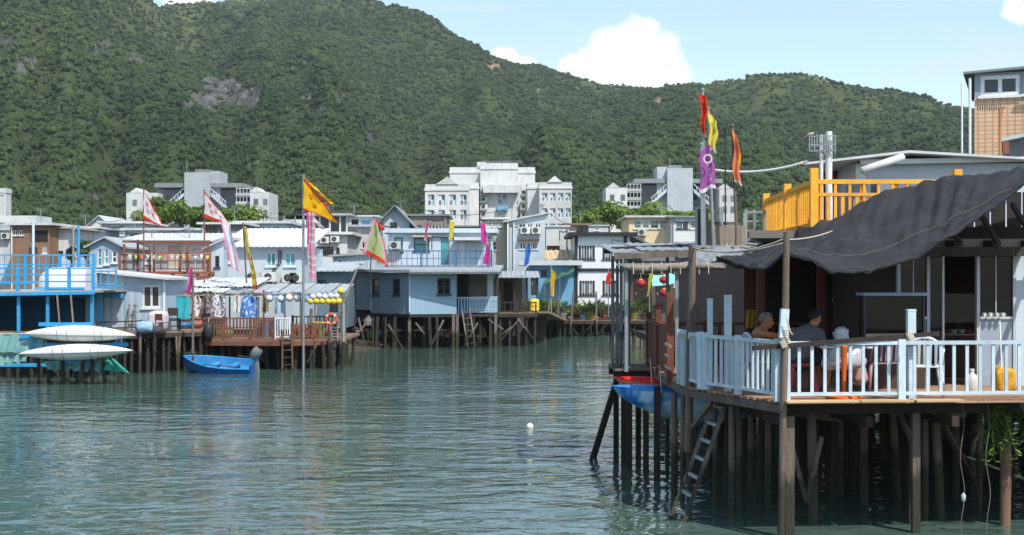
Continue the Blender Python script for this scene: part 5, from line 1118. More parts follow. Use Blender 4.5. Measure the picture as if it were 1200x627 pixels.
# ================================================================ far boardwalk and its clutter
Yp = 84.; zp = Z(375, Yp)
bw = thing('boardwalk', 'long weathered boardwalk on crossed stilts below the black and white house', 'boardwalk', (X(660, Yp), Yp, -1))
MB().box(X(598, Yp), X(900, Yp), Yp, Yp + 6, zp - .12, zp).build('deck', plankm, bw); bar('fascia', bw, (X(598, Yp), Yp - .04, zp - .14), (X(900, Yp), Yp - .04, zp - .14), .05, .2, dwood)
stilts(bw, [(X(px + r_.uniform(-3, 3), Yp), Yp + dy) for px in range(600, 900, 9) for dy in (.1, 2.)], zp - .1, .085)
for px in range(604, 760, 17): s = r_.choice((-1, 1)); bar('brace', bw, P(px - 7 * s, 378, Yp), P(px + 7 * s, 393, Yp), .08, .06, gwood)
railing('boardwalk_railing', 'dark rail fence along the far boardwalk', [(X(px, Yp), Yp + .1, zp) for px in (600, 640, 680, 720, 760, 800, 850, 900)], .75, dwood, .42, .09, .04, mids=1)
up = thing('upper_landing', 'higher timber landing right of the stilt house porch', 'landing', (X(600, 74), 74, -1)); zu = Z(366, 74)
MB().box(X(583.5, 74), X(628, 74), 72, 77, zu - .12, zu).build('deck', plankm, up); stilts(up, [(X(px, 74), 72 + dy) for px in (586, 597, 606, 616, 626) for dy in (.1, 2.5, 4.5)], zu - .1, .09)
for a_, b_ in (((586, 400), (612, 370)), ((626, 398), (606, 372))): bar('brace', up, P(*a_, 72), P(*b_, 72), .09, .07, gwood)
bar('fascia', up, (X(583, 72), 71.95, zu - .1), (X(630, 72), 71.95, zu - .1), .05, .18, dwood)
q = bar('ramp', up, (X(628, 74), 74, zu), (X(650, 82), 84.1, zp), 1.4, .1, plankm)
railing('landing_railing', 'low dark railing on the landing beside the porch', [(X(584, 72), 72.1, zu), (X(606, 72), 72.1, zu), (X(628, 72), 72.1, zu)], .55, dwood, .3, .08, .04)
sc_ = thing('porch_shelter', 'open lean-to shelter with pale tin roof beside the porch', 'shelter', (X(595, 75), 75, zu))
roof_sheet(None, X(574, 74), X(632, 74), 72.5, 77, Z(325, 72.5), Z(318, 77), .04, .25).build('roof', tin, sc_)
for px in (586, 603, 617, 629): bar('shelter_post', sc_, (X(px, 73), 73, zu), (X(px, 73), 73, Z(324, 73)), .08, .08, dwood)
MB().box(X(584, 76.5), X(612, 76.5), 76.5, 76.6, zu, Z(320, 76.5)).build('back_wall', mat('grey_brown_board', '#6f675f', .9, .25, 2, dirt=.5), sc_); MB().box(X(592, 76.3), X(601, 76.3), 76.4, 76.45, zu, Z(330, 76)).build('doorway', inside, sc_)
t = thing('yellow_drum', 'yellow plastic drum standing on the landing', 'drum', P(627, 364, 73)); MB().lathe([(0, 0), (.24, 0), (.26, .08), (.24, .3), (.26, .5), (.2, .62), (0, .63)], P(626, 364.5, 73), 14).build('shell', fb['y'], t); MB().lathe([(.262, .24), (.275, .27), (.262, .3)], P(626, 364.5, 73), 14).build('hoop', junkm[3], t)
t = thing('green_awning', 'green canvas awning stretched beside the black and white house', 'awning', P(655, 330, 86)); cloth('canvas', t, P(638, 333, 85), P(673, 318, 86), P(640, 327, 88), P(673, 313, 88), mat('green_canvas', '#3f6b52', .8, .15, 3), .05, 2)
for a_ in ((638, 333, 85), (656, 325, 85.5)): bar('awning_post', t, (X(a_[0], a_[2]), a_[2], zp), P(*a_), .06, .06, gwood)
leafy = m_leafd
def potted(label, px, Y, z, s, m, seed, group):
    c = Vector((X(px, Y), Y, z)); t = thing('potted_plant', label, 'plant', c, 0, group); rr = random.Random(seed); MB().lathe([(0, 0), (.13 * s, 0), (.19 * s, .3 * s), (.2 * s, .33 * s), (.16 * s, .33 * s), (0, .28 * s)], c, 10).build('pot', m, t); q = MB()
    for i in range(70):
        d = Vector((rr.gauss(0, .6), rr.gauss(0, .6), rr.uniform(.1, 1.3))); p = c + Vector((0, 0, .3 * s)) + d * .38 * s; a = d.orthogonal().normalized() * .05 * s; q.poly([p - d * .1 * s, p + a, p + d * .16 * s, p - a])
    q.build('foliage', leafy if seed % 3 else m_leaf, t)
for i in range(30): potted('plant in a %s pot along the rail of the far boardwalk' % JN[junkm[i % 7].name], 588 + i * 6.4 + r_.uniform(-2, 2) if i > 6 else 604 + i * 6, Yp + .5 + r_.uniform(0, .8), zp, r_.uniform(.7, 1.35), junkm[i % 7], i, 'potted plants on the far boardwalk')
for i in range(44):
    ci = r_.randrange(7); px = r_.uniform(592, 738); Y = Yp + r_.uniform(1.2, 3); c = Vector((X(px, Y), Y, zp)); t = thing('storage_crate', 'small %s crate with %s lid among the plants on the far boardwalk' % (JN[junkm[ci].name], JN[junkm[(i * 3 + 1) % 7].name]), 'crate', c, r_.uniform(-.4, .4), 'crates on the far boardwalk'); W_ = WM[t.name]; w, h = r_.uniform(.35, .7), r_.uniform(.3, .95); m = junkm[ci]
    MB(W_).box(-w / 2, w / 2, -.25, .25, 0, h).build('body', m, t); MB(W_).box(-w / 2 - .03, w / 2 + .03, -.28, .28, h + .002, h + .05).build('lid', junkm[(i * 3 + 1) % 7], t)
for i, px in enumerate((641, 656, 668, 700)):
    t = thing('bamboo_pole', 'leaning bamboo pole propped by the far boardwalk rail', 'pole', (X(px, Yp), Yp, zp), 0, 'bamboo poles by the boardwalk'); pole('shaft', t, P(px - r_.uniform(0, 4), 392, Yp - .2), P(px + r_.uniform(-3, 5), r_.uniform(335, 352), Yp - .1), .06, gwood); bar('tie', t, P(px - 1.5, 372, Yp - .12), P(px + 1.5, 372, Yp - .12), .08, .06, ropem)
# dim shop fronts behind, seen under the near canopy
house('boat_shed', 'dark open fronted shed with red lanterns across the water', 738, 880, 306, 90, mat('shed_brown', '#5a4c42', .9, .25, 1, dirt=.4), [(790, 318, 806, 336, 2, 1, wframe, gl_grey), (822, 316, 840, 338, 2, 2, dframe)], depth=6, roof=('mono', .5, .6), rm=dtin, zb=zp, doors=[(742, 322, 764, 366, inside), (768, 322, 785, 366, inside), (808, 322, 818, 366, wframe)])
t = thing('teal_awning', 'pale teal tarpaulin awning over the far shed front', 'awning', P(790, 330, 84)); cloth('canvas', t, P(764, 336, 84), P(826, 328, 84), P(764, 322, 87), P(826, 320, 87), mat('pale_teal_tarp', '#7fb9ba', .7, .15, 2), .06, 3)
for px in (764, 795, 825): bar('awning_post', t, (X(px, 84), 84.05, zp), P(px, 334 - (px - 764) * .11, 84.05), .06, .06, gwood)
lan = mat('red_lantern_paper', '#b03034', .7, .15, 5, transl=.2)
for i, (px, py, lab) in enumerate(((778, 328, 'upper red paper lantern of two hung one above the other'), (778, 343, 'lower red paper lantern of two hung one above the other'), (751, 332, 'small red lantern hung in the dark doorway'))):
    t = thing('paper_lantern', lab, 'lantern', P(px, py + 6, 83)); c = P(px, py, 83); MB().grid(lambda u, v: c + Vector((math.cos(u * 6.283) * math.sin(v * 3.1416) * .27 * (1 + .04 * math.cos(u * 50)), math.sin(u * 6.283) * math.sin(v * 3.1416) * .27, math.cos(v * 3.1416) * .22)), 20, 8).build('shade', lan, t)
    MB().lathe([(.1, 0), (.11, .04), (.1, .06)], c + Vector((0, 0, .2)), 10).build('cap', fb['y'], t); MB().tube([c + Vector((0, 0, -.2)), c + Vector((0, 0, -.42))], .03, 5).build('tassel', lan, t); rope('cord', t, c + Vector((0, 0, .25)), c + Vector((0, .2, .7)), .01, ropem)

rc = random.Random(78)
# ================================================================ things kept on the roofs of the village
for i in range(26):
    kd = i % 3; px = (rc.uniform(196, 240) if i < 9 else rc.uniform(246, 322) if i < 18 else rc.uniform(344, 398)); Y = rc.uniform(55.2, 56.8); zz = zw if px < 240 else zk; ci = rc.randrange(7); c = Vector((X(px, Y), Y, zz)); cn = ('red', 'blue', 'green', 'yellow', 'white', 'red', 'grey')[ci] if ci else 'rusty brown'; wh_ = 'on the walkway by the teal sheet' if i < 9 else 'behind the laundry deck railing' if i < 18 else 'on the deck under the floats'
    t = thing(('bucket', 'fish_basket', 'stacked_box')[kd], '%s %s standing %s' % (cn, ('plastic bucket', 'fish basket', 'storage box')[kd], wh_), ('bucket', 'basket', 'box')[kd], c, rc.uniform(-.5, .5), 'odds and ends on the left decks'); W_ = WM[t.name]; s_ = rc.uniform(.8, 1.3)
    if kd == 0: MB(W_).lathe([(0, 0), (.13 * s_, 0), (.18 * s_, .34 * s_), (.165 * s_, .34 * s_), (.12 * s_, .03)], (0, 0, 0), 14).build('pail', junkm[ci], t, True); MB(W_).tube([(math.cos(a) * .17 * s_, 0, .34 * s_ + math.sin(a) * .15 * s_) for a in [k * .314 for k in range(11)]], .01, 5).build('handle', steel, t)
    elif kd == 1: MB(W_).lathe([(0, 0), (.24 * s_, 0), (.3 * s_, .28 * s_), (.27 * s_, .28 * s_), (.22 * s_, .03)], (0, 0, 0), 16).build('weave', junkm[ci], t, True); MB(W_).lathe([(.29 * s_, .27 * s_), (.32 * s_, .29 * s_), (.29 * s_, .31 * s_)], (0, 0, 0), 16).build('rim', junkm[0], t)
    else: h_ = rc.uniform(.3, .8) * s_; MB(W_).box(-.28 * s_, .28 * s_, -.2, .2, 0, h_).build('body', junkm[ci], t); MB(W_).box(-.3 * s_, .3 * s_, -.22, .22, h_ + .002, h_ + .05).build('lid', junkm[(ci + 4) % 7], t)
AE = ['the brown clad house', 'the white and pale blue house', 'the low white walled house', 'the balcony house, by the curtained door', 'the balcony house, beside the blue shed', 'the dark glazed house', 'the long pale blue house', 'the balcony house with air conditioners', 'the stilted roof room', 'the grey gabled house', 'the timber balcony storey', 'the light blue tenement, by its drainpipes', 'the light blue tenement, at its high eave', 'the small brown roofed hut', 'the black and white house', 'the cream house']
for i, (px, py, Y, h) in enumerate(((48, 265, 101, 20), (100, 268, 109, 16), (158, 270, 113, 18), (178, 283, 67, 14), (222, 283, 67, 16), (275, 263, 105, 18), (318, 262, 111, 14), (385, 262, 101, 20), (415, 254, 110, 14), (470, 250, 99, 14), (545, 265, 98, 14), (600, 258, 95, 16), (634, 253, 95, 14), (680, 263, 109, 14), (700, 276, 89, 16), (775, 254, 101, 12))):
    t = thing('roof_aerial', 'thin fishbone television aerial on the roof of ' + AE[i], 'antenna', P(px, py, Y), 0, 'roof aerials'); pole('mast', t, P(px, py + 2, Y + .8), P(px, py - h, Y + .8), .03, steel); bar('boom', t, P(px - 6, py - h + 1, Y + .8), P(px + 6, py - h + 2, Y + .8), .025, .025, steel)
    for k in range(6): bar('rod', t, P(px - 5 + k * 2, py - h - .8, Y + .6), P(px - 5 + k * 2, py - h + 4 - k * .3, Y + 1.0), .02, .02, steel)
WR = [(AE[0], AE[2]), (AE[1], 'the rusty balcony'), (AE[5], AE[7]), (AE[7], AE[9]), (AE[9], 'the light blue tenement'), ('the light blue tenement', AE[14])]
for i, (x0, y0, Y0, x1, y1, Y1) in enumerate(((48, 246, 101, 158, 253, 113), (100, 253, 109, 222, 268, 67), (275, 246, 105, 385, 243, 101), (385, 243, 101, 470, 237, 99), (470, 237, 99, 600, 243, 95), (634, 240, 95, 700, 261, 89))):
    t = thing('power_line', 'thin dark wire sagging from %s to %s' % WR[i], 'wire', P(x0, y0, Y0), 0, 'wires between roofs'); rope('wire', t, P(x0, y0, Y0 + .8), P(x1, y1, Y1 + .8), .018, cablem, .7, 14); bar('clamp', t, P(x0 - .4, y0, Y0 + .8), P(x0 + .4, y0, Y0 + .8), .06, .06, steel)

# ================================================================ near house and terrace on the right
DZ = 1.84
wpaint = mat('worn_white_paint', '#b7c6ce', .6, .14, 6, dirt=.45, dc=(.2, .22, .24), bump=.15, bs=30)
brownp = mat('brown_painted_board', '#6b3d2e', .7, .2, 4, (1, 1, .3), bump=.15)
darkbrown = mat('dark_brown_panel', '#4a342a', .7, .25, 2, (1, 1, .3))
yel = mat('ochre_yellow_paint', '#e3a02c', .65, .16, 7, dirt=.5, dc=(.38, .23, .10))
tarpm = mat('black_shade_cloth', '#24272a', .9, .4, 3, bump=.3, bs=60)
pinep = mat('pale_plywood', '#b59a75', .8, .2, 4, (.4, 1, 1))
neardeck = mat('near_deck_plank', '#9a7a60', .8, .22, 6, (.25, 1, 1), bump=.2)
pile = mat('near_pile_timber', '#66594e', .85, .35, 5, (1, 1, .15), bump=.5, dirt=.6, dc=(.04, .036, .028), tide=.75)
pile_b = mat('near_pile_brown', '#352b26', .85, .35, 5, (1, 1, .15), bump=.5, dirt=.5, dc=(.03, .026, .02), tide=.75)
LB = [(19.0, 3.62), (21.6, 2.67), (23.4, 2.62), (27.2, 2.54)]
def leftx(y): return float(np.interp(y, [a for a, _ in LB], [b for _, b in LB]))
dirf = Vector((math.cos(R(5)), math.sin(R(5)), 0)); nrm = Vector((-dirf.y, dirf.x, 0)); A0 = Vector((3.62, 19.0, DZ))
tr = thing('stilt_terrace', 'near plank terrace on a thicket of dark stilts', 'terrace', (5.5, 22, -1.5))
d = .09; k = 0
while d < 8.0:
    c = A0 + nrm * d; s = 0
    for _ in range(4): s = (leftx(min(27.2, (c + dirf * s).y)) - c.x) / dirf.x
    e = (9.6 - c.x) / dirf.x; cut = s + (e - s) * rnd.choice((.35, .45, .6, .7))
    for a, b in ((s, cut - .004), (cut + .004, e)):
        o = bar('plank', tr, c + dirf * a + Vector((0, 0, -.02)), c + dirf * b + Vector((0, 0, -.02)), .172, .036, neardeck)
    d += .18; k += 1
for a, b in ((.0, .98), (1.0, 1.72), (1.76, 2.42)): bar('plywood_edge', tr, A0 + dirf * a + Vector((0, -.12, .012)), A0 + dirf * b + Vector((0, -.12, .012)), .26, .025, pinep)
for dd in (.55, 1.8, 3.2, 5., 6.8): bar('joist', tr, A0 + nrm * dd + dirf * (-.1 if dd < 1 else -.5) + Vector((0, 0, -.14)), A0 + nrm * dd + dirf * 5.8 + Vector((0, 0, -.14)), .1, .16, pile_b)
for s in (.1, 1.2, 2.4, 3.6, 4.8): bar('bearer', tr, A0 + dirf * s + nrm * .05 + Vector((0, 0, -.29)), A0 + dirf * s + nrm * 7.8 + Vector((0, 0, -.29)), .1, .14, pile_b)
bar('edge_beam', tr, (3.62, 19.0, DZ - .10), (2.67, 21.6, DZ - .10), .06, .11, pile); bar('edge_beam', tr, (2.67, 21.6, DZ - .10), (2.54, 27.1, DZ - .10), .06, .11, pile)
def pl(px, Y, py0, r=.075, m=None, lean=0., sq=False, name='stilt'):
    x = X(px, Y); (bar if sq else post)(*((name, tr, (x + lean, Y, -1.6), (x, Y, min(DZ - .2, Z(py0, Y)))) + ((1.4 * r, 1.4 * r, m or pile) if sq else (r * .72, m or pile))))
for a in ((925, 19.05, 474, .085, None, 0, True), (857, 20.6, 462, .07), (866, 21.4, 460, .06), (951, 20.2, 478, .10, None, .05), (1012, 21.9, 478, .075, None, .02, True), (1046, 22.5, 478, .09, None, .18), (1073, 19.5, 474, .075, None, 0, True), (1084, 20.6, 478, .07), (1096, 20.6, 478, .10, None, .14), (1068, 20.2, 480, .06, pile_b, 0, True),
          (1178, 20.1, 474, .12, mat('brown_round_pile', '#6a5344', .85, .25, 4, (1, 1, .2))), (808, 21.9, 455, .075, None, .02), (800, 22.5, 452, .06), (790, 22.9, 448, .08), (782, 25.6, 432, .06, pile_b), (770, 24.3, 440, .075, pile_b, 0, True), (757, 25.6, 432, .07, pile_b, 0, True), (838, 21.8, 462, .055), (985, 22.8, 470, .07), (1120, 22.4, 470, .08), (1148, 21.6, 470, .07), (900, 21.6, 470, .07), (880, 22.4, 468, .075)): pl(*a)
rr = random.Random(33)
for i in range(26):
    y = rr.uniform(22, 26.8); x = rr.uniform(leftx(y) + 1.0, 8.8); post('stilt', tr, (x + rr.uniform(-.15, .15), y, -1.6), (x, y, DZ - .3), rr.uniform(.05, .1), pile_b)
for a, b in (((928, 522, 19.6), (945, 588, 19.8)), ((963, 512, 20), (945, 588, 19.8)), ((835, 470, 20.9), (812, 500, 21.5)), ((1052, 480, 20.4), (1075, 530, 19.9)), ((1100, 485, 21), (1140, 560, 22))): bar('brace', tr, P(*a), P(*b), .06, .06, pile)
for a, b in (((930, 483, 20.5), (985, 490, 20.8)), ((1090, 480, 19.8), (1130, 484, 20))): bar('stub_beam', tr, P(*a), P(*b), .1, .12, pile)
# the house runs on behind the terrace: floor, rear wall and more stilts
rh = thing('rear_house', 'dark timber rear part of the near house running back on stilts', 'house', (7, 34, -1.5))
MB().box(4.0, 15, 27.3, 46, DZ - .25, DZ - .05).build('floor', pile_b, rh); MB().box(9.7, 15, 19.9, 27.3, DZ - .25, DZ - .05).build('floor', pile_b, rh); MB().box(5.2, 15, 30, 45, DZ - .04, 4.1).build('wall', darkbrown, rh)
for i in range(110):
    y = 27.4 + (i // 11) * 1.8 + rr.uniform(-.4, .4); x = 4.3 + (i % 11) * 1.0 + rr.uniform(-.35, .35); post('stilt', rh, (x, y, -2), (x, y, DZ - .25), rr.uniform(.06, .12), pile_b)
for i in range(30): bar('tie_board', rh, (4.3 + i * .36, 29 + (i % 3) * 2.2, rr.uniform(.1, 1.2)), (4.9 + i * .36, 29.1 + (i % 3) * 2.2, rr.uniform(.1, 1.2)), .04, .16, pile_b)
# landing at the far left end with the thin steel cage
zl = Z(431, 26.4)
ld = thing('landing_stage', 'small landing stage with thin grey steel posts beside the brown board fence', 'landing', (2.1, 26.5, -1.5))
for i in range(9): bar('plank', ld, (X(716, 26.6), 25.9 + i * .17, zl), (2.56, 25.9 + i * .17, zl), .16, .04, gwood)
bar('bearer', ld, (X(716, 26.6), 25.95, zl - .1), (2.6, 25.95, zl - .1), .1, .14, pile_b); bar('bearer', ld, (X(716, 26.6), 27.2, zl - .1), (2.6, 27.2, zl - .1), .1, .14, pile_b)
for px, Y in ((722, 27.2), (731, 26.5), (737.5, 26.0), (748, 27.4)): bar('stilt', ld, (X(px, Y), Y, -1.6), (X(px, Y), Y, zl - .04), .1, .1, pile_b)
for px, Y, pt in ((718, 26.2, 300), (723.5, 27, 298), (728, 26.0, 297), (734, 26, 296), (737, 27.3, 297)): bar('steel_post', ld, (X(px, Y), Y, zl), (X(px, Y), Y, Z(pt, Y)), .055, .055, mat('dull_grey_steel', '#6b6d6d', .6, .15, 4, dirt=.4))
for k in range(4):
    for z in (2.35, 2.75): pass
    bar('wire_rail', ld, (X(718, 26.2), 26.2, 2.0 + k * .25), (X(737, 26.2), 26.2, 2.0 + k * .25), .02, .02, steel)
for i in range(9): bar('screen_bar', ld, (X(717 + i * 2, 26), 25.95, zl + .02), (X(717 + i * 2, 26), 25.95, Z(388, 26)), .012, .012, dframe)
# ---- white railings
def wrail(label, pts, h, sp, tall=()):
    t = railing('white_railing', label, pts, h, wpaint, sp, .095, .042, bottom=.10)
    return t
F1 = A0 + Vector((0, -.02, 0)); F2 = A0 + dirf * 1.62 + Vector((0, -.02, 0)); F3 = A0 + dirf * 4.9 + Vector((0, -.02, 0))
wrail('white painted railing along the terrace front, before the plastic chair', [F1 + dirf * .04, F2, F3], .78, .185)
wrail('white painted railing slanting back from the tall grey mast', [F1 + Vector((-.06, .05, 0)), Vector((3.2, 20.15, DZ)), Vector((2.86, 21.05, DZ))], .79, .15)
wrail('short white picket gate at the head of the tall ladder', [Vector((2.8, 21.15, DZ)), Vector((2.62, 22.2, DZ))], .80, .12)
def stand(label, p, ztop, w=.1, m=None, name='white_post'):
    t = thing(name, label, 'post', p); bar('shaft', t, p, (p[0], p[1], ztop), w, w, m or wpaint); bar('cap', t, (p[0], p[1], ztop + .001), (p[0], p[1], ztop + .03), w * 1.06, w * 1.06, m or wpaint)
    for k in range(3): bar('lashing', t, (p[0], p[1], DZ + .72 + k * .03), (p[0], p[1], DZ + .735 + k * .03), w * 1.15, w * 1.15, ropem)
    return t
stand('tall white post standing before the plastic chair', (X(1067, 19.32), 19.3, DZ), Z(365, 19.3), .11); stand('tall white post nearest the brown fence, left of its twin', (X(832, 21.1), 21.1, DZ), Z(352, 21.1), .075); stand('broad tall white post beside the bare shouldered man', (X(853, 20.75), 20.75, DZ), Z(348, 20.75), .10)
stand('thick white corner post roped beside the brown fence', (X(806, 21.9), 21.9, DZ), Z(389, 21.9), .2)
mp_ = thing('grey_mast', 'tall leaning grey timber mast roped to the railing corner', 'mast', (X(914, 18.92), 18.92, -1.5)); post('shaft', mp_, (X(913, 18.9), 18.9, -1.6), P(922, 272, 18.95), .05, pile, 1)
for k in range(7): MB().tube([Vector((X(919, 18.93), 18.93, 0)) + Vector((math.cos(a) * .06, math.sin(a) * .06, Z(388, 18.93) - k * .03 + a * .003)) for a in [i * .63 for i in range(11)]], .009, 4).build('rope_turn', ropem, mp_)
rope('rope_end', mp_, P(922, 372, 18.8), P(929, 392, 18.8), .009, ropem, .05); bar('paint_band', mp_, P(917.6, 396, 18.93), P(919.6, 362, 18.93), .108, .108, wpaint)
t = thing('dark_mast', 'dark timber mast beside the thick white corner post', 'mast', (X(809, 21.7), 21.7, DZ)); post('shaft', t, (X(806, 21.75), 21.7, DZ - 1), P(811, 288, 21.7), .065, pile, 2); bar('cleat', t, P(806, 395, 21.55), P(813, 395, 21.55), .05, .05, ropem)
t = thing('rail_pole', 'brown pole lashed along the top of the white railing', 'pole', P(885, 407, 18.85)); bar('shaft', t, P(882, 408, 18.9), P(1100, 391, 19.15), .05, .06, pile_b)
for px, py in ((918, 403), (1067, 394)): bar('lashing', t, P(px - 3, py + 1.5, 18.84), P(px + 3, py - 1, 18.84), .1, .09, ropem)
# ---- brown board fence and back railing
bf = thing('board_fence', 'red brown board fence along the left edge of the terrace', 'fence', (2.6, 23.4, DZ))
for i in range(13): y = 23.45 + i * .275; bar('board', bf, (2.6, y + .135, DZ + .12), (2.6, y + .135, DZ + .82), .03, .262, brownp)
for y, h in ((23.4, 1.42), (25.2, 1.2), (27.05, 1.0)): bar('post', bf, (2.6, y, DZ - .1), (2.6, y, DZ + h), .11, .11, brownp)
for z in (.10, .85): bar('rail', bf, (2.59, 23.35, DZ + z), (2.59, 27.1, DZ + z), .08, .06, brownp)
for z in (.2, .38, .56): bar('slat', bf, (2.52, 22.6, DZ + z), (2.52, 23.4, DZ + z), .02, .05, mat('pale_pink_slat', '#a88b80', .8, .2, 4))
railing('brown_railing', 'red brown baluster railing across the back of the terrace, hung with the mustard towel', [(2.62, 26.4, DZ), (3.6, 26.4, DZ), (4.6, 26.4, DZ), (5.6, 26.4, DZ), (6.6, 26.4, DZ)], .80, brownp, .25, .1, .06)
t = thing('mustard_towel', 'mustard towel folded over the brown railing', 'towel', P(882, 385, 26.2)); cloth('cloth', t, P(874, 363, 26.28), P(891, 363, 26.28), P(874, 385, 26.25), P(891, 384, 26.25), mat('mustard_cloth', '#a8862f', .9, .2, 6), .025, 3); cloth('back_flap', t, P(874, 363, 26.3), P(891, 363, 26.3), P(874, 372, 26.55), P(891, 372, 26.55), MATS['mustard_cloth'], .02, 3)
# ---- ladders and kayaks
ladder('tall grey ladder leaning from the picket gate into the water', P(786, 607, 20.55), P(840, 463, 21.25), P(800, 616, 20.35), P(853, 466, 20.95), 7, pile, steel, w=.06)
ladder('narrow dark ladder slanting from the landing stage into the water', P(692, 541, 27.2), P(725, 434, 26.3), P(697, 536, 27.6), P(728, 433, 26.7), 6, pile_b, w=.06)
def kayak(label, tip, L, B, D, yaw, cols, zc):
    c = Vector(tip); t = thing('kayak', label, 'kayak', c + Vector((0, 0, -D / 2)), 0, 'kayaks slung under the terrace'); MM = Matrix.Translation(c) @ Matrix.Rotation(yaw, 4, 'Z')
    def sec(u): return max(.005, math.sin(math.pi * min(1, max(0, u))) ** .62), .10 * (1 - math.sin(math.pi * u))
    def lo(u, v):
        w, r_ = sec(u); th = math.pi * v; return MM @ Vector((u * L, -math.cos(th) * B / 2 * w, r_ - math.sin(th) ** .8 * D * w))
    def hi(u, v):
        w, r_ = sec(u); return MM @ Vector((u * L, (v * 2 - 1) * B / 2 * w, r_ + .10 * w * (1 - (2 * v - 1) ** 4) - (.14 * w if .38 < u < .62 and .25 < v < .75 else 0)))
    MB().grid(lo, 30, 14).build('hull', cols[0], t); MB().grid(hi, 30, 12).build('deck', cols[1], t)
    for e in (0, 1): MB().tube([hi(i / 24, e) for i in range(25)], .016, 5).build('seam_rim', cols[1], t, True)
    q = MB(MM); q.tube([(L / 2 + math.cos(a) * .42, math.sin(a) * B * .28, .13) for a in [i * .3142 for i in range(21)]], .025, 6); q.build('cockpit_rim', black, t)
    for u in (.25, .75):
        p = MM @ Vector((u * L, 0, .1)); rope('sling', t, p + Vector((0, -B / 2, -.1)), p + Vector((0, -.1, .35)), .012, ropem)
def two_tone(name, a, b):
    m = mat(name, a, .35, .08, 3); t = m.node_tree; N = t.nodes; L = t.links.new; g = N.new('ShaderNodeNewGeometry'); n = N.new('ShaderNodeTexNoise'); n.inputs['Scale'].default_value = 1.1; n.inputs['Detail'].default_value = 3; n.inputs['Distortion'].default_value = 1.2; mp2 = N.new('ShaderNodeMapping'); mp2.inputs['Scale'].default_value = (.9, 1, 1.6); L(g.outputs['Position'], mp2.inputs[0]); L(mp2.outputs[0], n.inputs['Vector'])
    c = N.new('ShaderNodeValToRGB'); c.color_ramp.elements[0].position = .42; c.color_ramp.elements[1].position = .54; c.color_ramp.elements[0].color = (*S(a), 1); c.color_ramp.elements[1].color = (*S(b), 1); L(n.outputs['Fac'], c.inputs[0]); L(c.outputs[0], N['Principled BSDF'].inputs['Base Color']); return m
kayak('blue and white mottled kayak slung under the brown fence', P(717, 459, 24.6), 3.3, .85, .56, R(4), [two_tone('blue_white_plastic', '#1f6fc0', '#a9c9e2'), mat('kayak_deck_blue', '#2f86d0', .4, .1, 3)], 0)
kayak('red kayak slung above and behind the blue one', P(720, 449, 25.5), 2.6, .75, .34, R(8), [mat('kayak_red_hull', '#d8694e', .4, .1, 3), mat('kayak_red', '#d8281f', .4, .08, 3)], 0)

# ---- grey canopy and rolled awning at the left
cp = thing('sheet_canopy', 'broad grey tin canopy reaching out over the landing stage', 'canopy', (2.2, 26, DZ))
for i in range(7):
    a = 1.78 + i * .5; roof_sheet(None, a, a + .53, 25.0, 29.0, Z(296 - i * 1.6, 25.0) + .02 * (i % 2), Z(287 - i * .6, 29.0) + .02 * (i % 2), .02, .16, .02).build('roof_sheet', mat('canopy_grey_sheet', '#8d9497', .55, .12, 1.5, dirt=.35, metal=.2), cp)
for y in (25.1, 26.5, 28.5): bar('purlin', cp, (1.85, y, Z(299, 25.6) - (.0 if y < 26 else -.12)), (5.2, y, Z(290, 25.6) + (.0 if y < 26 else .12)), .06, .09, dwood)
bar('fascia_board', cp, (1.8, 25.02, Z(300, 25)), (5.2, 25.02, Z(291, 25)), .03, .12, gwood)
for px, Y in ((734, 25.3), (793, 25.3), (782, 28), (813, 28)): bar('canopy_post', cp, (X(px, Y), Y, DZ - .2 if px > 760 else zl), (X(px, Y), Y, Z(296, Y)), .06, .06, steel)
ra = thing('rolled_awning', 'rolled and sagging grey canvas awning under the tin canopy', 'awning', P(733, 318, 24.8))
pts = [P(731 + i * 6.2, 313 + 2.0 * math.sin(i * .35) + (i % 3) * .3, 24.8 + .05 * math.sin(i * 1.7)) for i in range(20)]
MB().tube(pts, [.03 + .045 * min(1, i / 3) * (1 + .12 * math.sin(i * 1.1)) if i < 17 else .04 for i in range(20)], 10).build('canvas', mat('dirty_canvas', '#8a8178', .9, .3, 6, dirt=.6, dc=(.12, .09, .07)), ra, True)
bar('roller_bar', ra, P(722, 310, 24.85), P(862, 309, 24.85), .04, .04, steel)
for i in range(9): px = 742 + i * 11; bar('tie', ra, P(px, 307, 24.72), P(px + .5, 321, 24.72), .015, .015, ropem)
t = thing('tarp_scraps', 'crumpled grey sheeting piled on the canopy edge beside the dark mast', 'tarp', P(835, 300, 23)); 
def scr(u, v): p = P(814 + 62 * u, 294 + 16 * v - 5 * math.sin(u * 3), 23.4 - .8 * v); return p + Vector((0, 0, .07 * mnoise.noise(Vector((u * 9, v * 5, 1))) + .04 * mnoise.noise(Vector((u * 24, v * 12, 4)))))
MB().grid(scr, 30, 10).build('sheet', mat('grey_plastic_sheet', '#7f8486', .5, .25, 6), t); rope('tie_rope', t, P(812, 291, 22), P(924, 283, 20), .012, ropem, .1)
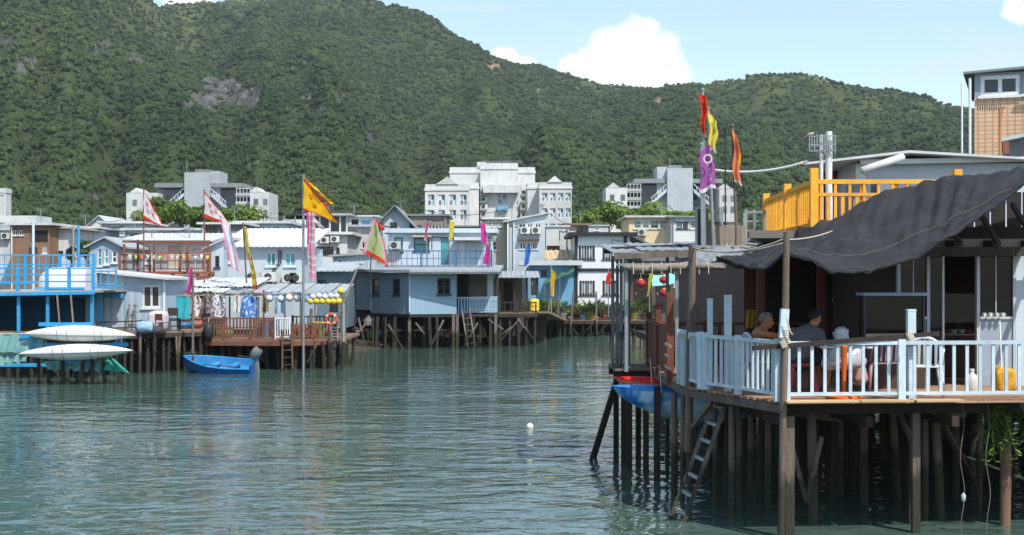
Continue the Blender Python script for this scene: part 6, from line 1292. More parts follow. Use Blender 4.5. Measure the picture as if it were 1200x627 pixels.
# upper board screen and steel frames
bs_ = thing('board_screen', 'weathered grey brown board screen on the upper terrace under the flags', 'fence', P(817, 287, 26))
for i in range(9): px = 818 + i * 6.2; top = 258 - (14 if i in (0, 1) else 0) + rnd.uniform(-1, 1); bar('board', bs_, P(px + 3, 289, 26), P(px + 3, top + (6 if i > 2 else 0), 26), .09, .03, mat('weathered_board', '#8c7f72', .9, .25, 4, (1, 1, .2), dirt=.4) if i > 2 else dwood)
for py in (262, 282): bar('rail', bs_, P(816, py, 26.06), P(874, py, 26.06), .05, .06, gwood)
for px in (817, 845, 873): bar('post', bs_, P(px, 290, 26.05), P(px, 243 if px < 870 else 250, 26.05), .07, .07, steel)
railing('steel_frame_railing', 'pale steel pipe railing between the board screen and the yellow fence', [P(874, 287, 27), P(884, 287, 27), P(896, 287, 27)], .62, steel, .16, .05, .03, mids=2)

# ---- house body
hs = thing('terrace_house', 'near terrace house with sliding windows, dark doorway and flat roof', 'house', (6.9, 21.7, DZ))
Yw_ = 21.7; zt_ = Z(283, Yw_); TZ = 4.226
gp = mat('grey_aluminium', '#b0b8bd', .5, .1, 4); gpan = mat('grey_blue_panel', '#8a96a0', .6, .1, 2, dirt=.3)
glz = glass('near_dark_glass', '#0e1113', .05, .2)
def hb(nm, a, b, p0, p1, y, th, m, par=None): return MB().box(X(a, Yw_), X(b, Yw_), Yw_ + y, Yw_ + y + th, max(DZ + .002, Z(p1, Yw_)), Z(p0, Yw_)).build(nm, m, par or hs)
hb('header', 1050, 1262, 280, 294, 0, .12, mat('stained_header', '#8a8680', .85, .2, 2, dirt=.6))
for a in (1052, 1086.5, 1145, 1187.5, 1225): hb('jamb', a, a + 3.6, 294, 470, .005, .1, gp)
hb('lower_panel', 1055.6, 1086.5, 374, 470, .03, .05, gpan); hb('lower_panel', 1148.6, 1187.5, 374, 470, .03, .05, gpan); hb('side_panel', 1191, 1225, 294, 470, .03, .05, lblue)
for a, b in ((1055.6, 1086.5), (1148.6, 1187.5)):
    w = hb('window', a, b, 371, 374, .0, .1, gp); hb('window_head', a, b, 294, 297, .0, .1, gp, w); hb('pane', a, b, 297, 371, .05, .01, glz, w)
    hb('mullion', (a + b) / 2 - .6, (a + b) / 2 + .6, 297, 371, .03, .05, gp, w)
hb('door_frame', 1090, 1145, 294, 297, .01, .08, gp); hb('sliding_door', 1090.2, 1108, 297, 470, .12, .03, glz); hb('door_stile', 1107, 1109.5, 297, 470, .115, .045, gp)
q = MB(); q.box(X(1052, Yw_), 9.6, 26, 26.1, DZ, zt_); q.box(X(1052, Yw_), X(1052, Yw_) + .06, Yw_ + .12, 26, DZ, zt_); q.box(9.5, 9.6, Yw_ + .1, 26, DZ, zt_); q.build('inner_wall', mat('room_wall', '#40352e', .9, .15, 1), hs)
# the wooden back part
for i in range(17): px = 872 + i * 10.7; MB().box(X(px, 26.9), X(px + 10.3, 26.9), 26.9, 26.94, DZ, TZ - .2).build('back_board', darkbrown if i % 5 else brownp, hs)
for px, m in ((891, brownp), (962, brownp), (1003, brownp), (1040, darkbrown)): bar('column', hs, (X(px, 25.2), 25.2, DZ), (X(px, 25.2), 25.2, TZ - .15), .13, .13, m)
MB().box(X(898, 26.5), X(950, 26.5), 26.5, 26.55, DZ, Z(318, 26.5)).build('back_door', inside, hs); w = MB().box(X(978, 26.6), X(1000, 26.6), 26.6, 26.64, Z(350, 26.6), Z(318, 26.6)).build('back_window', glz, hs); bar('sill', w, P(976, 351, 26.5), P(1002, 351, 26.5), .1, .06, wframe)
# roof terrace slab and its beams
MB().prism([(X(878, 21.95), 21.95, TZ - .12), (9.9, 21.95, TZ - .12), (9.9, 29.5, TZ - .12), (4.75, 29.5, TZ - .12), (4.4, 25, TZ - .12)], (0, 0, .12)).build('roof_slab', mat('roof_slab_grey', '#6f6a65', .9, .2, 2, dirt=.5), hs)
for i in range(9): x = 4.9 + i * .58; bar('rafter', hs, (x, 21.25, TZ - .22), (x, 26.8, TZ - .17), .07, .1, dwood)
bar('front_beam', hs, (4.9, 21.3, TZ - .35), (9.6, 21.4, TZ - .33), .1, .14, dwood); bar('front_beam', hs, (4.4, 21.9, TZ - .06), (9.6, 21.9, TZ - .06), .06, .22, pile_b)
for i in range(13): x = X(1078, 22.4) + i * .25; bar('cladding_strip', hs, (x, 22.45, TZ), (x, 22.45, TZ + .62), .22, .03, mat('black_cladding', '#2b2724', .8, .2, 3))
for i in range(5): bar('awning_strut', hs, (6.5 + i * .55, 20.6, TZ - .25), (6.6 + i * .55, 21.9, TZ + .3 + i * .05), .06, .07, dwood)
# ---- yellow fence on the roof
yf = thing('yellow_fence', 'ochre yellow wooden fence round the roof terrace', 'fence', (4.69, 22.1, TZ))
def yrun(p, q_, n, dense):
    p, q_ = Vector(p), Vector(q_); up = Vector((0, 0, 1))
    for z, w in ((.76, .07), (.56, .05), (.10, .06)): 
        if z == .56 and not dense: continue
        bar('rail', yf, p + up * z, q_ + up * z, .05, w, yel)
    for i in range(1, n):
        c = p.lerp(q_, i / n); top = .73
        bar('baluster', yf, c + up * .13, c + up * (top if not dense or i % 2 else .54), .055 if i % 2 == 0 else .045, .035, yel)
c0, c1, c2 = (4.69, 22.1, TZ), (4.80, 24.8, TZ), (4.93, 27.6, TZ)
yrun(c0, c1, 13, False); yrun(c1, c2, 13, False); yrun(c0, (X(1122, 22.1), 22.1, TZ), 20, True)
for p, h in ((c0, .97), (c1, .90), (c2, .90), ((X(1122, 22.1), 22.1, TZ), .95)): bar('post', yf, p, Vector(p) + Vector((0, 0, h)), .12, .12, yel)
for px in (1012, 1050, 1085): bar('post', yf, (X(px, 22.1), 22.14, TZ), (X(px, 22.1), 22.14, TZ + .75), .09, .06, yel)
# ---- black shade cloth
TOP = [(840, 303, 22.3), (880, 299, 22.0), (925, 284, 21.9), (960, 262, 21.9), (1000, 243, 21.9), (1040, 225, 21.95), (1082, 213, 21.98), (1120, 207, 21.9), (1160, 203, 21.9), (1200, 197, 21.9), (1270, 180, 21.9)]
BOT = [(838, 300, 20.8), (860, 307, 20.2), (884, 313, 19.6), (904, 309, 19.2), (919, 296, 19.0), (934, 303, 18.95), (964, 316, 18.9), (1000, 322, 18.9), (1040, 315, 19.0), (1080, 298, 19.2), (1120, 273, 19.4), (1160, 245, 19.6), (1200, 216, 19.8), (1270, 176, 20.0)]
def curve(L, px):
    xs = [l[0] for l in L]; return P(px, float(np.interp(px, xs, [l[1] for l in L])), float(np.interp(px, xs, [l[2] for l in L])))
def tarp(u, v):
    px = 840 + 428 * u; a, b = curve(TOP, px), curve(BOT, px); p = a.lerp(b, v)
    sag = .16 * math.sin(math.pi * v) * (.4 + .6 * math.sin(math.pi * min(1, max(0, (px - 918) / 300)))) if px > 918 else .05 * math.sin(math.pi * v)
    k = math.exp(-((px - 1108) / 34) ** 2) * (1 - v) ** .7 * min(1, v * 5 + .1) * 1.5
    fold = .045 * k * math.sin((px - 1060) / 3.4 + v * 5.5) + .035 * math.sin(v * 9 + px / 38.) * math.sin(math.pi * v) + .09 * mnoise.noise(Vector((px / 42, v * 3.2, 0))) + .05 * mnoise.noise(Vector((px / 11 + v * 5, v * 8, 3)))
    roll = .06 * math.exp(-((v - .93) / .05) ** 2) if px > 918 else 0
    return p + Vector((0, -.35 * fold - roll, fold - sag + roll * .4))
sc = thing('shade_cloth', 'black shade cloth slung from the yellow fence down over the terrace', 'tarp', curve(TOP, 925))
o = MB().grid(tarp, 150, 34).build('cloth', tarpm, sc); sm = o.modifiers.new('thickness', 'SOLIDIFY'); sm.thickness = .012
MB().tube([tarp(u, .97) + Vector((0, -.03, 0)) for u in [.19 + .81 * i / 50 for i in range(51)]], .03, 6).build('hem', tarpm, sc, True)
MB().tube([tarp(.2 + .8 * i / 40, .72 - .3 * (i / 40) ** 2) + Vector((0, -.05, .06)) for i in range(41)], .004, 5).build('guy_rope', gwood, sc, True)
rope('edge_rope', sc, P(811, 290, 21.7), P(922, 279, 18.95), .012, ropem, .12); rope('edge_rope', sc, P(922, 281, 18.95), P(975, 271, 21.0), .012, ropem, .03)
MB().tube([tarp(.0 + .19 * i / 20, 1.0) for i in range(21)], .018, 5).build('hem', tarpm, sc, True)

# ---- upper storey behind the fence
us = thing('upper_storey', 'pale rooftop room with long thin overhanging roof behind the yellow fence', 'room', (X(1000, 27), 27, TZ)); pw = mat('pale_blue_grey_wall', '#b7c1c9', .7, .08, 1, dirt=.2)
q = MB(); x0, x1 = X(1003, 27), X(1250, 27); q.box(x0, x1, 27, 31, TZ, Z(191, 27)); q.build('wall', pw, us); MB().box(X(955, 28.5), x0 - .01, 28.5, 28.6, TZ, Z(196, 28.5)).build('rear_wall', mat('dark_timber_wall', '#5d4b3f', .85, .2, 2, (.2, 1, 1)), us)
q = MB(); q.prism([P(942, 193, 26.5), P(1066, 179, 26.5), P(1215, 187.5, 26.5), P(1215, 185, 26.5), P(1066, 176, 26.5), P(942, 190.5, 26.5)], (1.8, 5, 0)); q.build('roof', mat('thin_roof_grey', '#b9bcbc', .6, .1, 2, dirt=.3), us)
bar('fascia', us, P(1008, 190, 26.8), P(1200, 186.5, 26.8), .06, .09, wframe)
hbw = MB().box(X(1003, 26.95), X(1015, 26.95), 26.95, 26.995, TZ, Z(192, 27)).build('corner_panel', wframe, us)
q = MB(); q.tube([P(1010, 200, 25.6), P(1058, 184, 25.9)], .07, 12); q.build('awning_roll', white, us, True); bar('awning_arm', us, P(1010, 200, 25.6), P(1016, 206, 26.8), .03, .03, steel)
for px, py in ((1000, 215), (1030, 210)): MB().box(X(px, 25.9), X(px + 16, 25.9), 25.9, 26.5, TZ, Z(py, 25.9)).build('stored_box', dgrey_c, us)
# tiled tower
tt = thing('tiled_tower', 'orange tiled tower room with white framed window and dark slab roof', 'tower', (X(1142, 34), 34, TZ)); bm_ = bpy.data.materials.new('orange_wall_tile'); bm_.use_nodes = True; N = bm_.node_tree.nodes; L = bm_.node_tree.links.new
bk = N.new('ShaderNodeTexBrick'); bk.offset = 0; bk.inputs['Color1'].default_value = (*S('#dab795'), 1); bk.inputs['Color2'].default_value = (*S('#d2aa86'), 1); bk.inputs['Mortar'].default_value = (*S('#b8926f'), 1); bk.inputs['Scale'].default_value = 1; bk.inputs['Brick Width'].default_value = .10; bk.inputs['Row Height'].default_value = .10; bk.inputs['Mortar Size'].default_value = .012
g = N.new('ShaderNodeNewGeometry'); sx = N.new('ShaderNodeSeparateXYZ'); L(g.outputs['Position'], sx.inputs[0]); cx_ = N.new('ShaderNodeCombineXYZ'); ad = N.new('ShaderNodeMath'); L(sx.outputs['X'], ad.inputs[0]); L(sx.outputs['Y'], ad.inputs[1]); L(ad.outputs[0], cx_.inputs['X']); L(sx.outputs['Z'], cx_.inputs['Y']); L(cx_.outputs[0], bk.inputs['Vector']); L(bk.outputs['Color'], N['Principled BSDF'].inputs['Base Color']); N['Principled BSDF'].inputs['Roughness'].default_value = .45
bp_ = N.new('ShaderNodeBump'); bp_.inputs['Distance'].default_value = .01; bp_.invert = True; L(bk.outputs['Fac'], bp_.inputs['Height']); L(bp_.outputs[0], N['Principled BSDF'].inputs['Normal'])
fr = Fr(1142, 34, -20); M = fr.M(); w = fr.u(1270); hh = (fr.u(1149), fr.u(1195), fr.z(1150, 113), fr.z(1150, 89)); q = MB(M); zt2 = fr.z(1150, 113.5)
q.box(0, w, 0, 5, TZ - 1, fr.z(1150, 114)); q.build('tile_wall', bm_, tt); q = MB(M); holed_wall(q, 0, w, fr.z(1150, 114) + .002, fr.z(1150, 86), [hh]); q.poly([(0, 5, zt2), (0, 0, zt2), (0, 0, fr.z(1150, 86)), (0, 5, fr.z(1150, 86))]); q.build('window_storey', gpan, tt)
window(tt, M, *hh, 2, 1, wframe, gl_dark, fw=.09); window(tt, M, fr.u(1200), fr.u(1240), hh[2], hh[3], 2, 1, wframe, gl_dark, y=-.1, fw=.09)
q = MB(M); q.prism([(-.25, -.2, fr.z(1150, 87)), (w, -.2, fr.z(1150, 81)), (w, -.2, fr.z(1150, 78)), (-.25, -.2, fr.z(1150, 84.5))], (0, 5.6, 0)); q.build('roof', dgrey_c, tt)
MB(M).tube([(-.1, -.12, TZ), (-.1, -.12, fr.z(1142, 92))], .032, 8).build('drainpipe', wframe, tt); MB(M).tube([(-.28, -.15, TZ + .2), (-.28, -.15, fr.z(1142, 97))], .022, 8).build('drainpipe', wframe, tt)
ar = thing('porch_roof', 'small grey pent roof projecting from the tiled tower', 'roof', P(1172, 172, 30)); q = MB(); q.prism([P(1172, 166, 31.5), P(1230, 154, 31.5), P(1230, 150, 31.5), P(1172, 162, 31.5)], (.4, 1.2, 0)); q.build('slab', tin, ar); bar('bracket', ar, P(1178, 180, 30.2), P(1178, 166, 30.2), .12, .12, rust); MB().box(X(1182, 32), X(1230, 32), 32, 32.4, TZ, Z(166, 32)).build('support_wall', dgrey_c, ar)

# ---- antennas
def yagi(label, px, pb, pt, Y, m, arr, masts=1):
    t = thing('aerial', label, 'antenna', (X(px, Y), Y, Z(pb, Y))); pole('mast', t, P(px, pb, Y), P(px, pt, Y), .035, m)
    if masts > 1: pole('mast', t, P(px + 9, pb, Y), P(px + 9, pt - 4, Y), .06, m)
    return t
t = yagi('white double mast aerial with comb like rods behind the yellow fence', 962.5, 268, 158, 23.2, wframe, None, 2)
for py in (160, 170, 177): bar('boom', t, P(948, py, 23.1), P(980, py - 1, 23.1), .018, .018, steel)
for i in range(11):
    px = 948.5 + i * 3; bar('rod', t, P(px, 157 + (i % 3), 23.08), P(px, 181 - (i % 2) * 4 - (5 if i < 4 else 0), 23.08), .012, .012, steel)
bird = thing('perched_bird', 'tiny pale bird perched on the aerial tip', 'bird', P(950, 159, 23.1)); c = P(950, 157.2, 23.1); MB().grid(lambda u, v: c + Vector((math.cos(v * 3.1416) * .06, math.cos(u * 6.283) * math.sin(v * 3.1416) * .026, math.sin(u * 6.283) * math.sin(v * 3.1416) * .03 + .03 * math.cos(v * 3.1416) ** 3)), 10, 8).build('body', mat('feather_grey', '#a59a90', .9, .2, 20), bird); bar('tail', bird, c + Vector((-.05, 0, -.02)), c + Vector((-.11, 0, -.05)), .02, .008, MATS['feather_grey'])
t = yagi('rust coloured aerial mast with a ribbed boom before the tiled tower', 1172, 206, 128, 28.5, mat('rusty_mast', '#a5754a', .7, .2, 5), None); bar('boom', t, P(1145, 126, 28.5), P(1176, 127, 28.5), .02, .02, steel); MB().tube([P(1172, 140, 28.5), P(1174, 130, 28.5), P(1177, 125, 28.5)], .03, 6).build('bracket', MATS['rusty_mast'], t)
for i in range(11): px = 1146 + i * 2.7; bar('rod', t, P(px, 123.5, 28.4), P(px, 129.5 + (i % 2), 28.6), .015, .015, cablem)
t = thing('overhead_cable', 'white cable slung from the flag masts to the rooftop aerial', 'cable', P(838, 199, 24)); rope('wire', t, P(836, 199, 27), P(944, 190, 25.4), .025, wframe, .1, 16); bar('clamp', t, P(943, 191, 25.4), P(946, 189, 25.4), .06, .06, steel)

# ================================================================ flags
def fl_mat(n, c): return mat('flag_' + n, c, .85, .12, 4, transl=.45)
FR, FY, FW, FP, FM, FO, FG, FB, FV = (fl_mat(n, c) for n, c in (('red', '#d93a22'), ('yellow', '#f0b914'), ('white', '#e0dcda'), ('pink', '#e2a3b4'), ('magenta', '#d8449a'), ('orange', '#ef8a5c'), ('green', '#a9bd7c'), ('blue', '#3d7fd0'), ('violet', '#b25fae')))
FYG, FLY = fl_mat('yellow_green', '#b9b83f'), fl_mat('pale_yellow', '#e6d95a')
def flagcloth(t, Y, tl, bl, tr_, br, mats, rule=None, amp=.06, waves=1.5, nu=22, nv=14, seed=0., glyphs=None, gm=None, fringe=None, name='flag'):
    """corner pixels: hoist top, hoist bottom, fly top, fly bottom"""
    a, b, c, d = (P(*k, Y) for k in (tl, bl, tr_, br))
    def f(u, v, off=0.):
        p = a.lerp(b, v).lerp(c.lerp(d, v), u); return p + Vector((.02 * math.sin(v * 9 + seed), amp * (math.sin(u * waves * 6.283 + v * 2.2 + seed) + .4 * math.sin(u * waves * 13 + v * 5 + seed)) * (.15 + u) - off, .03 * math.sin(u * 8 + seed) * u))
    o = MB().grid(f, nu, nv, rule).build(name, mats, t)
    if glyphs:
        q = MB(); r_ = random.Random(int(seed * 10) + 3)
        for (u0, v0, w, h) in glyphs:      # strokes of a painted character
            for k in range(4): v = v0 + h * (k + .3) / 4; x0, x1 = sorted((r_.uniform(0, .35), r_.uniform(.6, 1))); q.poly([f(u0 + w * x0, v, .02), f(u0 + w * x1, v, .02), f(u0 + w * x1, v + h * .1, .02), f(u0 + w * x0, v + h * .1, .02)])
            for k in range(2): u = u0 + w * (.25 + .4 * k); q.poly([f(u, v0 + h * .1, .022), f(u + w * .12, v0 + h * .1, .022), f(u + w * (.12 - .1 * k), v0 + h, .022), f(u - w * .1 * k, v0 + h, .022)])
        e = q.build('emblem', gm or FR, o); e['kind'] = 'stuff'
    if fringe:
        q = MB()
        for path in fringe[1:]:
            n = 16
            for i in range(n):
                (ua, va), (ub, vb) = path; g0, g1 = i / n, (i + 1) / n; p0, p1 = f(ua + (ub - ua) * g0, va + (vb - va) * g0), f(ua + (ub - ua) * g1, va + (vb - va) * g1)
                ctr = f(.35, .5); m_ = (p0 + p1) / 2; out = (m_ - ctr); out.y = 0; out.normalize(); q.poly([p0, p1, m_ + out * .16])
        e = q.build('fringe', fringe[0], o); e['kind'] = 'stuff'
    return o
def mast(name, label, px, pt, pb, Y, m=None, r=.035, lean=0, zb=None):
    b = P(px + lean, pb, Y); 
    if zb is not None: b.z = zb
    t = thing(name, label, 'flag', b); pole('pole', t, b, P(px, pt, Y), r, m or gwood); q = MB().lathe([(0, .05), (r * 1.3, .02), (r * 1.3, 0), (0, 0)], P(px, pt, Y), 8); q.build('finial', m or gwood, t); return t
edge = lambda u, v: 1 if (v > .86 or u > .86 or (v < .10 and u > .1)) else 0
t = mast('flagpole', 'red edged white pennant on a pole behind the rusty balcony', 168.5, 222, 330, 60, rust); flagcloth(t, 59.9, (168.5, 224), (168, 254), (189, 264), (189, 265), [FW, FR], lambda u, v: 1 if v > .92 else 0, .08, glyphs=[(.12, .18, .22, .2), (.16, .45, .24, .2), (.45, .3, .18, .26), (.5, .6, .15, .16)], seed=1, fringe=(FR, ((0, 1), (1, 1)), ((0, 0), (1, 0))))
t = mast('flagpole', 'red and white pennant with long torn streamers beside the balcony', 239.5, 223, 332, 59, rust); flagcloth(t, 58.9, (240, 225), (239.5, 252), (267, 260), (267, 262), [FW, FR], lambda u, v: 1 if v > .92 or v < .06 else 0, .07, glyphs=[(.15, .2, .2, .24), (.4, .32, .18, .24), (.62, .4, .14, .3), (.2, .5, .2, .24)], seed=2, fringe=(FR, ((0, 1), (1, 1))))
flagcloth(t, 58.8, (258, 256), (272, 312), (270, 262), (284, 318), [FW, FP, mat('flag_pale_blue', '#b9cfe0', .85, .1, 4, transl=.3)], lambda u, v: 1 if u < .2 or u > .85 else (2 if .25 < v < .55 and u < .6 else 0), .12, 1, 10, 26, seed=3.1, fringe=(FP, ((0, 1), (1, 1)), ((0, .4), (0, 1))), name='streamer')
t = mast('flagpole', 'large yellow triangular flag with red flame edge on the tallest mast', 355.5, 206, 436, 54, steel, .05, zb=-1.2); flagcloth(t, 53.85, (356, 209), (355.5, 246), (395, 259.5), (395, 261), [FY, FR], lambda u, v: 1 if v < .1 or v > .92 else 0, .07, glyphs=[(.14, .28, .14, .2), (.26, .52, .16, .2)], gm=FR, seed=4, fringe=(FR, ((0, 0), (1, 0))))
flagcloth(t, 53.8, (357, 208), (357, 211), (391, 237), (388, 240), [FY, FR], lambda u, v: 1 if v < .35 else 0, .15, 1.5, 24, 4, seed=5, name='streamer')
flagcloth(t, 53.7, (359, 249), (361, 323), (368, 250), (370, 326), [FP, FM, FW], lambda u, v: 1 if u < .25 and v < .5 else (2 if (v * 9) % 1 < .3 else 0), .1, 1, 8, 28, seed=6, fringe=(FP, ((0, 1), (1, 1))), name='streamer'); flagcloth(t, 53.75, (362, 248), (363, 251), (380, 268), (378, 272), [FW, FP], None, .1, 1, 14, 3, seed=7, name='streamer')
t = mast('banner', 'narrow yellow and red banner drooping on a slanted pole before the blue house', 285, 262, 332, 57, gwood, lean=4); flagcloth(t, 56.9, (284.5, 265), (297, 338), (288, 266), (303, 340), [FYG, FO, FR], lambda u, v: 2 if v > .93 or (.5 < v < .55) else (1 if u > .75 or u < .12 else 0), .06, 1, 8, 30, seed=8, glyphs=[(.3, .1, .35, .08), (.3, .24, .35, .08), (.3, .4, .35, .08), (.3, .6, .35, .08), (.3, .75, .35, .08)], gm=dwood)
t = mast('banner', 'small magenta streamer on a pole by the blue skiff', 226, 320, 440, 52.4, gwood, .05, zb=-1.2); flagcloth(t, 52.3, (223, 313), (218.5, 344), (226, 314), (224, 345), [FM], None, .05, 1, 8, 16, seed=9)
t = mast('flagpole', 'green and pink fringed pennant over the blue stilt house roof', 438, 254, 318, 70, gwood, lean=-4); flagcloth(t, 69.9, (438, 257), (426, 294), (443, 262), (455, 311), [FG, FP, FR], lambda u, v: 1 if u < .12 or u > .88 or v < .08 else (2 if v > .9 else 0), .1, 1.5, 18, 22, seed=10, glyphs=[(.3, .3, .2, .16), (.45, .5, .2, .16), (.3, .68, .24, .14)], gm=FP, fringe=(FR, ((0, 1), (1, 1)), ((1, .35), (1, 1)))); flagcloth(t, 69.85, (440, 256), (441, 259), (452, 268), (448, 271), [FR, FP], None, .08, 1, 10, 4, seed=11, name='streamer')
for lab, px, pt, pb, Y, cs_, m, sd in (('pink feather flag on the blue terrace railing, left of the yellow one', 500, 260, 313, 74, ((500, 261), (497, 281), (502, 263), (500, 283)), [FM, FP], 1), ('pale yellow feather flag on the blue terrace railing', 527, 257, 313, 74, ((527, 258), (526, 281), (533, 261), (530, 282)), [FLY], 2), ('magenta feather flag beside the white awning', 566, 261, 313, 73.5, ((563, 261), (564, 284), (569, 263), (571, 285)), [FM], 3),
        ('lower magenta flag trailing down to the stilt house roof', 572, 284, 318, 73, ((570, 285), (566, 309), (573, 287), (574, 312)), [FM, FV], 4), ('small blue flag above the porch shelter', 616, 288, 330, 73, ((616, 288), (614, 318), (622, 290), (620, 310)), [FB, FW], 5), ('slim yellow flag standing on the far boardwalk', 646, 312, 368, 83, ((646, 315), (645, 346), (651, 320), (649, 348)), [FY], 6), ('small red flag in front of the black and white house', 713, 316, 372, 82, ((713, 318), (709, 330), (717, 322), (715, 336)), [FR], 7), ('yellow green flag hanging by the red lanterns', 761, 318, 372, 82, ((761, 320), (758, 348), (766, 322), (760, 347)), [FYG], 8)):
    t = mast('feather_flag', lab, px, pt, pb, Y, steel, .03); flagcloth(t, Y - .06, cs_[0], cs_[1], cs_[2], cs_[3], m, (lambda u, v: 1 if v > .85 else 0) if len(m) > 1 else None, .07, 1, 8, 14, seed=sd)
# flags on the near upper terrace
for lab, px, pt, Y, lean, cs_, m, rule, gl, gm in (
        ('red flag at the top of the leftmost terrace mast', 823.5, 106, 25.6, 2, ((820, 112), (823, 158), (829, 111), (827, 160)), [FR, FW], lambda u, v: 1 if v > .95 else 0, [(.3, .12, .4, .1)], FLY),
        ('yellow flag twisting on the middle terrace mast', 830, 128, 25.7, 6, ((830, 130), (832, 176), (841, 142), (839, 178)), [FLY, FW], lambda u, v: 1 if v > .92 else 0, [(.3, .2, .3, .12), (.35, .4, .3, .12)], fl_mat('olive', '#9a9440')),
        ('violet flag with white round emblem on the terrace mast', 822, 170, 25.4, 1, ((829, 170), (818, 194), (832, 170), (840, 220)), [FV, FW], lambda u, v: 1 if v > .93 else 0, [(.42, .38, .26, .09), (.46, .5, .26, .09), (.5, .62, .26, .09), (.55, .74, .26, .09)], FW),
        ('salmon flag on the bare wooden mast beside the board screen', 858.5, 148, 25.6, 5, ((859, 150), (860, 213), (866, 163), (869, 217)), [FO, FW, FY], lambda u, v: 1 if v > .94 else (2 if u > .6 and .35 < v < .6 else 0), None, None)):
    t = mast('flagpole', lab, px, pt, 288, Y, gwood if px > 850 else steel, .03, lean)
    if px == 822: cs_ = ((820.5, 178), (822, 227), (832, 168), (840, 219))
    flagcloth(t, Y - .07, cs_[0], cs_[1], cs_[2], cs_[3], m, rule, .045, 1.2, 16, 24, seed=px % 7, glyphs=gl, gm=gm)
    if px == 822:
        q = MB(); c = P(829.5, 186, Y - .22); q.lathe([(.055, 0), (.085, 0)], c, 20, 0, 'Y'); q.build('ring_emblem', FW, t)
t = thing('aerial', 'thin dark fishbone aerial between the yellow and salmon flags', 'antenna', P(850, 285, 26)); pole('mast', t, P(850, 288, 26), P(850, 150, 26), .015, cablem)
for a, b in (((838, 156), (868, 144)), ((840, 162), (866, 156))): bar('boom', t, P(*a, 26), P(*b, 26), .012, .012, cablem)
for k in range(9): bar('rod', t, P(840 + k * 3.2, 151 - k * 1.0, 25.9), P(842 + k * 3.2, 163 - k * 1.0, 26.1), .009, .009, cablem)
# bunting on the rusty balcony
t = thing('bunting', 'string of tiny triangular bunting flags along the rusty balcony', 'bunting', P(146, 297, 60.6)); rope('cord', t, P(143, 297, 60.62), P(246, 297, 60.62), .012, ropem, .06)
for i in range(14): px = 150 + i * 7; MB().prism([P(px, 298 + (i % 3), 60.6), P(px + 4.5, 298.5 + (i % 2), 60.6), P(px + 2.2, 304, 60.55)], (0, .01, 0)).build('pennant', [FW, FLY, FO, FW][i % 4], t)

# ================================================================ furniture and people on the near terrace
def monobloc(name, label, c, rz, m, group=None):
    c = Vector(c); t = thing(name, label, 'chair', c, rz, group); MM = Matrix.Translation(c) @ Matrix.Rotation(rz, 4, 'Z')
    for sx in (-1, 1):
        for sy in (-1, 1): q = MB(MM); q.tube([(sx * .26, sy * .25, 0), (sx * .21, sy * .2, .43)], [.022, .03], 6); q.build('leg', m, t, True)
        q = MB(MM); q.tube([(sx * .22, -.2, .43), (sx * .27, -.22, .62), (sx * .27, .0, .65), (sx * .24, .22, .62)], .024, 6); q.build('arm', m, t, True)
    MB(MM).grid(lambda u, v: ((u - .5) * .46, (v - .5) * .46, .43 - .02 * math.sin(math.pi * u) * math.sin(math.pi * v)), 6, 6).build('seat', m, t).modifiers.new('thick', 'SOLIDIFY').thickness = .02
    arch = [(.235 * math.cos(a), .235 + .05 * math.sin(a), .45 + .38 * math.sin(a) ** .6) for a in [i * math.pi / 14 for i in range(15)]]
    MB(MM).tube(arch, .024, 6).build('back_frame', m, t, True)
    for k in range(5): x = -.15 + k * .075; h = .45 + .38 * (1 - (x / .235) ** 2) ** .3; MB(MM).prism([(x - .016, .222, .45), (x + .016, .222, .45), (x + .022, .285, h), (x - .022, .285, h)], (0, .012, 0)).build('back_slat', m, t)
    return t
plw = mat('white_plastic', '#c8d2d8', .4, .06, 3); plm = mat('mauve_plastic', '#8c7580', .45, .08, 3)
monobloc('plastic_chair', 'white plastic armchair beside the tall white post', (X(1082, 19.9), 19.9, DZ), R(168), plw); monobloc('plastic_chair', 'mauve plastic armchair behind the white one', (X(1030, 20.7), 20.7, DZ), R(-170), plm); monobloc('plastic_chair', 'white plastic chair under the bare shouldered man', (X(896, 21.15), 21.15, DZ), R(100), plw)
st = thing('stool', 'dark red plastic stool under the man in grey', 'stool', (X(938, 20.3), 20.3, DZ)); rp = mat('dark_red_plastic', '#8e2b30', .45, .1, 3); c = Vector((X(938, 20.3), 20.3, DZ))
MB(Matrix.Translation(c)).box(-.17, .17, -.17, .17, .40, .44).build('seat', rp, st)
for a in (-1, 1):
    for b in (-1, 1): bar('leg', st, c + Vector((a * .2, b * .2, 0)), c + Vector((a * .14, b * .14, .40)), .06, .03, rp)
ps = thing('parasol_stand', 'orange stand with tapered stem and round foot at the terrace edge', 'stand', (X(989, 19.5), 19.5, DZ)); om_ = mat('orange_plastic', '#d0611f', .45, .1, 3); c = Vector((X(989, 19.5), 19.5, DZ))
MB().lathe([(0, .02), (.24, .0), (.25, .02), (.22, .045), (.08, .06), (0, .06)], c + Vector((0, 0, .0)), 24).build('foot', om_, ps, True); MB().lathe([(.022, .05), (.03, .3), (.045, .7), (.05, .72), (0, .73)], c, 14).build('stem', om_, ps, True)
ft_ = thing('folding_table', 'small folding table with crossed black legs behind the orange stand', 'table', (X(985, 20.3), 20.3, DZ)); c = Vector((X(987, 20.3), 20.3, DZ))
MB(Matrix.Translation(c)).box(-.36, .36, -.3, .3, .66, .69).build('table_top', mat('pale_table', '#c4c2bd', .5, .1, 3), ft_)
for y in (-.24, .24):
    for s in (-1, 1): bar('leg', ft_, c + Vector((-.3 * s, y + .01 * s, 0)), c + Vector((.3 * s, y + .01 * s, .66)), .025, .025, black)
bar('stretcher', ft_, c + Vector((-.1, -.24, .33)), c + Vector((-.1, .24, .33)), .02, .02, black)
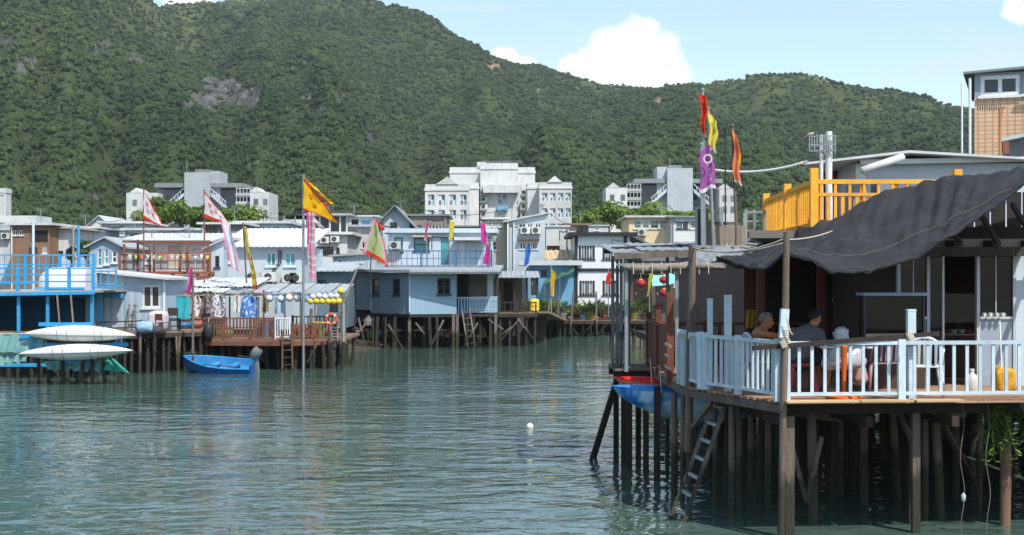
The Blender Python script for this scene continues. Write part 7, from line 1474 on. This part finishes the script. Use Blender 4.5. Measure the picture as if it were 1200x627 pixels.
bagm = mat('white_plastic_bag', '#b9bdc0', .4, .2, 8, transl=.2); lump('plastic_bag', 'upright white plastic bag on the folding table', 'bag', 978, 384, 994, 411, 20.15, bagm, 4, .2, noise=.35); lump('plastic_bag', 'crumpled white bag hanging below the folding table edge', 'bag', 968, 409, 1012, 432, 19.95, bagm, 9, .2, noise=.5)
lump('pink_bag', 'crumpled pinkish bag of shells on the terrace floor', 'bag', 996, 424, 1014, 450, 20.4, mat('pinkish_bag', '#b4897c', .7, .3, 12), 2, .25, noise=.4)
jug = thing('plastic_jug', 'clouded white plastic jug beside the yellow bag', 'jug', (X(1139, 20.2), 20.2, DZ)); MB().lathe([(0, 0), (.09, 0), (.1, .03), (.1, .2), (.07, .27), (.03, .3), (.03, .33), (0, .33)], (X(1139, 20.2), 20.2, DZ), 14).build('body', mat('cloudy_plastic', '#b9b5ac', .4, .1, 5), jug, True); MB().lathe([(0, .36), (.035, .36), (.035, .331)], (X(1139, 20.2), 20.2, DZ), 10).build('cap', wframe, jug)
yb = lump('yellow_bag', 'round yellow net bag on the terrace floor by the door', 'bag', 1163, 430, 1188, 463, 20.3, mat('yellow_net_bag', '#c9982c', .8, .3, 14), 6, .35, noise=.15); rope('drawstring', yb, P(1172, 431, 20.2), P(1180, 428, 20.25), .01, ropem)
mop = thing('mop', 'mop with thin white handle standing in the yellow bag', 'mop', P(1175, 455, 20.35)); pole('handle', mop, P(1175, 455, 20.35), P(1171.5, 376, 20.5), .012, wframe); MB().lathe([(.02, 0), (.05, .03), (.03, .08), (0, .1)], P(1175, 455, 20.35), 8).build('head', mat('mop_grey', '#9a958c', .9, .2, 10), mop)
aq = thing('fish_tank', 'tall glass fish tank with blue lid at the edge of the dark room', 'tank', (X(1048, 21.3), 21.3, DZ)); x0, x1 = X(1012, 21.2), X(1084, 21.2)
MB().box(x0, x1, 21.2, 21.75 - .12, DZ + .002, Z(396, 21.2)).build('cabinet', darkbrown, aq); MB().box(x0 - .02, x1 + .03, 21.12, 21.6, Z(346.5, 21.2), Z(343, 21.2)).build('lid', mat('lid_blue_grey', '#7d98b4', .5, .1, 3), aq)
tg = glass('tank_glass', '#171b17', .05, .18); MB().box(x0 + .02, x1 - .02, 21.22, 21.58, Z(396, 21.2) + .002, Z(347, 21.2)).build('glass_body', tg, aq); MB().box(x0 + .03, x1 - .03, 21.195, 21.215, Z(396, 21.2) + .002, Z(391, 21.2)).build('gravel_bed', mat('tank_gravel', '#a08a80', .9, .4, 20), aq)
for x in (x0 + .02, x1 - .02): bar('edge_strip', aq, (x, 21.2, Z(396, 21.2)), (x, 21.2, Z(347, 21.2)), .025, .025, dframe)
cab = thing('kitchen_cabinet', 'low kitchen cabinet with clutter inside the dark doorway', 'cabinet', (X(1118, 23.6), 23.6, DZ)); MB().box(X(1096, 23.6), X(1150, 23.6), 23.6, 24.1, DZ + .002, Z(393, 23.6)).build('carcass', darkbrown, cab); MB().box(X(1095, 23.6), X(1151, 23.6), 23.55, 24.1, Z(393, 23.6) + .002, Z(391, 23.6)).build('worktop', gpan, cab)
for i, px in enumerate((1103, 1111, 1118, 1127, 1136)): c = P(px, 391, 23.8); tt_ = thing('bowl', 'small bowl on the kitchen cabinet in the doorway', 'bowl', c, 0, 'bowls on the cabinet'); MB().lathe([(0, 0), (.03, 0), (.06 + .01 * (i % 2), .07), (.055, .07), (0, .02)], c, 12).build('body', [wframe, junkm[5], plw][i % 3], tt_)
tv = thing('television', 'switched off flat television above the kitchen cabinet', 'television', P(1120, 385, 24.5)); MB().box(X(1105, 24.6), X(1142, 24.6), 24.6, 24.66, Z(378, 24.6), Z(344, 24.6)).build('screen', glz, tv); MB().box(X(1121, 24.6), X(1126, 24.6), 24.6, 24.7, Z(393, 24.6), Z(378, 24.6)).build('stand', black, tv)
for i, px in enumerate((1153, 1160.5, 1168, 1175)): c = P(px, 371.2, 21.62); tt_ = thing('cup', 'small white cup on the window sill', 'cup', c, 0, 'cups on the window sill'); MB().lathe([(0, 0), (.022, 0), (.032, .06), (.028, .06), (0, .01)], c, 12).build('body', wframe, tt_); torus(MB(), c + Vector((.036, 0, .03)), .014, .004, 0, 6.2832, 10, 5).build('handle', wframe, tt_)
# ropes and plant under the terrace edge
for lab, px, pb in (('dangling rope with pale blue tie under the terrace edge', 1127, 640), ('thin plain rope dangling next to the hanging plant', 1157, 640)):
    t = thing('hanging_rope', lab, 'rope', P(px, 485, 19.55)); MB().tube([P(px + 2.5 * math.sin(i * .9) + i * .12, 474 + (pb - 474) * i / 14, 19.55 + .02 * math.sin(i)) for i in range(15)], .006, 5).build('strand', mat('old_brown_rope', '#6e6356', .9, .2, 8), t, True)
    if px < 1150: lump_c = P(1129, 583, 19.53); MB().lathe([(0, -.07), (.03, -.04), (.035, .03), (0, .07)], lump_c, 8).build('tie', lblue, t, True)
hp = thing('hanging_plant', 'bushy green plant trailing below the terrace edge', 'plant', P(1185, 476, 19.7)); rr = random.Random(3)
MB().lathe([(0, 0), (.2, 0), (.26, .2), (.22, .2), (0, .15)], P(1205, 482, 19.95), 12).build('planter', dgrey_c, hp)
for i in range(46):
    s = P(rr.uniform(1150, 1225), rr.uniform(476, 486), 19.75 + rr.uniform(-.1, .2)); e = s + Vector((rr.uniform(-.35, .25), rr.uniform(-.3, .15), -rr.uniform(.2, .75))); m_ = s.lerp(e, .5) + Vector((rr.uniform(-.1, .1), 0, .08)); q = MB()
    q.tube([s, m_, e], [.008, .006, .003], 4)
    for k in range(13):
        f_ = k / 12; p = s.lerp(m_, f_ * 2) if f_ < .5 else m_.lerp(e, f_ * 2 - 1); d = Vector((rr.uniform(-1, 1), rr.uniform(-1, 1), rr.uniform(-1, .5))).normalized(); L_ = rr.uniform(.05, .12); w_ = d.orthogonal().normalized() * L_ * .16; q.poly([p, p + d * L_ * .5 + w_, p + d * L_, p + d * L_ * .5 - w_])
    q.build('frond', m_leafd if i % 3 else m_leaf, hp)
fb_ = thing('water_buoy', 'small white ball buoy floating alone on the open water', 'buoy', (X(621, WY(501)), WY(501), -.06)); c = Vector((X(621, WY(501)), WY(501), .02)); MB().grid(lambda u, v: c + Vector((math.cos(u * 6.283) * math.sin(v * 3.1416), math.sin(u * 6.283) * math.sin(v * 3.1416), math.cos(v * 3.1416))) * .085, 16, 10).build('ball', mat('buoy_white', '#d8d6cc', .5, .05, 4), fb_); MB().lathe([(.012, 0), (.012, .03), (0, .035)], c + Vector((0, 0, .08)), 8).build('eye', junkm[3], fb_)

# ---- people: union of tapered limbs, fused into one skin
def capsule(q, a, b, ra, rb, n=12):
    a, b = Vector(a), Vector(b); d = b - a; L = d.length; d.normalize(); pts, rs = [], []
    for i in range(5): t = i / 4 * math.pi / 2; pts.append(a - d * ra * math.cos(t)); rs.append(max(.002, ra * math.sin(t)))
    for i in range(1, 5): t = i / 4; pts.append(a.lerp(b, t)); rs.append(ra + (rb - ra) * t)
    for i in range(1, 5): t = i / 4 * math.pi / 2; pts.append(b + d * rb * math.sin(t)); rs.append(max(.002, rb * math.cos(t)))
    up = Vector((0, 0, 1)) if abs(d.z) < .9 else Vector((0, 1, 0)); x = d.cross(up).normalized(); y = x.cross(d); b0 = len(q.v)
    for p, r_ in zip(pts, rs):
        for j in range(n): th = 6.2832 * j / n; q.v.append(p + (x * math.cos(th) + y * math.sin(th)) * r_)
    k = len(pts)
    for i in range(k - 1):
        for j in range(n): q.f.append((b0 + i * n + j, b0 + i * n + (j + 1) % n, b0 + (i + 1) * n + (j + 1) % n, b0 + (i + 1) * n + j)); q.mi.append(0)
    q.f.append(tuple(b0 + j for j in range(n))[::-1]); q.mi.append(0); q.f.append(tuple(b0 + (k - 1) * n + j for j in range(n))); q.mi.append(0)
def ell(q, c, r, M3=None, n=16):
    c = Vector(c); b0 = len(q.v)
    for i in range(n // 2 + 1):
        for j in range(n):
            t, p = math.pi * i / (n // 2), 6.2832 * j / n; v = Vector((r[0] * max(.01, math.sin(t)) * math.cos(p), r[1] * max(.01, math.sin(t)) * math.sin(p), r[2] * math.cos(t))); q.v.append(c + (M3 @ v if M3 else v))
    for i in range(n // 2):
        for j in range(n): q.f.append((b0 + i * n + j, b0 + (i + 1) * n + j, b0 + (i + 1) * n + (j + 1) % n, b0 + i * n + (j + 1) % n)); q.mi.append(0)
    q.f.append(tuple(b0 + j for j in range(n))); q.mi.append(0); q.f.append(tuple(b0 + (n // 2) * n + j for j in range(n))[::-1]); q.mi.append(0)
def fuse(o, vox=.011, it=4):
    r_ = o.modifiers.new('fuse', 'REMESH'); r_.mode = 'VOXEL'; r_.voxel_size = vox; r_.use_smooth_shade = True; s = o.modifiers.new('soft', 'SMOOTH'); s.iterations = it; s.factor = .5; return o
def hand(q, wrist, d, pn, s=1.):
    """palm and five bent fingers; d along the forearm, pn palm normal"""
    w, d, pn = Vector(wrist), Vector(d).normalized(), Vector(pn); pn = (pn - d * pn.dot(d)).normalized(); sd = d.cross(pn); 
    for k in range(4):
        base = w + d * .085 * s + sd * (k - 1.5) * .021 * s; capsule(q, w + sd * (k - 1.5) * .014 * s, base, .015 * s, .013 * s, 8); L_ = (.035, .042, .045, .036)[k] * s; m_ = base + d * L_ + pn * .008; capsule(q, base, m_, .0105 * s, .0095 * s, 8); capsule(q, m_, m_ + (d * .6 + pn * .8).normalized() * L_ * .9, .0095 * s, .0085 * s, 8)
    b = w + d * .03 * s + sd * -.03 * s; e = b + (d * .7 - sd * .7).normalized() * .045 * s; capsule(q, b, e, .0135 * s, .0115 * s, 8); capsule(q, e, e + (d + pn * .4).normalized() * .03 * s, .011 * s, .0095 * s, 8)
def head(q, c, face, up=(0, 0, 1), s=1.):
    f = Vector(face).normalized(); u = Vector(up); u = (u - f * u.dot(f)).normalized(); r_ = f.cross(u); M3 = Matrix((r_, f, u)).transposed(); c = Vector(c); L_ = lambda x, y, z: c + M3 @ Vector((x * s, y * s, z * s))
    ell(q, L_(0, -.005, .03), (.076 * s, .094 * s, .09 * s), M3); ell(q, L_(0, .018, -.035), (.06 * s, .072 * s, .085 * s), M3); ell(q, L_(0, .055, -.085), (.034 * s, .03 * s, .028 * s), M3)
    capsule(q, L_(0, .088, .01), L_(0, .106, -.028), .010 * s, .016 * s, 8)
    for k in (-1, 1): ell(q, L_(k * .078, -.008, -.005), (.012 * s, .022 * s, .034 * s), M3); capsule(q, L_(k * .02, .09, .028), L_(k * .045, .082, .03), .009 * s, .008 * s, 8); ell(q, L_(k * .035, .075, -.02), (.02 * s, .015 * s, .02 * s), M3)
    capsule(q, L_(-.02, .088, -.056), L_(.02, .088, -.056), .009 * s, .009 * s, 8)
    return L_, M3
def hairpiece(L_, M3, s, m, par, top=1.0, nm='hair', crop=.0):
    q = MB(); rr = random.Random(4)
    def f(u, v):
        th = 6.2832 * u; ph = v * 2.0; back = .5 - .5 * math.sin(th); lim = 1.02 + 1.2 * back - crop + .10 * mnoise.noise(Vector((math.cos(th) * 7, math.sin(th) * 7, 2))); ph = v * lim; k = 1.06 + .03 * mnoise.noise(Vector((math.cos(th) * 6, math.sin(th) * 6, ph * 7)))
        return L_(.079 * math.sin(ph) * math.cos(th) * k, -.006 + .098 * math.sin(ph) * math.sin(th) * k, .03 + .094 * math.cos(ph) * k)
    q.grid(f, 36, 14); q.sm = True
    for i in range(420):      # short locks lying on the scalp
        u, v = rr.random(), rr.uniform(.1, .97); p, p2 = f(u, v), f(u + rr.uniform(-.02, .02), v + .10); side = (f(u + .012, v) - p); out = (p - L_(0, -.006, .02)).normalized() * .006
        q.poly([p - side * .5 + out * .3, p + side * .5 + out * .3, p2 + out * rr.uniform(.8, 1.6)])
    o = q.build(nm, m, par); sm_ = o.modifiers.new('thick', 'SOLIDIFY'); sm_.thickness = .006; sm_.offset = 1
skin = mat('tanned_skin', '#a8714f', .55, .1, 12, grad=.02); greyhair = mat('grey_hair', '#85827e', .8, .2, 60, grad=.02); darkhair = mat('dark_hair', '#1c1816', .7, .2, 60, grad=.02); tee = mat('grey_tee', '#55575c', .9, .1, 12, grad=.02); shorts_m = mat('dark_shorts', '#2a2c33', .9, .15, 8, grad=.02)
eye_m = mat('eye_dark', '#1b1512', .2, .05, 5)
def face_bits(L_, par, s=1.):
    for k in (-1, 1): q = MB(); ell(q, L_(k * .03, .083, .012), (.009 * s, .007 * s, .006 * s), None, 8); q.build('eye', eye_m, par, True)
# bare shouldered man, seated side on, looking right over the terrace
def man_one():
    Y = 21.1; b = Vector((X(896, Y), Y, DZ)); p1 = thing('person', 'grey haired shirtless person leaning back in a chair at the railing', 'person', b); q = MB(); g = lambda x, y, z: b + Vector((x, y, z))
    hip, chest, neck = g(.02, 0, .50), g(-.06, 0, .78), g(-.02, -.02, .90)
    capsule(q, hip, g(-.03, 0, .65), .145, .14, 16); capsule(q, g(-.03, 0, .65), chest, .14, .145, 16); capsule(q, chest + Vector((0, -.13, .05)), chest + Vector((0, .13, .05)), .085, .085, 14); capsule(q, chest + Vector((.01, -.1, .08)), chest + Vector((.01, .1, .08)), .06, .06, 12); capsule(q, chest + Vector((0, 0, .08)), neck, .085, .058, 14); capsule(q, neck, g(.0, -.02, .96), .055, .055, 12)
    L_, M3 = head(q, g(.02, -.03, 1.015), (.93, -.28, -.06), s=1.0)
    for s in (-1, 1):
        capsule(q, g(.04, s * .09, .50), g(.44, s * .16, .50), .092, .062, 14); capsule(q, g(.44, s * .16, .50), g(.48, s * .14, .10), .058, .04, 12); capsule(q, g(.46, s * .14, .05), g(.62, s * .16, .03), .036, .028, 10)
        sh_ = chest + Vector((0, s * .185, .05)); el = g(.12, s * .26, .68) if s > 0 else g(.14, -.24, .80); wr = g(.30, s * .2, .74) if s > 0 else g(.34, -.14, .86); capsule(q, sh_, el, .056, .043, 12); capsule(q, el, wr, .042, .029, 12); hand(q, wr, wr - el, (0, 0, -1))
    body = fuse(q.build('body', skin, p1)); hairpiece(L_, M3, 1, greyhair, p1, crop=.0); face_bits(L_, p1)
    q = MB(); capsule(q, g(.02, -.04, .50), g(.02, .04, .50), .158, .158, 16)
    for s in (-1, 1): capsule(q, g(.04, s * .09, .50), g(.34, s * .145, .505), .106, .084, 14)
    fuse(q.build('shorts', shorts_m, p1), .014, 3)
def man_two():
    Y = 20.3; b = Vector((X(938, Y), Y, DZ)); p2 = thing('person', 'dark haired person in grey tee shirt hunched on a stool, back turned', 'person', b); q = MB(); g = lambda x, y, z: b + Vector((x, y, z)); hip = g(0, 0, .50); chest = g(.08, .02, .83); neck = g(.17, .03, .95)
    def torso(q, k):
        capsule(q, hip + Vector((-.06, 0, 0)), hip + Vector((.06, 0, 0)), .145 + k, .145 + k, 16); capsule(q, hip, g(.03, 0, .68), .15 + k, .155 + k, 16); capsule(q, g(.03, 0, .68), chest, .155 + k, .14 + k, 16); capsule(q, g(-.08, .03, .84), g(.24, -.02, .84), .095 + k, .095 + k, 14); capsule(q, chest + Vector((.03, 0, .04)), neck + Vector((-.02, 0, -.03)), .10 + k, .075 + k, 14)
    torso(q, 0); capsule(q, neck + Vector((-.03, 0, -.04)), g(.2, .04, 1.0), .06, .055, 12); L_, M3 = head(q, g(.215, .05, 1.075), (.80, .58, -.14), s=1.0)
    arms = [((-.13, .05, .86), (-.08, .28, .66), (.12, .42, .68)), ((.27, -.04, .85), (.33, -.1, .62), (.47, .12, .62))]
    for a, e, w in arms: capsule(q, g(*a), g(*e), .058, .045, 12); capsule(q, g(*e), g(*w), .043, .03, 12); hand(q, g(*w), g(*w) - g(*e), (0, 0, -1))
    legs = [((.02, .08, .48), (.30, .36, .50), (.34, .40, .08)), ((.06, -.05, .48), (.44, .0, .52), (.34, -.06, .08))]
    for a, k, f_ in legs: capsule(q, g(*a), g(*k), .095, .064, 14); capsule(q, g(*k), g(*f_), .06, .038, 12); capsule(q, g(f_[0], f_[1], .04), g(f_[0] + .17, f_[1] + .05, .03), .036, .028, 10)
    fuse(q.build('body', skin, p2)); hairpiece(L_, M3, 1, darkhair, p2); face_bits(L_, p2)
    q = MB(); torso(q, .014)
    for a, e, w in arms: a, e = g(*a), g(*e); capsule(q, a, a.lerp(e, .62), .076, .072, 12)
    fuse(q.build('tee_shirt', tee, p2), .013, 3); q = MB(); capsule(q, hip + Vector((-.05, 0, -.02)), hip + Vector((.06, 0, -.02)), .165, .165, 16)
    for a, k, f_ in legs: capsule(q, g(*a), g(*a).lerp(g(*k), .8), .112, .092, 14)
    fuse(q.build('shorts', shorts_m, p2), .014, 3)
man_one(); man_two()

# ================================================================ thin summer haze
def haze(dens):
    hz = MB().box(-1150, 1150, -60, 1500, -3.5, 330).build('haze', mat('haze_surface_unused', '#ffffff')); hz.data.materials.clear()
    m = bpy.data.materials.new('haze_air'); m.use_nodes = True; N = m.node_tree.nodes; N.remove(N['Principled BSDF'])
    v = N.new('ShaderNodeVolumePrincipled'); v.inputs['Color'].default_value = (.88, .94, 1, 1); v.inputs['Density'].default_value = dens; v.inputs['Anisotropy'].default_value = .3
    m.node_tree.links.new(v.outputs[0], N['Material Output'].inputs['Volume']); hz.data.materials.append(m)
    tag(hz, 'thin pale summer haze in the air', 'haze', kind='stuff')
haze(.00016)
